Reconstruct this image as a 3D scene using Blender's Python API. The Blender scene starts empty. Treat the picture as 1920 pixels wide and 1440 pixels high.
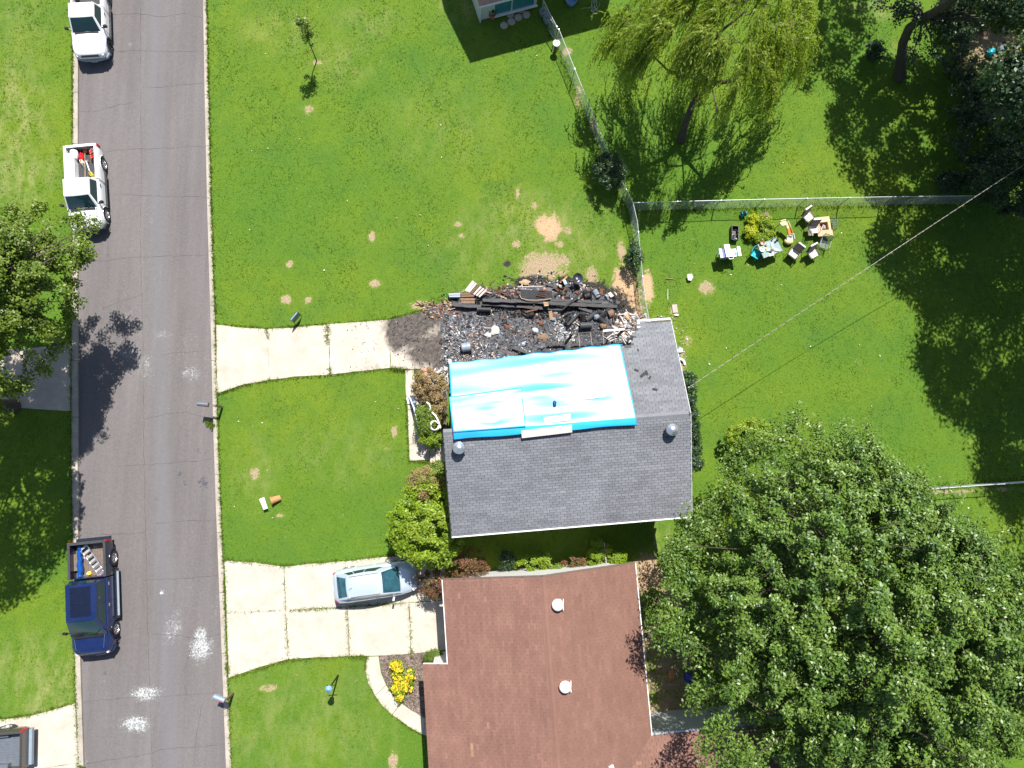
import bpy, math, random
import numpy as np
from mathutils import Vector, Matrix

random.seed(7)
RNG = np.random.default_rng(11)
scene = bpy.context.scene
COL = scene.collection
PI = math.pi

# ------------------------------------------------------------------ camera
IMG_W, IMG_H, FPX, CAM_H = 1920.0, 1440.0, 1280.0, 36.0
NADIR = (900.0, 877.0)


def _norm(a):
    a = np.array(a, float)
    return a / np.linalg.norm(a)


_down = _norm([(NADIR[0] - 960) / FPX, (720 - NADIR[1]) / FPX, -1.0])
_up = -_down
_yw = np.array([0, 1.0, 0]) - _up * _up[1]
_yw = _norm(_yw)
_xw = np.cross(_yw, _up)
CAM_R = np.array([_xw, _yw, _up])          # camera space -> world

cam_data = bpy.data.cameras.new('camera')
cam = bpy.data.objects.new('camera', cam_data)
COL.objects.link(cam)
mw = Matrix([[*CAM_R[0], 0], [*CAM_R[1], 0], [*CAM_R[2], CAM_H], [0, 0, 0, 1]])
cam.matrix_world = mw
cam_data.sensor_width = 36.0
cam_data.lens = 36.0 * FPX / IMG_W
cam_data.clip_start = 0.5
cam_data.clip_end = 1000
scene.camera = cam


def P(px, py, z=0.0):
    """Point of the place at height z that the photo shows at pixel (px, py)."""
    d = CAM_R @ np.array([(px - 960) / FPX, (720 - py) / FPX, -1.0])
    t = (z - CAM_H) / d[2]
    return Vector((d[0] * t, d[1] * t, z))


def P2(px, py, z=0.0):
    q = P(px, py, z)
    return (q.x, q.y)


# ------------------------------------------------------------------ light
SUN_EL, SUN_AZ = math.radians(58.7), math.radians(14.0)
sunvec = Vector((math.sin(SUN_AZ) * math.cos(SUN_EL), math.cos(SUN_AZ) * math.cos(SUN_EL), math.sin(SUN_EL)))
sl = bpy.data.lights.new('sun', 'SUN')
sl.energy = 5.0
sl.angle = math.radians(0.5)
sl.color = (1.0, 0.965, 0.90)
so = bpy.data.objects.new('sun', sl)
COL.objects.link(so)
so.rotation_euler = sunvec.to_track_quat('Z', 'Y').to_euler()
so.location = (0, 0, 30)

world = bpy.data.worlds.new('World')
scene.world = world
world.use_nodes = True
wn = world.node_tree
wn.nodes.clear()
w_out = wn.nodes.new('ShaderNodeOutputWorld')
w_bg = wn.nodes.new('ShaderNodeBackground')
w_sky = wn.nodes.new('ShaderNodeTexSky')
w_sky.sky_type = 'NISHITA'
w_sky.sun_disc = False
w_sky.sun_elevation = SUN_EL
w_sky.sun_rotation = SUN_AZ
w_bg.inputs['Strength'].default_value = 0.078
wn.links.new(w_sky.outputs['Color'], w_bg.inputs['Color'])
wn.links.new(w_bg.outputs['Background'], w_out.inputs['Surface'])

scene.view_settings.view_transform = 'Standard'
scene.view_settings.look = 'None'
scene.view_settings.exposure = 0.78
scene.view_settings.gamma = 1.0
scene.view_settings.use_curve_mapping = False
scene.render.engine = 'CYCLES'
scene.cycles.max_bounces = 6
scene.cycles.transparent_max_bounces = 8


# ------------------------------------------------------------------ materials
class NT:
    def __init__(self, name):
        self.m = bpy.data.materials.new(name)
        self.m.use_nodes = True
        self.t = self.m.node_tree
        self.t.nodes.clear()
        self.out = self.n('ShaderNodeOutputMaterial')
        self.b = self.n('ShaderNodeBsdfPrincipled')
        self.l(self.b.outputs[0], self.out.inputs['Surface'])
        self._tc = None

    def n(self, typ, **kw):
        nd = self.t.nodes.new(typ)
        for k, v in kw.items():
            setattr(nd, k, v)
        return nd

    def l(self, a, b):
        self.t.links.new(a, b)

    @property
    def pos(self):
        if self._tc is None:
            self._tc = self.n('ShaderNodeNewGeometry').outputs['Position']
        return self._tc

    def objc(self):
        return self.n('ShaderNodeTexCoord').outputs['Object']

    def noise(self, scale, detail=4, rough=0.55, vec=None, stretch=None, dist=0.0, offs=None):
        v = vec if vec is not None else self.pos
        if stretch or offs:
            mp = self.n('ShaderNodeMapping')
            if stretch:
                mp.inputs['Scale'].default_value = stretch
            if offs:
                mp.inputs['Location'].default_value = offs
            self.l(v, mp.inputs['Vector'])
            v = mp.outputs[0]
        nd = self.n('ShaderNodeTexNoise')
        nd.inputs['Scale'].default_value = scale
        nd.inputs['Detail'].default_value = detail
        nd.inputs['Roughness'].default_value = rough
        nd.inputs['Distortion'].default_value = dist
        self.l(v, nd.inputs['Vector'])
        return nd.outputs['Fac']

    def ramp(self, fac, stops):
        r = self.n('ShaderNodeValToRGB')
        e = r.color_ramp.elements
        while len(e) < len(stops):
            e.new(0.5)
        for el, (p, c) in zip(e, stops):
            el.position = p
            el.color = (c, c, c, 1) if not hasattr(c, '__len__') else (*c, 1)
        self.l(fac, r.inputs['Fac'])
        return r.outputs['Color']

    def mix(self, fac, a, b, mode='MIX'):
        nd = self.n('ShaderNodeMix', data_type='RGBA', blend_type=mode)
        for s, v in ((nd.inputs[0], fac), (nd.inputs[6], a), (nd.inputs[7], b)):
            if isinstance(v, (int, float)):
                s.default_value = v if s.type == 'VALUE' else (v, v, v, 1)
            elif isinstance(v, (tuple, list)):
                s.default_value = (*v, 1)
            else:
                self.l(v, s)
        return nd.outputs[2]

    def math(self, op, a, b=0.0, clamp=False):
        nd = self.n('ShaderNodeMath', operation=op, use_clamp=clamp)
        for s, v in ((nd.inputs[0], a), (nd.inputs[1], b)):
            if isinstance(v, (int, float)):
                s.default_value = v
            else:
                self.l(v, s)
        return nd.outputs[0]

    def attr(self, name):
        return self.n('ShaderNodeAttribute', attribute_name=name).outputs['Fac']

    def bump(self, h, strength=0.3, dist=0.02):
        nd = self.n('ShaderNodeBump')
        nd.inputs['Strength'].default_value = strength
        nd.inputs['Distance'].default_value = dist
        self.l(h, nd.inputs['Height'])
        self.l(nd.outputs[0], self.b.inputs['Normal'])

    def base(self, c):
        if isinstance(c, (tuple, list)):
            self.b.inputs['Base Color'].default_value = (*c, 1)
        else:
            self.l(c, self.b.inputs['Base Color'])

    def set(self, **kw):
        for k, v in kw.items():
            k = k.replace('_', ' ')
            if k in self.b.inputs:
                if isinstance(v, (int, float, tuple)):
                    self.b.inputs[k].default_value = v
                else:
                    self.l(v, self.b.inputs[k])


def simple(name, col, rough=0.6, metal=0.0, var=0.18, scale=6.0, bump=0.0, spec=0.5, coat=0.0, tone=False, tvar=0.5, stretch=None):
    """Plain procedural material: base colour broken up by noise, wear in the roughness."""
    t = NT(name)
    f = t.noise(scale, 5, 0.6, vec=t.objc(), stretch=stretch)
    k = t.ramp(f, [(0.3, 1.0 - var), (0.7, 1.0 + var * 0.4)])
    c = t.mix(1.0, tuple(col), k, 'MULTIPLY')
    if tone:
        tt = t.attr('tone')
        kk = t.ramp(tt, [(0.0, 1.0 - tvar), (1.0, 1.0 + tvar)])
        c = t.mix(1.0, c, kk, 'MULTIPLY')
    t.base(c)
    t.set(Roughness=rough, Metallic=metal, Specular_IOR_Level=spec, Coat_Weight=coat)
    if bump:
        t.bump(t.noise(scale * 6, 4, 0.6, vec=t.objc()), bump, 0.01)
    return t.m


def mat_grass():
    t = NT('lawn_grass')
    big = t.noise(0.10, 3, 0.5)
    mid = t.noise(0.55, 5, 0.65, dist=0.6)
    fine = t.noise(7.0, 6, 0.75)
    vfine = t.noise(26.0, 3, 0.7)
    c = t.mix(t.ramp(big, [(0.36, 0.0), (0.64, 1.0)]), (0.084, 0.166, 0.010), (0.165, 0.216, 0.010))
    c = t.mix(t.ramp(mid, [(0.35, 0.0), (0.75, 0.75)]), c, (0.055, 0.140, 0.014))
    c = t.mix(t.ramp(fine, [(0.35, 0.0), (0.75, 0.8)]), c, (0.110, 0.205, 0.026))
    c = t.mix(t.ramp(vfine, [(0.36, 0.62), (0.58, 0.0)]), c, (0.028, 0.070, 0.008))
    patch = t.ramp(t.noise(0.33, 4, 0.65, offs=(31, 12, 0), dist=.7), [(0.50, 0.0), (0.72, 0.6)])
    c = t.mix(patch, c, (0.055, 0.132, 0.020))
    # dry straw streaks
    dry = t.math('MULTIPLY', t.attr('dry'), t.ramp(t.noise(1.6, 6, 0.7, stretch=(1, .45, 1)), [(0.42, 0.0), (0.68, 1.0)]))
    c = t.mix(dry, c, (0.24, 0.25, 0.09))
    # worn spots everywhere, rare
    sp = t.ramp(t.noise(1.1, 5, 0.75, offs=(13, 7, 0)), [(0.72, 0.0), (0.80, 0.4)])
    c = t.mix(sp, c, (0.22, 0.20, 0.09))
    # bare dirt and wood chips
    dn = t.noise(7.0, 7, 0.85)
    dn2 = t.noise(1.7, 4, 0.6, offs=(2, 5, 0), dist=1.0)
    dm = t.math('ADD', t.attr('dirt'), t.math('MULTIPLY', t.math('SUBTRACT', dn, 0.5), 1.9))
    dm = t.math('ADD', dm, t.math('MULTIPLY', t.math('SUBTRACT', dn2, 0.5), 1.7))
    dm = t.ramp(dm, [(0.45, 0.0), (0.53, 0.75), (0.80, 1.0)])
    c = t.mix(t.ramp(t.attr('dirt'), [(0.05, 0.0), (0.6, 0.45)]), c, (0.17, 0.20, 0.04))
    dirtc = t.mix(t.ramp(t.noise(14, 5, 0.7), [(0.3, 0.0), (0.7, 1.0)]), (0.17, 0.12, 0.075), (0.44, 0.34, 0.22))
    chipc = t.mix(t.ramp(t.noise(20, 4, 0.8), [(0.35, 0.0), (0.65, 1.0)]), (0.26, 0.15, 0.08), (0.62, 0.43, 0.26))
    dirtc = t.mix(t.attr('chip'), dirtc, chipc)
    c = t.mix(dm, c, dirtc)
    cm = t.math('ADD', t.attr('char'), t.math('MULTIPLY', t.math('SUBTRACT', t.noise(3.5, 6, 0.75), 0.5), 1.4))
    cm = t.ramp(cm, [(0.40, 0.0), (0.62, 1.0)])
    charc = t.mix(t.ramp(t.noise(18, 4, 0.8), [(0.45, 0.0), (0.75, 1.0)]), (0.012, 0.011, 0.011), (0.14, 0.12, 0.10))
    c = t.mix(cm, c, charc)
    t.base(c)
    t.set(Roughness=0.85, Specular_IOR_Level=0.15)
    h = t.math('ADD', t.math('MULTIPLY', vfine, 0.5), fine)
    t.bump(h, 0.55, 0.05)
    return t.m


def mat_blade(name='grass_blades', a=(0.070, 0.158, 0.010), b=(0.150, 0.238, 0.022)):
    t = NT(name)
    c = t.mix(t.attr('tone'), a, b)
    big = t.noise(0.10, 3, 0.5)
    c = t.mix(t.math('MULTIPLY', t.ramp(big, [(0.36, 0.0), (0.64, 1.0)]), 0.4), c, (0.16, 0.22, 0.012))
    t.base(c)
    t.set(Roughness=0.55, Specular_IOR_Level=0.2)
    return t.m


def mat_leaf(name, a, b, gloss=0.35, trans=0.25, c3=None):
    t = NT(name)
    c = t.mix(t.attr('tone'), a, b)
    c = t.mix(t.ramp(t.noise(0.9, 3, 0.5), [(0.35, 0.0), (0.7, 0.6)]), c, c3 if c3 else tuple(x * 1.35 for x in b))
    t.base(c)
    t.set(Roughness=0.42, Specular_IOR_Level=gloss)
    tr = t.n('ShaderNodeBsdfTranslucent')
    t.l(t.mix(1.0, c, (1.3, 1.4, 0.5), 'MULTIPLY'), tr.inputs['Color'])
    mx = t.n('ShaderNodeMixShader')
    mx.inputs[0].default_value = trans
    t.l(t.b.outputs[0], mx.inputs[1])
    t.l(tr.outputs[0], mx.inputs[2])
    t.l(mx.outputs[0], t.out.inputs['Surface'])
    return t.m


def mat_road():
    t = NT('worn_asphalt')
    big = t.noise(0.35, 4, 0.6, stretch=(1, .25, 1))
    f = t.noise(9, 6, 0.75)
    vf = t.noise(45, 2, 0.6)
    c = t.mix(t.ramp(big, [(0.3, 0.0), (0.7, 1.0)]), (0.134, 0.121, 0.120), (0.165, 0.150, 0.148))
    c = t.mix(1.0, c, t.ramp(f, [(0.3, 0.84), (0.7, 1.10)]), 'MULTIPLY')
    c = t.mix(1.0, c, t.ramp(vf, [(0.3, 0.78), (0.7, 1.15)]), 'MULTIPLY')
    c = t.mix(1.0, c, t.ramp(t.noise(2.2, 4, 0.6, stretch=(1, .04, 1), offs=(7, 0, 0)), [(0.3, 0.90), (0.7, 1.07)]), 'MULTIPLY')
    c = t.mix(t.ramp(t.noise(1.5, 5, .7, offs=(21, 3, 0)), [(.62, 0), (.74, .35)]), c, (0.10, 0.095, 0.10))
    lane = t.ramp(t.attr('lane'), [(0.0, 0.0), (1.0, 0.5)])
    c = t.mix(lane, c, (0.155, 0.153, 0.168))
    # scattered pale specks and scuffs, thick where paint was spilt
    sc = t.noise(16, 6, 0.85, dist=1.5)
    th = t.math('ADD', t.math('MULTIPLY', t.attr('paint'), 0.155), t.math('ADD', t.math('MULTIPLY', sc, 0.75), t.math('MULTIPLY', t.noise(2.6, 6, 0.8, dist=1.8, offs=(1, 3, 0)), 0.28)))
    pm = t.ramp(th, [(0.655, 0.0), (0.72, 1.0)])
    c = t.mix(pm, c, (0.62, 0.66, 0.66))
    st = t.math('ADD', t.math('MULTIPLY', t.attr('stain'), 0.3), t.noise(6, 5, 0.7, offs=(3, 9, 0)))
    c = t.mix(t.ramp(st, [(0.72, 0.0), (0.85, 0.7)]), c, (0.05, 0.055, 0.07))
    t.base(c)
    t.set(Roughness=0.9, Specular_IOR_Level=0.2)
    t.bump(f, 0.25, 0.01)
    return t.m


def mat_concrete(name, a, b, soot=False):
    t = NT(name)
    c = t.mix(t.ramp(t.noise(1.1, 6, 0.7), [(0.3, 0.0), (0.7, 1.0)]), a, b)
    c = t.mix(1.0, c, t.ramp(t.noise(25, 4, 0.7), [(0.3, 0.90), (0.7, 1.05)]), 'MULTIPLY')
    st = t.ramp(t.noise(4.5, 6, 0.85, dist=1.0, offs=(5, 2, 0)), [(0.58, 0.0), (0.70, 0.5)])
    c = t.mix(st, c, tuple(x * 0.45 for x in a))
    if soot:
        sm = t.math('ADD', t.attr('char'), t.math('MULTIPLY', t.math('SUBTRACT', t.noise(2.2, 7, 0.75, dist=.8), 0.5), 1.6))
        c = t.mix(t.ramp(sm, [(0.30, 0.0), (0.85, 0.93)]), c, t.mix(t.ramp(t.noise(5, 5, 0.8), [(0.4, 0), (0.75, 1)]), (0.022, 0.021, 0.022), (0.16, 0.13, 0.11)))
    t.base(c)
    t.set(Roughness=0.9, Specular_IOR_Level=0.2)
    t.bump(t.noise(30, 4, 0.7), 0.15, 0.008)
    return t.m


def mat_shingle(name, dark, light, fleck, rough=0.8):
    t = NT(name)
    tn = t.attr('tone')
    c = t.mix(t.ramp(tn, [(0.0, 0.0), (1.0, 1.0)]), dark, light)
    c = t.mix(t.ramp(tn, [(0.86, 0.0), (1.0, 0.8)]), c, fleck)
    c = t.mix(1.0, c, t.ramp(t.noise(30, 4, 0.8), [(0.3, 0.80), (0.7, 1.18)]), 'MULTIPLY')
    c = t.mix(1.0, c, t.ramp(t.noise(0.7, 5, 0.7), [(0.3, 0.86), (0.7, 1.12)]), 'MULTIPLY')
    t.base(c)
    t.set(Roughness=rough, Specular_IOR_Level=0.35)
    t.bump(t.noise(60, 3, 0.8), 0.3, 0.006)
    return t.m


def mat_tarp():
    t = NT('blue_tarp')
    w1 = t.noise(0.8, 3, 0.5, stretch=(0.35, 2.2, 1), dist=0.8)
    w2 = t.noise(9.0, 3, 0.6, stretch=(0.6, 1.6, 1))
    c = t.mix(t.ramp(w1, [(0.3, 0.0), (0.7, 1.0)]), (0.010, 0.30, 0.62), (0.02, 0.46, 0.74))
    t.base(c)
    t.set(Roughness=0.40, Specular_IOR_Level=0.9, Coat_Weight=0.5, Coat_Roughness=0.34)
    t.bump(t.math('ADD', t.math('MULTIPLY', w1, 1.0), t.math('MULTIPLY', w2, 0.10)), 0.09, 0.10)
    return t.m


def mat_paint(name, col, rough=0.25, metallic=0.0, coat=0.8):
    t = NT(name)
    d = t.noise(2.5, 5, 0.7, vec=t.objc())
    c = t.mix(t.ramp(d, [(0.35, 0.0), (0.8, 0.18)]), tuple(col), tuple(min(1, x * 0.75 + 0.04) for x in col))
    t.base(c)
    t.set(Roughness=rough, Metallic=metallic, Coat_Weight=coat, Coat_Roughness=0.08)
    return t.m


M = {}
M['grass'] = mat_grass()
M['blade'] = mat_blade()
M['road'] = mat_road()
M['conc'] = mat_concrete('driveway_concrete', (0.40, 0.345, 0.285), (0.53, 0.475, 0.41), soot=True)
M['kerb'] = mat_concrete('kerb_concrete', (0.27, 0.24, 0.20), (0.44, 0.39, 0.33))
M['conc_dark'] = mat_concrete('darker_concrete', (0.34, 0.29, 0.24), (0.46, 0.40, 0.33))  # slightly darker concrete for west driveway, stepping stones and paver
M['grey_sh'] = mat_shingle('grey_shingle', (0.115, 0.119, 0.132), (0.200, 0.206, 0.226), (0.29, 0.30, 0.33))
M['brown_sh'] = mat_shingle('brown_shingle', (0.162, 0.085, 0.064), (0.240, 0.126, 0.096), (0.34, 0.20, 0.11), 0.85)
M['roof_felt'] = simple('roof_felt', (0.035, 0.034, 0.036), 0.9)
M['brown_felt'] = simple('brown_felt', (0.09, 0.045, 0.038), 0.9)
M['tarp'] = mat_tarp()
M['white_trim'] = simple('white_trim', (0.72, 0.72, 0.70), 0.5, var=0.08)
M['siding'] = simple('white_siding', (0.62, 0.62, 0.60), 0.6, var=0.1)
M['grey_siding'] = simple('grey_siding', (0.42, 0.45, 0.46), 0.6, var=0.12)
M['charwood'] = simple('charred_wood', (0.018, 0.018, 0.020), 0.55, var=0.5, scale=14, bump=0.8, tone=True, tvar=0.6)
M['char_grey'] = simple('charred_grey', (0.042, 0.044, 0.049), 0.6, var=0.5, scale=12, bump=0.8)
M['rust'] = simple('rust', (0.16, 0.065, 0.030), 0.8, var=0.5, scale=10, bump=0.4)
M['tanwood'] = simple('tan_wood', (0.42, 0.28, 0.16), 0.7, var=0.3, scale=8)
M['oldwood'] = simple('old_wood', (0.20, 0.13, 0.08), 0.75, var=0.4, scale=9)
M['ash'] = simple('pale_ash', (0.56, 0.53, 0.50), 0.9, var=0.3, scale=14, bump=0.5)
M['blueash'] = simple('blue_grey_ash', (0.22, 0.26, 0.31), 0.8, var=0.4, scale=14)
M['pinkash'] = simple('pink_brick_chip', (0.42, 0.25, 0.19), 0.85, var=0.4, scale=12)
M['white'] = simple('white_plastic', (0.78, 0.78, 0.76), 0.4, var=0.06)
M['cream'] = simple('cream_plastic', (0.72, 0.58, 0.30), 0.45, var=0.1)
M['orange'] = simple('orange_plastic', (0.70, 0.26, 0.04), 0.5, var=0.15)
M['teal'] = simple('teal_plastic', (0.01, 0.36, 0.42), 0.35, var=0.1)
M['blue'] = simple('blue_plastic', (0.02, 0.05, 0.32), 0.35, var=0.1)
M['skyblue'] = simple('faded_blue', (0.18, 0.34, 0.58), 0.45, var=0.15)
M['black'] = simple('black_plastic', (0.012, 0.012, 0.015), 0.45, var=0.2)
M['rubber'] = simple('tyre_rubber', (0.022, 0.022, 0.024), 0.8, var=0.25, scale=12)
M['alu'] = simple('bare_aluminium', (0.72, 0.72, 0.74), 0.32, metal=0.9, var=0.12)
M['chrome'] = simple('bright_wheel_alloy', (0.75, 0.76, 0.78), 0.25, metal=0.85, var=0.1)
M['galv'] = simple('galvanised_steel', (0.55, 0.58, 0.60), 0.42, metal=0.6, var=0.15)
M['red'] = simple('red_plastic', (0.50, 0.015, 0.02), 0.35, var=0.15)
M['yellow'] = simple('yellow_plastic', (0.78, 0.60, 0.04), 0.45, var=0.1)
M['cushion'] = simple('pale_cushion', (0.68, 0.60, 0.56), 0.85, var=0.1)
M['brownmetal'] = simple('brown_metal', (0.16, 0.12, 0.10), 0.5, var=0.2)
M['cardboard'] = simple('cardboard', (0.58, 0.40, 0.24), 0.8, var=0.12)
M['boxdark'] = simple('cardboard_inside', (0.20, 0.11, 0.07), 0.85, var=0.2)
M['bark'] = simple('tree_bark', (0.085, 0.068, 0.050), 0.9, var=0.4, scale=8, bump=1.0)
M['palebark'] = simple('pale_bark', (0.24, 0.19, 0.14), 0.85, var=0.4, scale=8, bump=0.6)
M['terracotta'] = simple('terracotta', (0.48, 0.22, 0.08), 0.7, var=0.25)
M['mulch'] = simple('bark_mulch', (0.16, 0.115, 0.090), 0.95, var=0.6, scale=14, bump=1.0)
M['darkglass'] = simple('window_glass', (0.012, 0.035, 0.038), 0.06, var=0.1, spec=0.8)
M['tealglass'] = simple('teal_window', (0.03, 0.20, 0.22), 0.15, var=0.1, spec=0.6)
M['tableglass'] = simple('frosted_table_glass', (0.26, 0.36, 0.34), 0.12, var=0.1, spec=0.6)
M['paint_white'] = mat_paint('white_vehicle_paint', (0.80, 0.80, 0.80), 0.3)
M['paint_blue'] = mat_paint('navy_vehicle_paint', (0.005, 0.015, 0.075), 0.22)
M['paint_navy'] = mat_paint('dark_vehicle_paint', (0.014, 0.016, 0.030), 0.3)
M['paint_silver'] = mat_paint('silver_blue_vehicle_paint', (0.52, 0.60, 0.68), 0.32, 0.35)
M['paint_olive'] = mat_paint('dark_brown_vehicle_paint', (0.045, 0.040, 0.036), 0.3)
M['bumper'] = simple('grey_blue_bumper', (0.22, 0.27, 0.33), 0.4, var=0.1)
M['mailgrey'] = simple('mailbox_grey', (0.16, 0.18, 0.21), 0.4, metal=0.3, var=0.15)
M['plate'] = simple('number_plate', (0.60, 0.60, 0.62), 0.4)
M['leaf_maple'] = mat_leaf('maple_leaves', (0.020, 0.068, 0.012), (0.120, 0.210, 0.024), 0.42, 0.12, (0.16, 0.235, 0.035))
M['leaf_street'] = mat_leaf('street_tree_leaves', (0.040, 0.090, 0.010), (0.150, 0.215, 0.020), 0.4, 0.3, (0.19, 0.26, 0.03))
M['leaf_willow'] = mat_leaf('willow_leaves', (0.12, 0.175, 0.022), (0.33, 0.41, 0.065), 0.3, 0.45, (0.34, 0.40, 0.08))
M['leaf_lime'] = mat_leaf('lime_leaves', (0.080, 0.165, 0.008), (0.26, 0.38, 0.018), 0.4, 0.35, (0.28, 0.34, 0.03))
M['leaf_dark'] = mat_leaf('dark_leaves', (0.012, 0.035, 0.012), (0.035, 0.075, 0.022), 0.5, 0.2)
M['leaf_yellow'] = mat_leaf('yellow_green_leaves', (0.22, 0.28, 0.01), (0.48, 0.50, 0.02), 0.3, 0.35, (0.5, 0.55, .03))
M['leaf_red'] = mat_leaf('red_barberry_leaves', (0.10, 0.055, 0.030), (0.24, 0.085, 0.060), 0.3, 0.3, (0.13, 0.14, 0.03))
M['leaf_dead'] = mat_leaf('dried_leaves', (0.20, 0.13, 0.06), (0.36, 0.25, 0.13), 0.2, 0.2, (0.18, 0.19, 0.04))
M['petal'] = simple('yellow_petals', (0.85, 0.55, 0.01), 0.6, var=0.1)
M['weed'] = mat_leaf('weed_leaves', (0.07, 0.14, 0.012), (0.17, 0.24, 0.03), 0.3, 0.3)


# ------------------------------------------------------------------ mesh builder
class MB:
    def __init__(self):
        self.v, self.f, self.m, self.t = [], [], [], []

    def add(self, vs, fs, m=0, t=0.5):
        o = len(self.v)
        self.v.extend([tuple(map(float, q)) for q in vs])
        for f in fs:
            self.f.append(tuple(i + o for i in f))
            self.m.append(m)
            self.t.append(t)
        return self

    def box(self, c, s, rz=0.0, R=None, m=0, t=0.5, taper=0.0):
        hx, hy, hz = s[0] / 2, s[1] / 2, s[2] / 2
        k = 1 - taper
        pts = [(-hx, -hy, -hz), (hx, -hy, -hz), (hx, hy, -hz), (-hx, hy, -hz),
               (-hx * k, -hy * k, hz), (hx * k, -hy * k, hz), (hx * k, hy * k, hz), (-hx * k, hy * k, hz)]
        Rm = R if R is not None else Matrix.Rotation(rz, 3, 'Z')
        c = Vector(c)
        vs = [Rm @ Vector(p) + c for p in pts]
        return self.add(vs, [(0, 3, 2, 1), (4, 5, 6, 7), (0, 1, 5, 4), (1, 2, 6, 5), (2, 3, 7, 6), (3, 0, 4, 7)], m, t)

    def beam(self, a, b, w, h, m=0, t=0.5, roll=0.0):
        a, b = Vector(a), Vector(b)
        d = b - a
        q = d.to_track_quat('X', 'Z').to_matrix() @ Matrix.Rotation(roll, 3, 'X')
        return self.box((a + b) / 2, (d.length, w, h), R=q, m=m, t=t)

    def tube(self, pts, r, n=8, m=0, t=0.5, cap=True):
        pts = [Vector(p) for p in pts]
        k = len(pts)
        rs = list(r) if hasattr(r, '__len__') else [r] * k
        rings = []
        prev = None
        for i, p in enumerate(pts):
            d = (pts[min(i + 1, k - 1)] - pts[max(i - 1, 0)])
            if d.length < 1e-9:
                d = Vector((0, 0, 1))
            d.normalize()
            if prev is None:
                a = d.orthogonal().normalized()
            else:
                a = prev - d * prev.dot(d)
                a = a.normalized() if a.length > 1e-6 else d.orthogonal().normalized()
            prev = a
            b = d.cross(a)
            rings.append([p + (a * math.cos(2 * PI * j / n) + b * math.sin(2 * PI * j / n)) * rs[i] for j in range(n)])
        vs = [q for rg in rings for q in rg]
        fs = []
        for i in range(k - 1):
            for j in range(n):
                j2 = (j + 1) % n
                fs.append((i * n + j, i * n + j2, (i + 1) * n + j2, (i + 1) * n + j))
        if cap:
            fs.append(tuple(reversed(range(n))))
            fs.append(tuple((k - 1) * n + j for j in range(n)))
        return self.add(vs, fs, m, t)

    def lathe(self, prof, n=20, T=None, m=0, t=0.5, cap0=False, cap1=False):
        T = T or Matrix.Identity(4)
        vs, fs = [], []
        for (r, z) in prof:
            for j in range(n):
                a = 2 * PI * j / n
                vs.append(T @ Vector((r * math.cos(a), r * math.sin(a), z)))
        k = len(prof)
        for i in range(k - 1):
            for j in range(n):
                j2 = (j + 1) % n
                fs.append((i * n + j, i * n + j2, (i + 1) * n + j2, (i + 1) * n + j))
        if cap0:
            fs.append(tuple(reversed(range(n))))
        if cap1:
            fs.append(tuple((k - 1) * n + j for j in range(n)))
        return self.add(vs, fs, m, t)

    def prism(self, poly, z0, z1, m=0, t=0.5):
        n = len(poly)
        ar = sum(poly[i][0] * poly[(i + 1) % n][1] - poly[(i + 1) % n][0] * poly[i][1] for i in range(n))
        if ar < 0:
            poly = list(reversed(poly))
        vs = [(x, y, z0) for x, y in poly] + [(x, y, z1) for x, y in poly]
        fs = [tuple(reversed(range(n))), tuple(range(n, 2 * n))]
        for i in range(n):
            j = (i + 1) % n
            fs.append((i, j, n + j, n + i))
        return self.add(vs, fs, m, t)

    def slab(self, pts, thick, m=0, t=0.5):
        """Closed panel: polygon in space given a thickness along its normal (downwards)."""
        pts = [Vector(p) for p in pts]
        nrm = (pts[1] - pts[0]).cross(pts[-1] - pts[0]).normalized()
        if nrm.z < 0:
            pts.reverse()
            nrm = -nrm
        n = len(pts)
        vs = pts + [p - nrm * thick for p in pts]
        fs = [tuple(range(n)), tuple(reversed(range(n, 2 * n)))]
        for i in range(n):
            j = (i + 1) % n
            fs.append((j, i, n + i, n + j))
        return self.add(vs, fs, m, t)

    def grid(self, fn, nu, nv, m=0, t=0.5, closed_u=False):
        vs = [fn(i / (nu if closed_u else nu - 1), j / (nv - 1)) for j in range(nv) for i in range(nu)]
        fs = []
        for j in range(nv - 1):
            for i in range(nu if closed_u else nu - 1):
                i2 = (i + 1) % nu
                fs.append((j * nu + i, j * nu + i2, (j + 1) * nu + i2, (j + 1) * nu + i))
        return self.add(vs, fs, m, t)

    def blob(self, c, r, n=6, k=4, jit=0.2, m=0, t=0.5, rnd=random):
        """Closed lumpy pebble."""
        rx, ry, rz = r if hasattr(r, '__len__') else (r, r, r)
        vs = [(c[0], c[1], c[2] - rz)]
        for i in range(1, k):
            ph = PI * i / k
            for j in range(n):
                a = 2 * PI * j / n + rnd.random() * .3
                s = 1 + rnd.uniform(-jit, jit)
                vs.append((c[0] + rx * math.sin(ph) * math.cos(a) * s, c[1] + ry * math.sin(ph) * math.sin(a) * s, c[2] - rz * math.cos(ph) * s))
        vs.append((c[0], c[1], c[2] + rz))
        fs = []
        for j in range(n):
            fs.append((0, 1 + (j + 1) % n, 1 + j))
        for i in range(k - 2):
            for j in range(n):
                a0 = 1 + i * n + j
                a1 = 1 + i * n + (j + 1) % n
                fs.append((a0, a1, a1 + n, a0 + n))
        L = len(vs) - 1
        for j in range(n):
            fs.append((1 + (k - 2) * n + j, 1 + (k - 2) * n + (j + 1) % n, L))
        return self.add(vs, fs, m, t)

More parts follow.
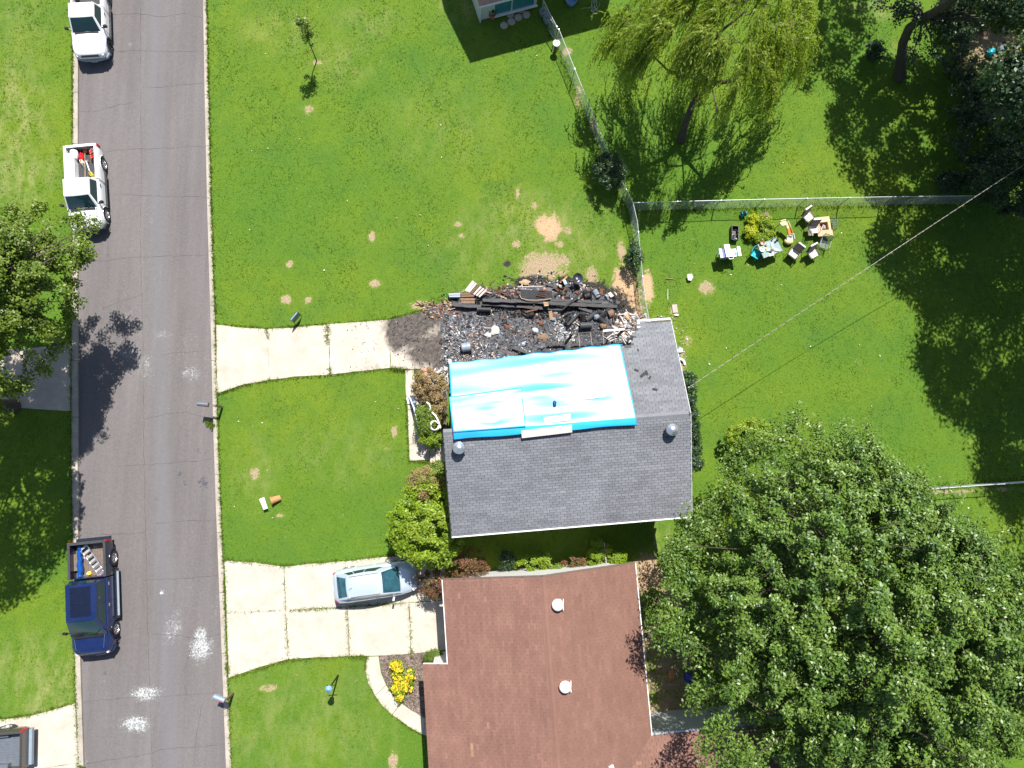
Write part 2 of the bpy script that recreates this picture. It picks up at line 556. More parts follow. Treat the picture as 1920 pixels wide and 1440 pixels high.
    def mesh(self, name, mats, smooth=False, ang=40):
        me = bpy.data.meshes.new(name)
        me.from_pydata(self.v, [], self.f)
        for mt in (mats if isinstance(mats, (list, tuple)) else [mats]):
            me.materials.append(M[mt] if isinstance(mt, str) else mt)
        if len(self.f):
            me.polygons.foreach_set('material_index', self.m)
            a = me.attributes.new('tone', 'FLOAT', 'FACE')
            a.data.foreach_set('value', np.array(self.t, dtype=np.float32))
        if smooth:
            me.polygons.foreach_set('use_smooth', [True] * len(me.polygons))
            try:
                me.set_sharp_from_angle(angle=math.radians(ang))
            except Exception:
                pass
        me.update()
        return me

    def build(self, name, mats, parent=None, smooth=False, ang=40, loc=None, rot=None):
        o = bpy.data.objects.new(name, self.mesh(name, mats, smooth, ang))
        COL.objects.link(o)
        if parent is not None:
            o.parent = parent
        if loc is not None:
            o.location = loc
        if rot is not None:
            o.rotation_euler = rot
        return o


def fast_mesh(name, V, nper, mats, tone=None, mat_idx=None):
    """V: (faces*nper, 3) unshared vertices."""
    V = np.ascontiguousarray(V, dtype=np.float32).reshape(-1, 3)
    nf = len(V) // nper
    me = bpy.data.meshes.new(name)
    me.vertices.add(len(V))
    me.vertices.foreach_set('co', V.ravel())
    me.loops.add(nf * nper)
    me.loops.foreach_set('vertex_index', np.arange(nf * nper, dtype=np.int32))
    me.polygons.add(nf)
    me.polygons.foreach_set('loop_start', np.arange(0, nf * nper, nper, dtype=np.int32))
    try:
        me.polygons.foreach_set('loop_total', np.full(nf, nper, dtype=np.int32))
    except Exception:
        pass
    for mt in (mats if isinstance(mats, (list, tuple)) else [mats]):
        me.materials.append(M[mt] if isinstance(mt, str) else mt)
    if mat_idx is not None:
        me.polygons.foreach_set('material_index', mat_idx.astype(np.int32))
    a = me.attributes.new('tone', 'FLOAT', 'FACE')
    a.data.foreach_set('value', (tone if tone is not None else np.full(nf, .5)).astype(np.float32))
    me.update(calc_edges=True)
    return me


def link(name, me, parent=None, loc=None):
    o = bpy.data.objects.new(name, me)
    COL.objects.link(o)
    if parent is not None:
        o.parent = parent
    if loc is not None:
        o.location = loc
    return o


def tag(o, label=None, cat=None, group=None, kind=None):
    if label:
        o['label'] = label
    if cat:
        o['category'] = cat
    if group:
        o['group'] = group
    if kind:
        o['kind'] = kind
    return o


def thing(name, label, cat, loc=(0, 0, 0), rz=0.0, group=None):
    o = bpy.data.objects.new(name, None)
    COL.objects.link(o)
    o.location = loc
    o.rotation_euler = (0, 0, rz)
    o.empty_display_size = 0.3
    return tag(o, label, cat, group)


def in_poly(x, y, poly):
    x = np.asarray(x); y = np.asarray(y)
    ins = np.zeros(x.shape, bool)
    n = len(poly)
    j = n - 1
    for i in range(n):
        xi, yi = poly[i]; xj, yj = poly[j]
        c = ((yi > y) != (yj > y))
        with np.errstate(divide='ignore', invalid='ignore'):
            c &= x < (xj - xi) * (y - yi) / (yj - yi + 1e-12) + xi
        ins ^= c
        j = i
    return ins


def perlin_like(x, y, s, seed=0):
    """cheap smooth noise from summed sines, roughly -1..1"""
    r = np.random.default_rng(seed)
    o = np.zeros_like(x, dtype=float)
    for k in range(5):
        a = r.uniform(0, 2 * PI)
        f = s * r.uniform(0.6, 1.9)
        o += np.sin((x * math.cos(a) + y * math.sin(a)) * f + r.uniform(0, 6.28))
    return o / 3.0

# ================================================================== GROUND
def line_x(pts):
    q = [P2(*p) for p in pts]
    q.sort(key=lambda a: a[1])
    ys = np.array([a[1] for a in q]); xs = np.array([a[0] for a in q])
    ys = np.concatenate([[ys[0] - 200], ys, [ys[-1] + 200]])
    s0 = (xs[1] - xs[0]) / (ys[2] - ys[1]); s1 = (xs[-1] - xs[-2]) / (ys[-2] - ys[-3])
    s0 = max(-.03, min(.03, s0)); s1 = max(-.03, min(.03, s1))
    xs = np.concatenate([[xs[0] - 200 * s0], xs, [xs[-1] + 200 * s1]])
    return lambda y: np.interp(y, ys, xs)


xLo = line_x([(138, 0), (137, 200), (136, 450), (134, 700), (135, 900), (137, 1050), (141, 1250), (147, 1440)])
xLi = line_x([(147, 0), (146, 200), (146, 450), (145, 700), (146, 900), (147, 1050), (151, 1250), (157, 1440)])
xRi = line_x([(381, 0), (384, 180), (389, 400), (395, 600), (400, 800), (405, 950), (411, 1100), (418, 1280), (424, 1440)])
xRo = line_x([(387, 0), (391, 180), (396, 400), (403, 600), (408, 800), (413, 950), (420, 1100), (427, 1280), (433, 1440)])

YF = np.arange(-19.5, 28.0, 0.16)
YS = np.concatenate([np.array([-150, -90, -55, -38, -28, -23]), YF, np.array([31, 36, 45, 60, 90, 160])])


def blobmask(X, Y, items):
    m = np.zeros_like(X)
    for it in items:
        px, py, rx, ry = it[:4]
        w = it[4] if len(it) > 4 else 1.0
        cx, cy = P2(px, py)
        rx, ry = rx / 35.6, ry / 35.6
        d = np.sqrt(((X - cx) / rx) ** 2 + ((Y - cy) / ry) ** 2)
        m = np.maximum(m, w * np.clip(1.55 - d, 0, 1))
    return m


DIRT = [(1028, 426, 24, 24), (1022, 500, 40, 30, .8), (1003, 520, 26, 18, .8), (1172, 540, 23, 44), (1190, 570, 14, 30), (1214, 538, 10, 32), (704, 532, 11, 7),
        (536, 562, 10, 7), (578, 562, 6, 6), (543, 496, 6, 6), (698, 443, 5, 10), (858, 421, 9, 5, .8), (866, 443, 8, 6, .7), (971, 360, 4, 14, .8),
        (1003, 386, 7, 6, .8), (968, 458, 9, 8, .8), (1110, 518, 12, 20, .8), (1066, 432, 10, 9, .7), (1049, 457, 10, 6, .9), (739, 810, 5, 11, .9),
        (726, 842, 6, 5, .7), (477, 888, 8, 12, .75), (526, 966, 8, 5, .75), (502, 1291, 14, 6, .8), (738, 1424, 7, 16, .8), (1324, 540, 16, 14, .75),
        (1240, 618, 24, 20, .8), (1225, 640, 16, 14, .8), (1160, 600, 26, 18, .8), (1214, 1080, 26, 38, 1), (1250, 1130, 30, 30, .9),
        (1062, 97, 10, 10, .6), (1085, 180, 8, 26, .6), (1112, 235, 8, 26, .6), (596, 117, 9, 6, .6), (580, 205, 14, 10, .5), (790, 572, 20, 9, .7),
        (1860, 100, 70, 60, .9), (1880, 170, 60, 60, .8), (1280, 680, 10, 30, .5), (1264, 583, 8, 9, .8), (392, 795, 9, 6, .9), (1165, 470, 8, 24, .7),
        (990, 1072, 70, 8, .7), (1080, 1062, 60, 8, .6), (800, 720, 26, 26, .8), (1830, 20, 60, 40, .8), (1290, 640, 8, 12, .5), (1870, 918, 60, 3, .7), (1780, 922, 50, 4, .8), (1820, 830, 5, 5, .7)]
CHIPS = [(1028, 426, 24, 24), (1172, 540, 23, 44), (1190, 570, 14, 30), (1214, 538, 10, 32), (1214, 1080, 26, 30, .7)]
CHAR = [(960, 600, 110, 55, 1.2), (1090, 590, 95, 60, 1.2), (880, 590, 50, 40, 1.1), (950, 495, 9, 9, .7), (1000, 530, 40, 14, .9), (1060, 530, 30, 14, .8), (835, 640, 80, 50, 1.2),
        (815, 580, 16, 10, .8), (1180, 620, 24, 14, .6), (825, 700, 20, 30, .8), (900, 540, 14, 8, .6)]
DRY = [(20, 220, 60, 120, .8), (40, 330, 50, 60, .9), (90, 1290, 60, 60, .9), (60, 1250, 60, 50, .8), (560, 1360, 160, 90, .45), (870, 15, 50, 30, .6), (690, 40, 60, 30, .5),
       (640, 110, 60, 50, .4), (1000, 420, 120, 60, .6), (1060, 460, 80, 60, .6), (900, 470, 80, 60, .35), (520, 60, 60, 40, .4), (830, 235, 120, 90, .2), (1330, 1010, 30, 60, .6), (1240, 1020, 16, 40, .8),
       (30, 60, 60, 80, .4), (480, 890, 40, 60, .35), (650, 850, 90, 50, .3), (1640, 20, 40, 20, .8), (1700, 100, 30, 30, .6)]


def lawn(xe, w_out, west):
    # columns from kerb centreline outwards
    fine = np.arange(0, w_out, 0.16)
    U = np.concatenate([fine, w_out + np.array([2, 6, 14, 30, 60, 120])])
    X = np.zeros((len(YS), len(U))); Y = np.zeros_like(X)
    for j, y in enumerate(YS):
        x0 = xe(y)
        X[j] = x0 - U if west else x0 + U
        Y[j] = y
    Z = 0.012 * perlin_like(X, Y, 1.7, 3) + 0.01 * perlin_like(X, Y, 5.0, 4)
    Z = np.where(U[None, :] < 0.5, Z * 0.3 - 0.005, Z)
    far = (U[None, :] > w_out) | (np.abs(Y) > 40)
    Z = np.where(far, 0, Z)
    me = bpy.data.meshes.new('lawn')
    nv, nu = X.shape
    V = np.stack([X, Y, Z], -1).reshape(-1, 3).astype(np.float32)
    idx = np.arange(nv * nu).reshape(nv, nu)
    a, b, c, d = idx[:-1, :-1], idx[:-1, 1:], idx[1:, 1:], idx[1:, :-1]
    F = np.stack([a, b, c, d] if not west else [a, d, c, b], -1).reshape(-1, 4)
    me.vertices.add(len(V)); me.vertices.foreach_set('co', V.ravel())
    me.loops.add(F.size); me.loops.foreach_set('vertex_index', F.ravel().astype(np.int32))
    me.polygons.add(len(F)); me.polygons.foreach_set('loop_start', np.arange(0, F.size, 4, dtype=np.int32))
    for nm, items in (('dirt', DIRT), ('chip', CHIPS), ('char', CHAR), ('dry', DRY)):
        at = me.attributes.new(nm, 'FLOAT', 'POINT')
        vals = blobmask(X, Y, items)
        if nm == 'dirt':
            yard = in_poly(X, Y, [P2(*q) for q in [(1185, 1060), (1240, 1090), (1300, 1200), (1330, 1385), (1210, 1385)]])
            vals = np.maximum(vals, yard * 0.62)
            gap = in_poly(X, Y, [P2(*q) for q in [(840, 1000), (1230, 975), (1200, 1080), (840, 1100)]])
            vals = np.maximum(vals, gap * 0.08)
        if nm == 'dry':
            vals = np.clip(vals, 0, 1)
        at.data.foreach_set('value', vals.ravel().astype(np.float32))
    me.polygons.foreach_set('use_smooth', [True] * len(me.polygons))
    me.materials.append(M['grass'])
    me.update(calc_edges=True)
    return me


mid_L = lambda y: (xLo(y) + xLi(y)) / 2
mid_R = lambda y: (xRo(y) + xRi(y)) / 2
o = link('lawn', lawn(mid_R, 43.0, False)); tag(o, 'green mown lawn around the houses east of the road', kind='structure')
o = link('lawn', lawn(mid_L, 9.0, True)); tag(o, 'mown grass verge west of the road', kind='structure')

# deep ground everywhere, out to the horizon
o = MB().box((0, 0, -0.65), (900, 900, 0.6)).build('ground', 'grass'); tag(o, kind='structure', label='flat grassy ground reaching the horizon')

# ---- road
ROAD_Z = -0.11
PAINT = [(272, 1301, 28, 14), (252, 1358, 26, 15), (262, 1365, 16, 8), (375, 1215, 22, 26, 1.0), (375, 1190, 12, 14), (322, 1180, 20, 26, .75), (330, 1150, 10, 10, .6), (358, 700, 22, 14, .75),
         (240, 662, 22, 16, .7), (270, 690, 18, 30, .6), (305, 628, 22, 10, .65), (235, 590, 16, 14, .55), (310, 1200, 14, 14, .5), (303, 1112, 5, 5, .8), (243, 82, 5, 6, .7), (232, 560, 30, 50, .35),
         (290, 520, 40, 60, .30), (240, 450, 20, 60, .3), (275, 410, 16, 24, .4), (400, 1150, 10, 60, .4), (340, 1110, 50, 40, .3), (345, 660, 50, 50, .35), (160, 540, 10, 40, .35), (155, 1430, 8, 20, .6), (350, 770, 60, 30, .3), (390, 640, 10, 100, .4), (190, 1275, 8, 14, .5)]
STAIN = [(380, 905, 14, 14), (335, 890, 8, 8, .9), (345, 905, 6, 8, .8), (372, 845, 9, 7, .9), (355, 550, 9, 6, .6), (380, 545, 6, 6, .7), (195, 1265, 8, 22, .7), (292, 935, 7, 12, .7), (325, 1298, 5, 5, .7)]
ty = np.linspace(0, 1, 60)
X = np.array([xLi(y) - 0.06 + (xRi(y) - xLi(y) + 0.12) * ty for y in YS]); Y = np.repeat(YS[:, None], 60, 1)
Z = ROAD_Z + 0.05 * (1 - (2 * ty - 1) ** 2)[None, :] + 0 * X
me = bpy.data.meshes.new('road')
nv, nu = X.shape
idx = np.arange(nv * nu).reshape(nv, nu)
F = np.stack([idx[:-1, :-1], idx[:-1, 1:], idx[1:, 1:], idx[1:, :-1]], -1).reshape(-1, 4)
V = np.stack([X, Y, Z], -1).reshape(-1, 3).astype(np.float32)
me.vertices.add(len(V)); me.vertices.foreach_set('co', V.ravel())
me.loops.add(F.size); me.loops.foreach_set('vertex_index', F.ravel().astype(np.int32))
me.polygons.add(len(F)); me.polygons.foreach_set('loop_start', np.arange(0, F.size, 4, dtype=np.int32))
lane = np.exp(-((ty[None, :] - 0.60 - 0 * X) / 0.07) ** 2) * 0.8
for nm, vals in (('paint', blobmask(X, Y, PAINT)), ('stain', blobmask(X, Y, STAIN)), ('lane', lane)):
    at = me.attributes.new(nm, 'FLOAT', 'POINT'); at.data.foreach_set('value', vals.ravel().astype(np.float32))
me.polygons.foreach_set('use_smooth', [True] * len(me.polygons))
me.materials.append(M['road']); me.update(calc_edges=True)
road = link('road', me); tag(road, 'worn grey asphalt street with white paint splashes', kind='structure')


def road_z(x, y):
    t = (x - xLi(y)) / (xRi(y) - xLi(y))
    return ROAD_Z + 0.05 * (1 - (2 * t - 1) ** 2)


CRACKS = [[(205, 26), (255, 24), (300, 30), (345, 24), (383, 32)], [(210, 95), (260, 94), (310, 95), (384, 94)], [(265, 162), (300, 162), (340, 158), (386, 153)],
          [(146, 208), (180, 207), (215, 197), (250, 190)], [(190, 284), (240, 279), (300, 277), (387, 273)], [(215, 362), (260, 366), (330, 368), (388, 367)],
          [(152, 490), (200, 488), (240, 482), (300, 480), (360, 478), (392, 476)], [(190, 578), (225, 564), (255, 556), (262, 553)], [(300, 664), (340, 660), (395, 656)],
          [(272, 785), (320, 774), (350, 772), (380, 782)], [(220, 875), (270, 871), (320, 868), (395, 862)], [(290, 983), (330, 978), (370, 976), (408, 978)],
          [(152, 1000), (210, 1002), (270, 999)], [(265, 552), (268, 700), (269, 850), (272, 1000), (275, 1150), (280, 1300), (285, 1440)],
          [(282, 1189), (320, 1190), (350, 1196), (380, 1198), (410, 1190)], [(152, 1318), (200, 1312), (250, 1308), (310, 1306), (370, 1302), (418, 1298)],
          [(158, 1435), (200, 1426), (250, 1420), (310, 1405), (360, 1402), (420, 1397)], [(360, 1205), (350, 1235), (345, 1260), (344, 1285), (350, 1302)],
          [(380, 1310), (372, 1350), (365, 1400), (360, 1440)], [(215, 1290), (270, 1088), (340, 1085), (410, 1080)][1:], [(200, 370), (200, 440), (202, 480)], [(262, 0), (262, 150), (264, 300), (262, 450), (264, 552)]]
mb = MB()
rr = random.Random(3)
for cr in CRACKS:
    pts = []
    for i in range(len(cr) - 1):
        a, b = Vector(P2(*cr[i])), Vector(P2(*cr[i + 1]))
        n = max(2, int((b - a).length / 0.22))
        for k in range(n):
            q = a.lerp(b, k / n)
            q += Vector((rr.uniform(-.03, .03), rr.uniform(-.03, .03)))
            pts.append(q)
    pts.append(Vector(P2(*cr[-1])))
    ws = [rr.uniform(.005, .015) if rr.random() > .12 else .003 for _ in pts]
    vs, fs = [], []
    for i, q in enumerate(pts):
        d = (pts[min(i + 1, len(pts) - 1)] - pts[max(i - 1, 0)]).normalized()
        nrm = Vector((-d.y, d.x)) * ws[i] / 2
        for s in (1, -1):
            w = q + nrm * s
            vs.append((w.x, w.y, road_z(w.x, w.y) + 0.004))
    for i in range(len(pts) - 1):
        fs.append((2 * i, 2 * i + 1, 2 * i + 3, 2 * i + 2))
    mb.add(vs, fs)
M['crack'] = simple('crack_shadow', (0.035, 0.033, 0.035), 0.95)
tag(mb.build('cracks', 'crack', road), kind='stuff')

# ---- kerbs
for nm, xa, xb, lab in (('kerb', xLo, xLi, 'pale concrete kerb along the west side of the road'), ('kerb', xRi, xRo, 'pale concrete kerb along the east side of the road')):
    root = thing(nm, lab, 'kerb')
    del root['category']
    root['kind'] = 'structure'
    y = -21.0
    k = 0
    rr = random.Random(5)
    while y < 30:
        L = 2.95 if not (-19 > y or y > 27) else 6
        y1 = y + L
        n = 6
        mb = MB()
        ring = []
        for i in range(n + 1):
            yy = y + 0.012 + (L - 0.024) * i / n
            jag = rr.uniform(-.02, .02)
            a, b = float(xa(yy)), float(xb(yy))
            if xa is xLo:
                a += jag
            else:
                b += jag
            ring.append([(a, yy, 0.018), (b, yy, 0.018), (b, yy, -0.3), (a, yy, -0.3)])
        vs = [q for r_ in ring for q in r_]
        fs = [(3, 2, 1, 0)]
        for i in range(n):
            for j in range(4):
                j2 = (j + 1) % 4
                fs.append((i * 4 + j, i * 4 + j2, i * 4 + 4 + j2, i * 4 + 4 + j))
        fs.append((n * 4, n * 4 + 1, n * 4 + 2, n * 4 + 3))
        mb.add(vs, fs)
        mb.build('kerb_section', 'kerb', root)
        y = y1
        k += 1


# ---- driveways and paths, slab by slab
def slab_obj(root, pix, z1=0.035, mat='conc', name='concrete_slab', jag=0.02, char=None, gap=0.012, seed=0, thick=0.16):
    rr = random.Random(seed + int(pix[0][0] * 7 + pix[0][1]))
    q = [Vector(P2(*p)) for p in pix]
    c = sum(q, Vector((0, 0))) / len(q)
    out = []
    n = len(q)
    for i in range(n):
        a, b = q[i], q[(i + 1) % n]
        L = (b - a).length
        m = max(1, int(L / 0.35))
        for k in range(m):
            p = a.lerp(b, k / m)
            if k:
                d = (b - a).normalized()
                p += Vector((-d.y, d.x)) * rr.uniform(-jag, jag)
            p = p + (c - p).normalized() * gap
            out.append((p.x, p.y))
    # fan mesh with inner ring for soot variation
    mb = MB()
    ar = sum(out[i][0] * out[(i + 1) % len(out)][1] - out[(i + 1) % len(out)][0] * out[i][1] for i in range(len(out)))
    if ar < 0:
        out.reverse()
    N = len(out)
    dz = rr.uniform(-.006, .006)
    rings = 6
    vs = []
    for r_ in range(rings):
        k = 1 - r_ / rings
        for (x, y) in out:
            vs.append((c.x + (x - c.x) * k, c.y + (y - c.y) * k, z1 + dz))
    vs.append((c.x, c.y, z1 + dz))
    vs += [(x, y, z1 - thick) for x, y in out]
    fs = []
    for r_ in range(rings - 1):
        for i in range(N):
            j = (i + 1) % N
            fs.append((r_ * N + i, r_ * N + j, (r_ + 1) * N + j, (r_ + 1) * N + i))
    for i in range(N):
        j = (i + 1) % N
        fs.append(((rings - 1) * N + i, (rings - 1) * N + j, rings * N))
        fs.append((j, i, rings * N + 1 + i, rings * N + 1 + j))
    mb.add(vs, fs)
    o = mb.build(name, mat, root)
    if char is not None:
        at = o.data.attributes.new('char', 'FLOAT', 'POINT')
        A = np.array(vs)
        at.data.foreach_set('value', blobmask(A[:, 0], A[:, 1], char).astype(np.float32))
    return o


SOOT = [(742, 625, 14, 34, 1.4), (765, 615, 44, 36, 1.05), (800, 655, 44, 36, .95), (790, 600, 50, 22, 1.05), (822, 660, 16, 40, 1.2), (700, 690, 30, 20, .32), (745, 650, 10, 8, .9), (690, 640, 60, 50, .2)]


def drive(name, label, slabs, **kw):
    root = thing(name, label, None)
    root['kind'] = 'structure'
    for s in slabs:
        slab_obj(root, s, **kw)
    return root


drive('driveway', 'pale concrete driveway leading to the burnt garage, blackened at its far end', [
    [(405, 609), (440, 613), (500, 617), (506, 712), (455, 722), (407, 738)],
    [(500, 617), (560, 613), (616, 608), (619, 703), (560, 706), (506, 712)],
    [(616, 608), (670, 604), (728, 600), (733, 690), (680, 696), (619, 703)],
    [(728, 600), (790, 584), (830, 580), (834, 690), (774, 693), (733, 690)]], char=SOOT)
drive('driveway', 'wide two-lane concrete driveway under the silver car', [
    [(421, 1051), (480, 1054), (533, 1062), (536, 1144), (480, 1147), (425, 1149)],
    [(533, 1062), (590, 1056), (647, 1052), (651, 1138), (590, 1141), (536, 1144)],
    [(647, 1052), (700, 1046), (764, 1040), (767, 1130), (710, 1134), (651, 1138)],
    [(764, 1040), (834, 1034), (838, 1124), (767, 1130)],
    [(425, 1149), (480, 1147), (536, 1144), (541, 1236), (480, 1253), (429, 1271)],
    [(536, 1144), (590, 1141), (651, 1138), (656, 1230), (600, 1232), (541, 1236)],
    [(651, 1138), (710, 1134), (767, 1130), (771, 1225), (720, 1229), (656, 1230)],
    [(767, 1130), (838, 1124), (842, 1217), (771, 1225)]])
drive('driveway', 'pale concrete driveway in the lower left corner behind the dark pickup', [
    [(142, 1318), (60, 1341), (20, 1347), (22, 1441), (85, 1440), (147, 1430)],
    [(20, 1347), (-80, 1352), (-200, 1354), (-200, 1450), (22, 1441)],
    [(147, 1430), (85, 1440), (22, 1441), (22, 1540), (152, 1530)],
    [(22, 1441), (-200, 1450), (-200, 1545), (22, 1540)]])
drive('driveway', 'shaded concrete driveway west of the road under the street tree', [
    [(134, 645), (80, 650), (25, 655), (25, 765), (80, 768), (133, 771)],
    [(25, 655), (-120, 660), (-120, 764), (25, 765)],
    [(-120, 660), (-300, 664), (-300, 764), (-120, 764)]], mat='conc_dark')
drive('path', 'narrow concrete path along the flower bed of the grey roofed house', [
    [(760, 694), (776, 694), (779, 735), (788, 768), (765, 768), (761, 740)],
    [(765, 768), (788, 768), (792, 800), (799, 832), (767, 833)],
    [(767, 833), (799, 832), (806, 834), (806, 863), (768, 864)]])
drive('path', 'curved concrete path around the mulch bed with yellow flowers', [
    [(688, 1231), (710, 1230), (715, 1262), (724, 1284), (703, 1304), (690, 1280), (685, 1256)],
    [(724, 1284), (736, 1302), (752, 1318), (735, 1340), (716, 1322), (703, 1304)],
    [(752, 1318), (773, 1332), (797, 1346), (795, 1378), (766, 1362), (735, 1340)],
    [(797, 1346), (812, 1350), (812, 1384), (795, 1378)]])

# steps at the front of the grey house
root = thing('front_steps', 'three concrete steps with dark joints beside the grey roof', 'steps')
for i, (x0, x1, z) in enumerate([(806, 815, .17), (817, 824, .34), (826, 834, .51)]):
    a, b, c, d = P2(x0, 833), P2(x1, 832), P2(x1 + 2, 867), P2(x0 + 1, 868)
    MB().prism([a, b, c, d], -.05, z).build('step', 'conc', root)

# mulch bed
mb = MB()
bed = [(712, 1229), (772, 1226), (805, 1222), (812, 1350), (797, 1345), (773, 1331), (754, 1317), (737, 1300), (725, 1282), (716, 1260)]
mb.prism([P2(*p) for p in bed], -.05, 0.035)
pl = [P2(*p) for p in bed]
o = mb.build('flower_bed', 'mulch'); tag(o, 'triangular bark mulch bed between curved path and brown roofed house', kind='structure')
mb = MB()
rr = random.Random(9)
xs, ys = [p[0] for p in pl], [p[1] for p in pl]
cnt = 0
while cnt < 2600:
    x, y = rr.uniform(min(xs), max(xs)), rr.uniform(min(ys), max(ys))
    if in_poly(np.array([x]), np.array([y]), pl)[0]:
        cnt += 1
        q = Matrix.Rotation(rr.uniform(0, 6), 3, 'Z') @ Matrix.Rotation(rr.uniform(-.5, .5), 3, 'X')
        mb.box((x, y, 0.045 + rr.uniform(0, .02)), (rr.uniform(.05, .12), rr.uniform(.015, .04), .012), R=q, t=rr.random())
M['mulch_chip'] = simple('mulch_chip', (0.20, 0.155, 0.13), 0.95, var=0.5, scale=5, tone=True, tvar=0.75)
tag(mb.build('bark_chips', 'mulch_chip', o), kind='stuff')
mb = MB().prism([P2(*p) for p in [(778, 694), (840, 690), (836, 832), (800, 832), (790, 790), (780, 740)]], -.05, 0.03)
o = mb.build('flower_bed', 'mulch'); tag(o, 'long planting bed beside the burnt west wall, full of drying shrubs', kind='structure')
mb = MB()
for i, (px, py) in enumerate([(796, 694), (798, 701), (799, 708)]):
    x, y = P2(px, py)
    mb.box((x, y, .05), (.32, .17, .09), rz=.1)
M['brick'] = simple('pink_brick', (0.45, 0.27, 0.20), 0.85, var=.2)
o = mb.build('brick_edging', 'brick'); tag(o, 'short row of pink bricks edging the bed beside the burnt wall', 'bricks')


# ================================================================== HOUSES
def roof_plane(O, u, s, rows, e, w, lim, parent, mats, singles, felt_pts=None, tone_fn=None, seed=1, hole=None, near=None, lift=0.018, gap=.008):
    """Real shingle tabs on a plane. O corner at eave, u along eave, s up the slope (unit). lim(t)->(u0,u1)."""
    rr = random.Random(seed)
    nrm = u.cross(s).normalized()
    if nrm.z < 0:
        nrm = -nrm
    tabs = []
    for r in range(rows):
        t0 = r * e
        u0, u1 = lim(t0 + e * .5)
        if u1 - u0 < .05:
            continue
        off = (r % 2) * w / 2 + rr.uniform(-.03, .03)
        k0 = math.floor((u0 - off) / w)
        x = off + k0 * w
        run = rr.random()
        while x < u1:
            a, b = max(u0, x + gap), min(u1, x + w - gap)
            run = run * .35 + rr.random() * .65
            if b - a > .03:
                mid = O + u * ((a + b) / 2) + s * (t0 + e / 2)
                if hole is None or not hole(mid, (a + b) / 2, t0):
                    tn = run if tone_fn is None else tone_fn(mid, run, rr)
                    tabs.append((a, b, t0, tn))
            x += w
    def tab(mb, a, b, t0, tn, org=None):
        p0 = O + u * a + s * t0
        dl = u * (b - a)
        lo = nrm * lift
        hi = nrm * 0.003
        ss = s * (e * 1.06)
        base = [p0, p0 + dl, p0 + dl + ss, p0 + ss]
        top = [p0 + lo, p0 + dl + lo, p0 + dl + ss + hi, p0 + ss + hi]
        vs = [q - org if org is not None else q for q in base + top]
        mb.add(vs, [(0, 3, 2, 1), (4, 5, 6, 7), (0, 1, 5, 4), (1, 2, 6, 5), (2, 3, 7, 6), (3, 0, 4, 7)], 0, tn)
    if near is not None:
        tabs.sort(key=lambda q: (O + u * q[0] + s * q[2] - near).length)
    # alike single shingles share a small set of meshes
    full = [q for q in tabs if q[1] - q[0] > w - .02][:singles]
    fs = set(map(id, full))
    protos = {}
    for q in full:
        key = round(q[3] * 7)
        if key not in protos:
            pm = MB()
            tab(pm, 0, w - 2 * gap, 0, key / 7, org=O)
            protos[key] = pm.mesh('shingle', mats[0])
        o_ = bpy.data.objects.new('shingle', protos[key])
        COL.objects.link(o_)
        o_.parent = parent
        o_.location = O + u * q[0] + s * q[2]
    mb = MB()
    for q in tabs:
        if id(q) not in fs:
            tab(mb, *q)
    tag(mb.build('shingles', mats[0], parent), kind='stuff')
    return nrm


# ---- grey house
EZ, RZ = 4.1, 5.6
SW, SE = P(847, 1006, EZ), P(1297, 968, EZ)
ue = (SE - SW).normalized(); W_ = (SE - SW).length
nn = Vector((-ue.y, ue.x, 0))
RR = P(1289, 776, RZ)
HALF = (RR - SE).dot(nn)
rise = RZ - EZ
slope_s = (nn * HALF + Vector((0, 0, rise))).normalized()
SL = math.hypot(HALF, rise)
RW = SW + nn * HALF + Vector((0, 0, rise))          # ridge west end
RE = SE + nn * HALF + Vector((0, 0, rise))
slope_n = (nn * HALF - Vector((0, 0, rise))).normalized()
NW_, NE_ = RW + slope_n * SL, RE + slope_n * SL
grey = thing('grey_roof_house', 'house with grey shingle roof, blue tarpaulin and burnt north edge', 'house')
e_, w_ = 0.127, 0.305
# where the burnt north edge runs, as distance down the slope from ridge, against distance from west end
cut = []
for px, py in [(842, 684), (900, 679), (960, 671), (1020, 666), (1080, 655), (1130, 650), (1165, 646), (1168, 652), (1178, 648), (1187, 640), (1190, 616), (1196, 612)]:
    # iterate intersection with the north slope
    z = 4.4
    for _ in range(6):
        q = P(px, py, z)
        dn = (q - RE).dot(nn)
        z = RZ - rise * max(0, dn) / HALF
    cut.append(((q - RW).dot(ue), dn * SL / HALF))
cu = [c[0] for c in cut]; cd = [c[1] for c in cut]
rr0 = random.Random(2)


def cut_at(a):
    return min(SL, float(np.interp(a, cu, cd)) if a < cu[-1] else SL)


def deck_poly(points, thick, name, mat, parent):
    return MB().slab(points, thick).build(name, mat, parent)


# roof deck (felt under the tabs)
NS = 26
mb = MB()
mb.slab([SW, SE, RE, RW], .10)
mb.build('roof_deck', 'roof_felt', grey)
mb = MB()
for i in range(NS):
    a0, a1 = W_ * i / NS, W_ * (i + 1) / NS - .001
    if a1 < .55:
        continue
    a0 = max(a0, .55)
    c0, c1 = cut_at(a0) - .05, cut_at(a1) - .05
    if a0 < cu[-1] < a1:
        c0 = c1 = cut_at(a0) - .05
    mb.slab([RW + ue * a0 + slope_n * .001, RW + ue * a1 + slope_n * .001, RW + ue * a1 + slope_n * c1, RW + ue * a0 + slope_n * c0], .10)
mb.build('burnt_roof_deck', 'charwood', grey)


def soft_wear(mid, run, rr):
    big = .5 + .5 * math.sin(mid.x * .9 + 1.3) * math.sin(mid.y * 1.3 + .4)
    return min(1, max(0, run * .75 + big * .22))


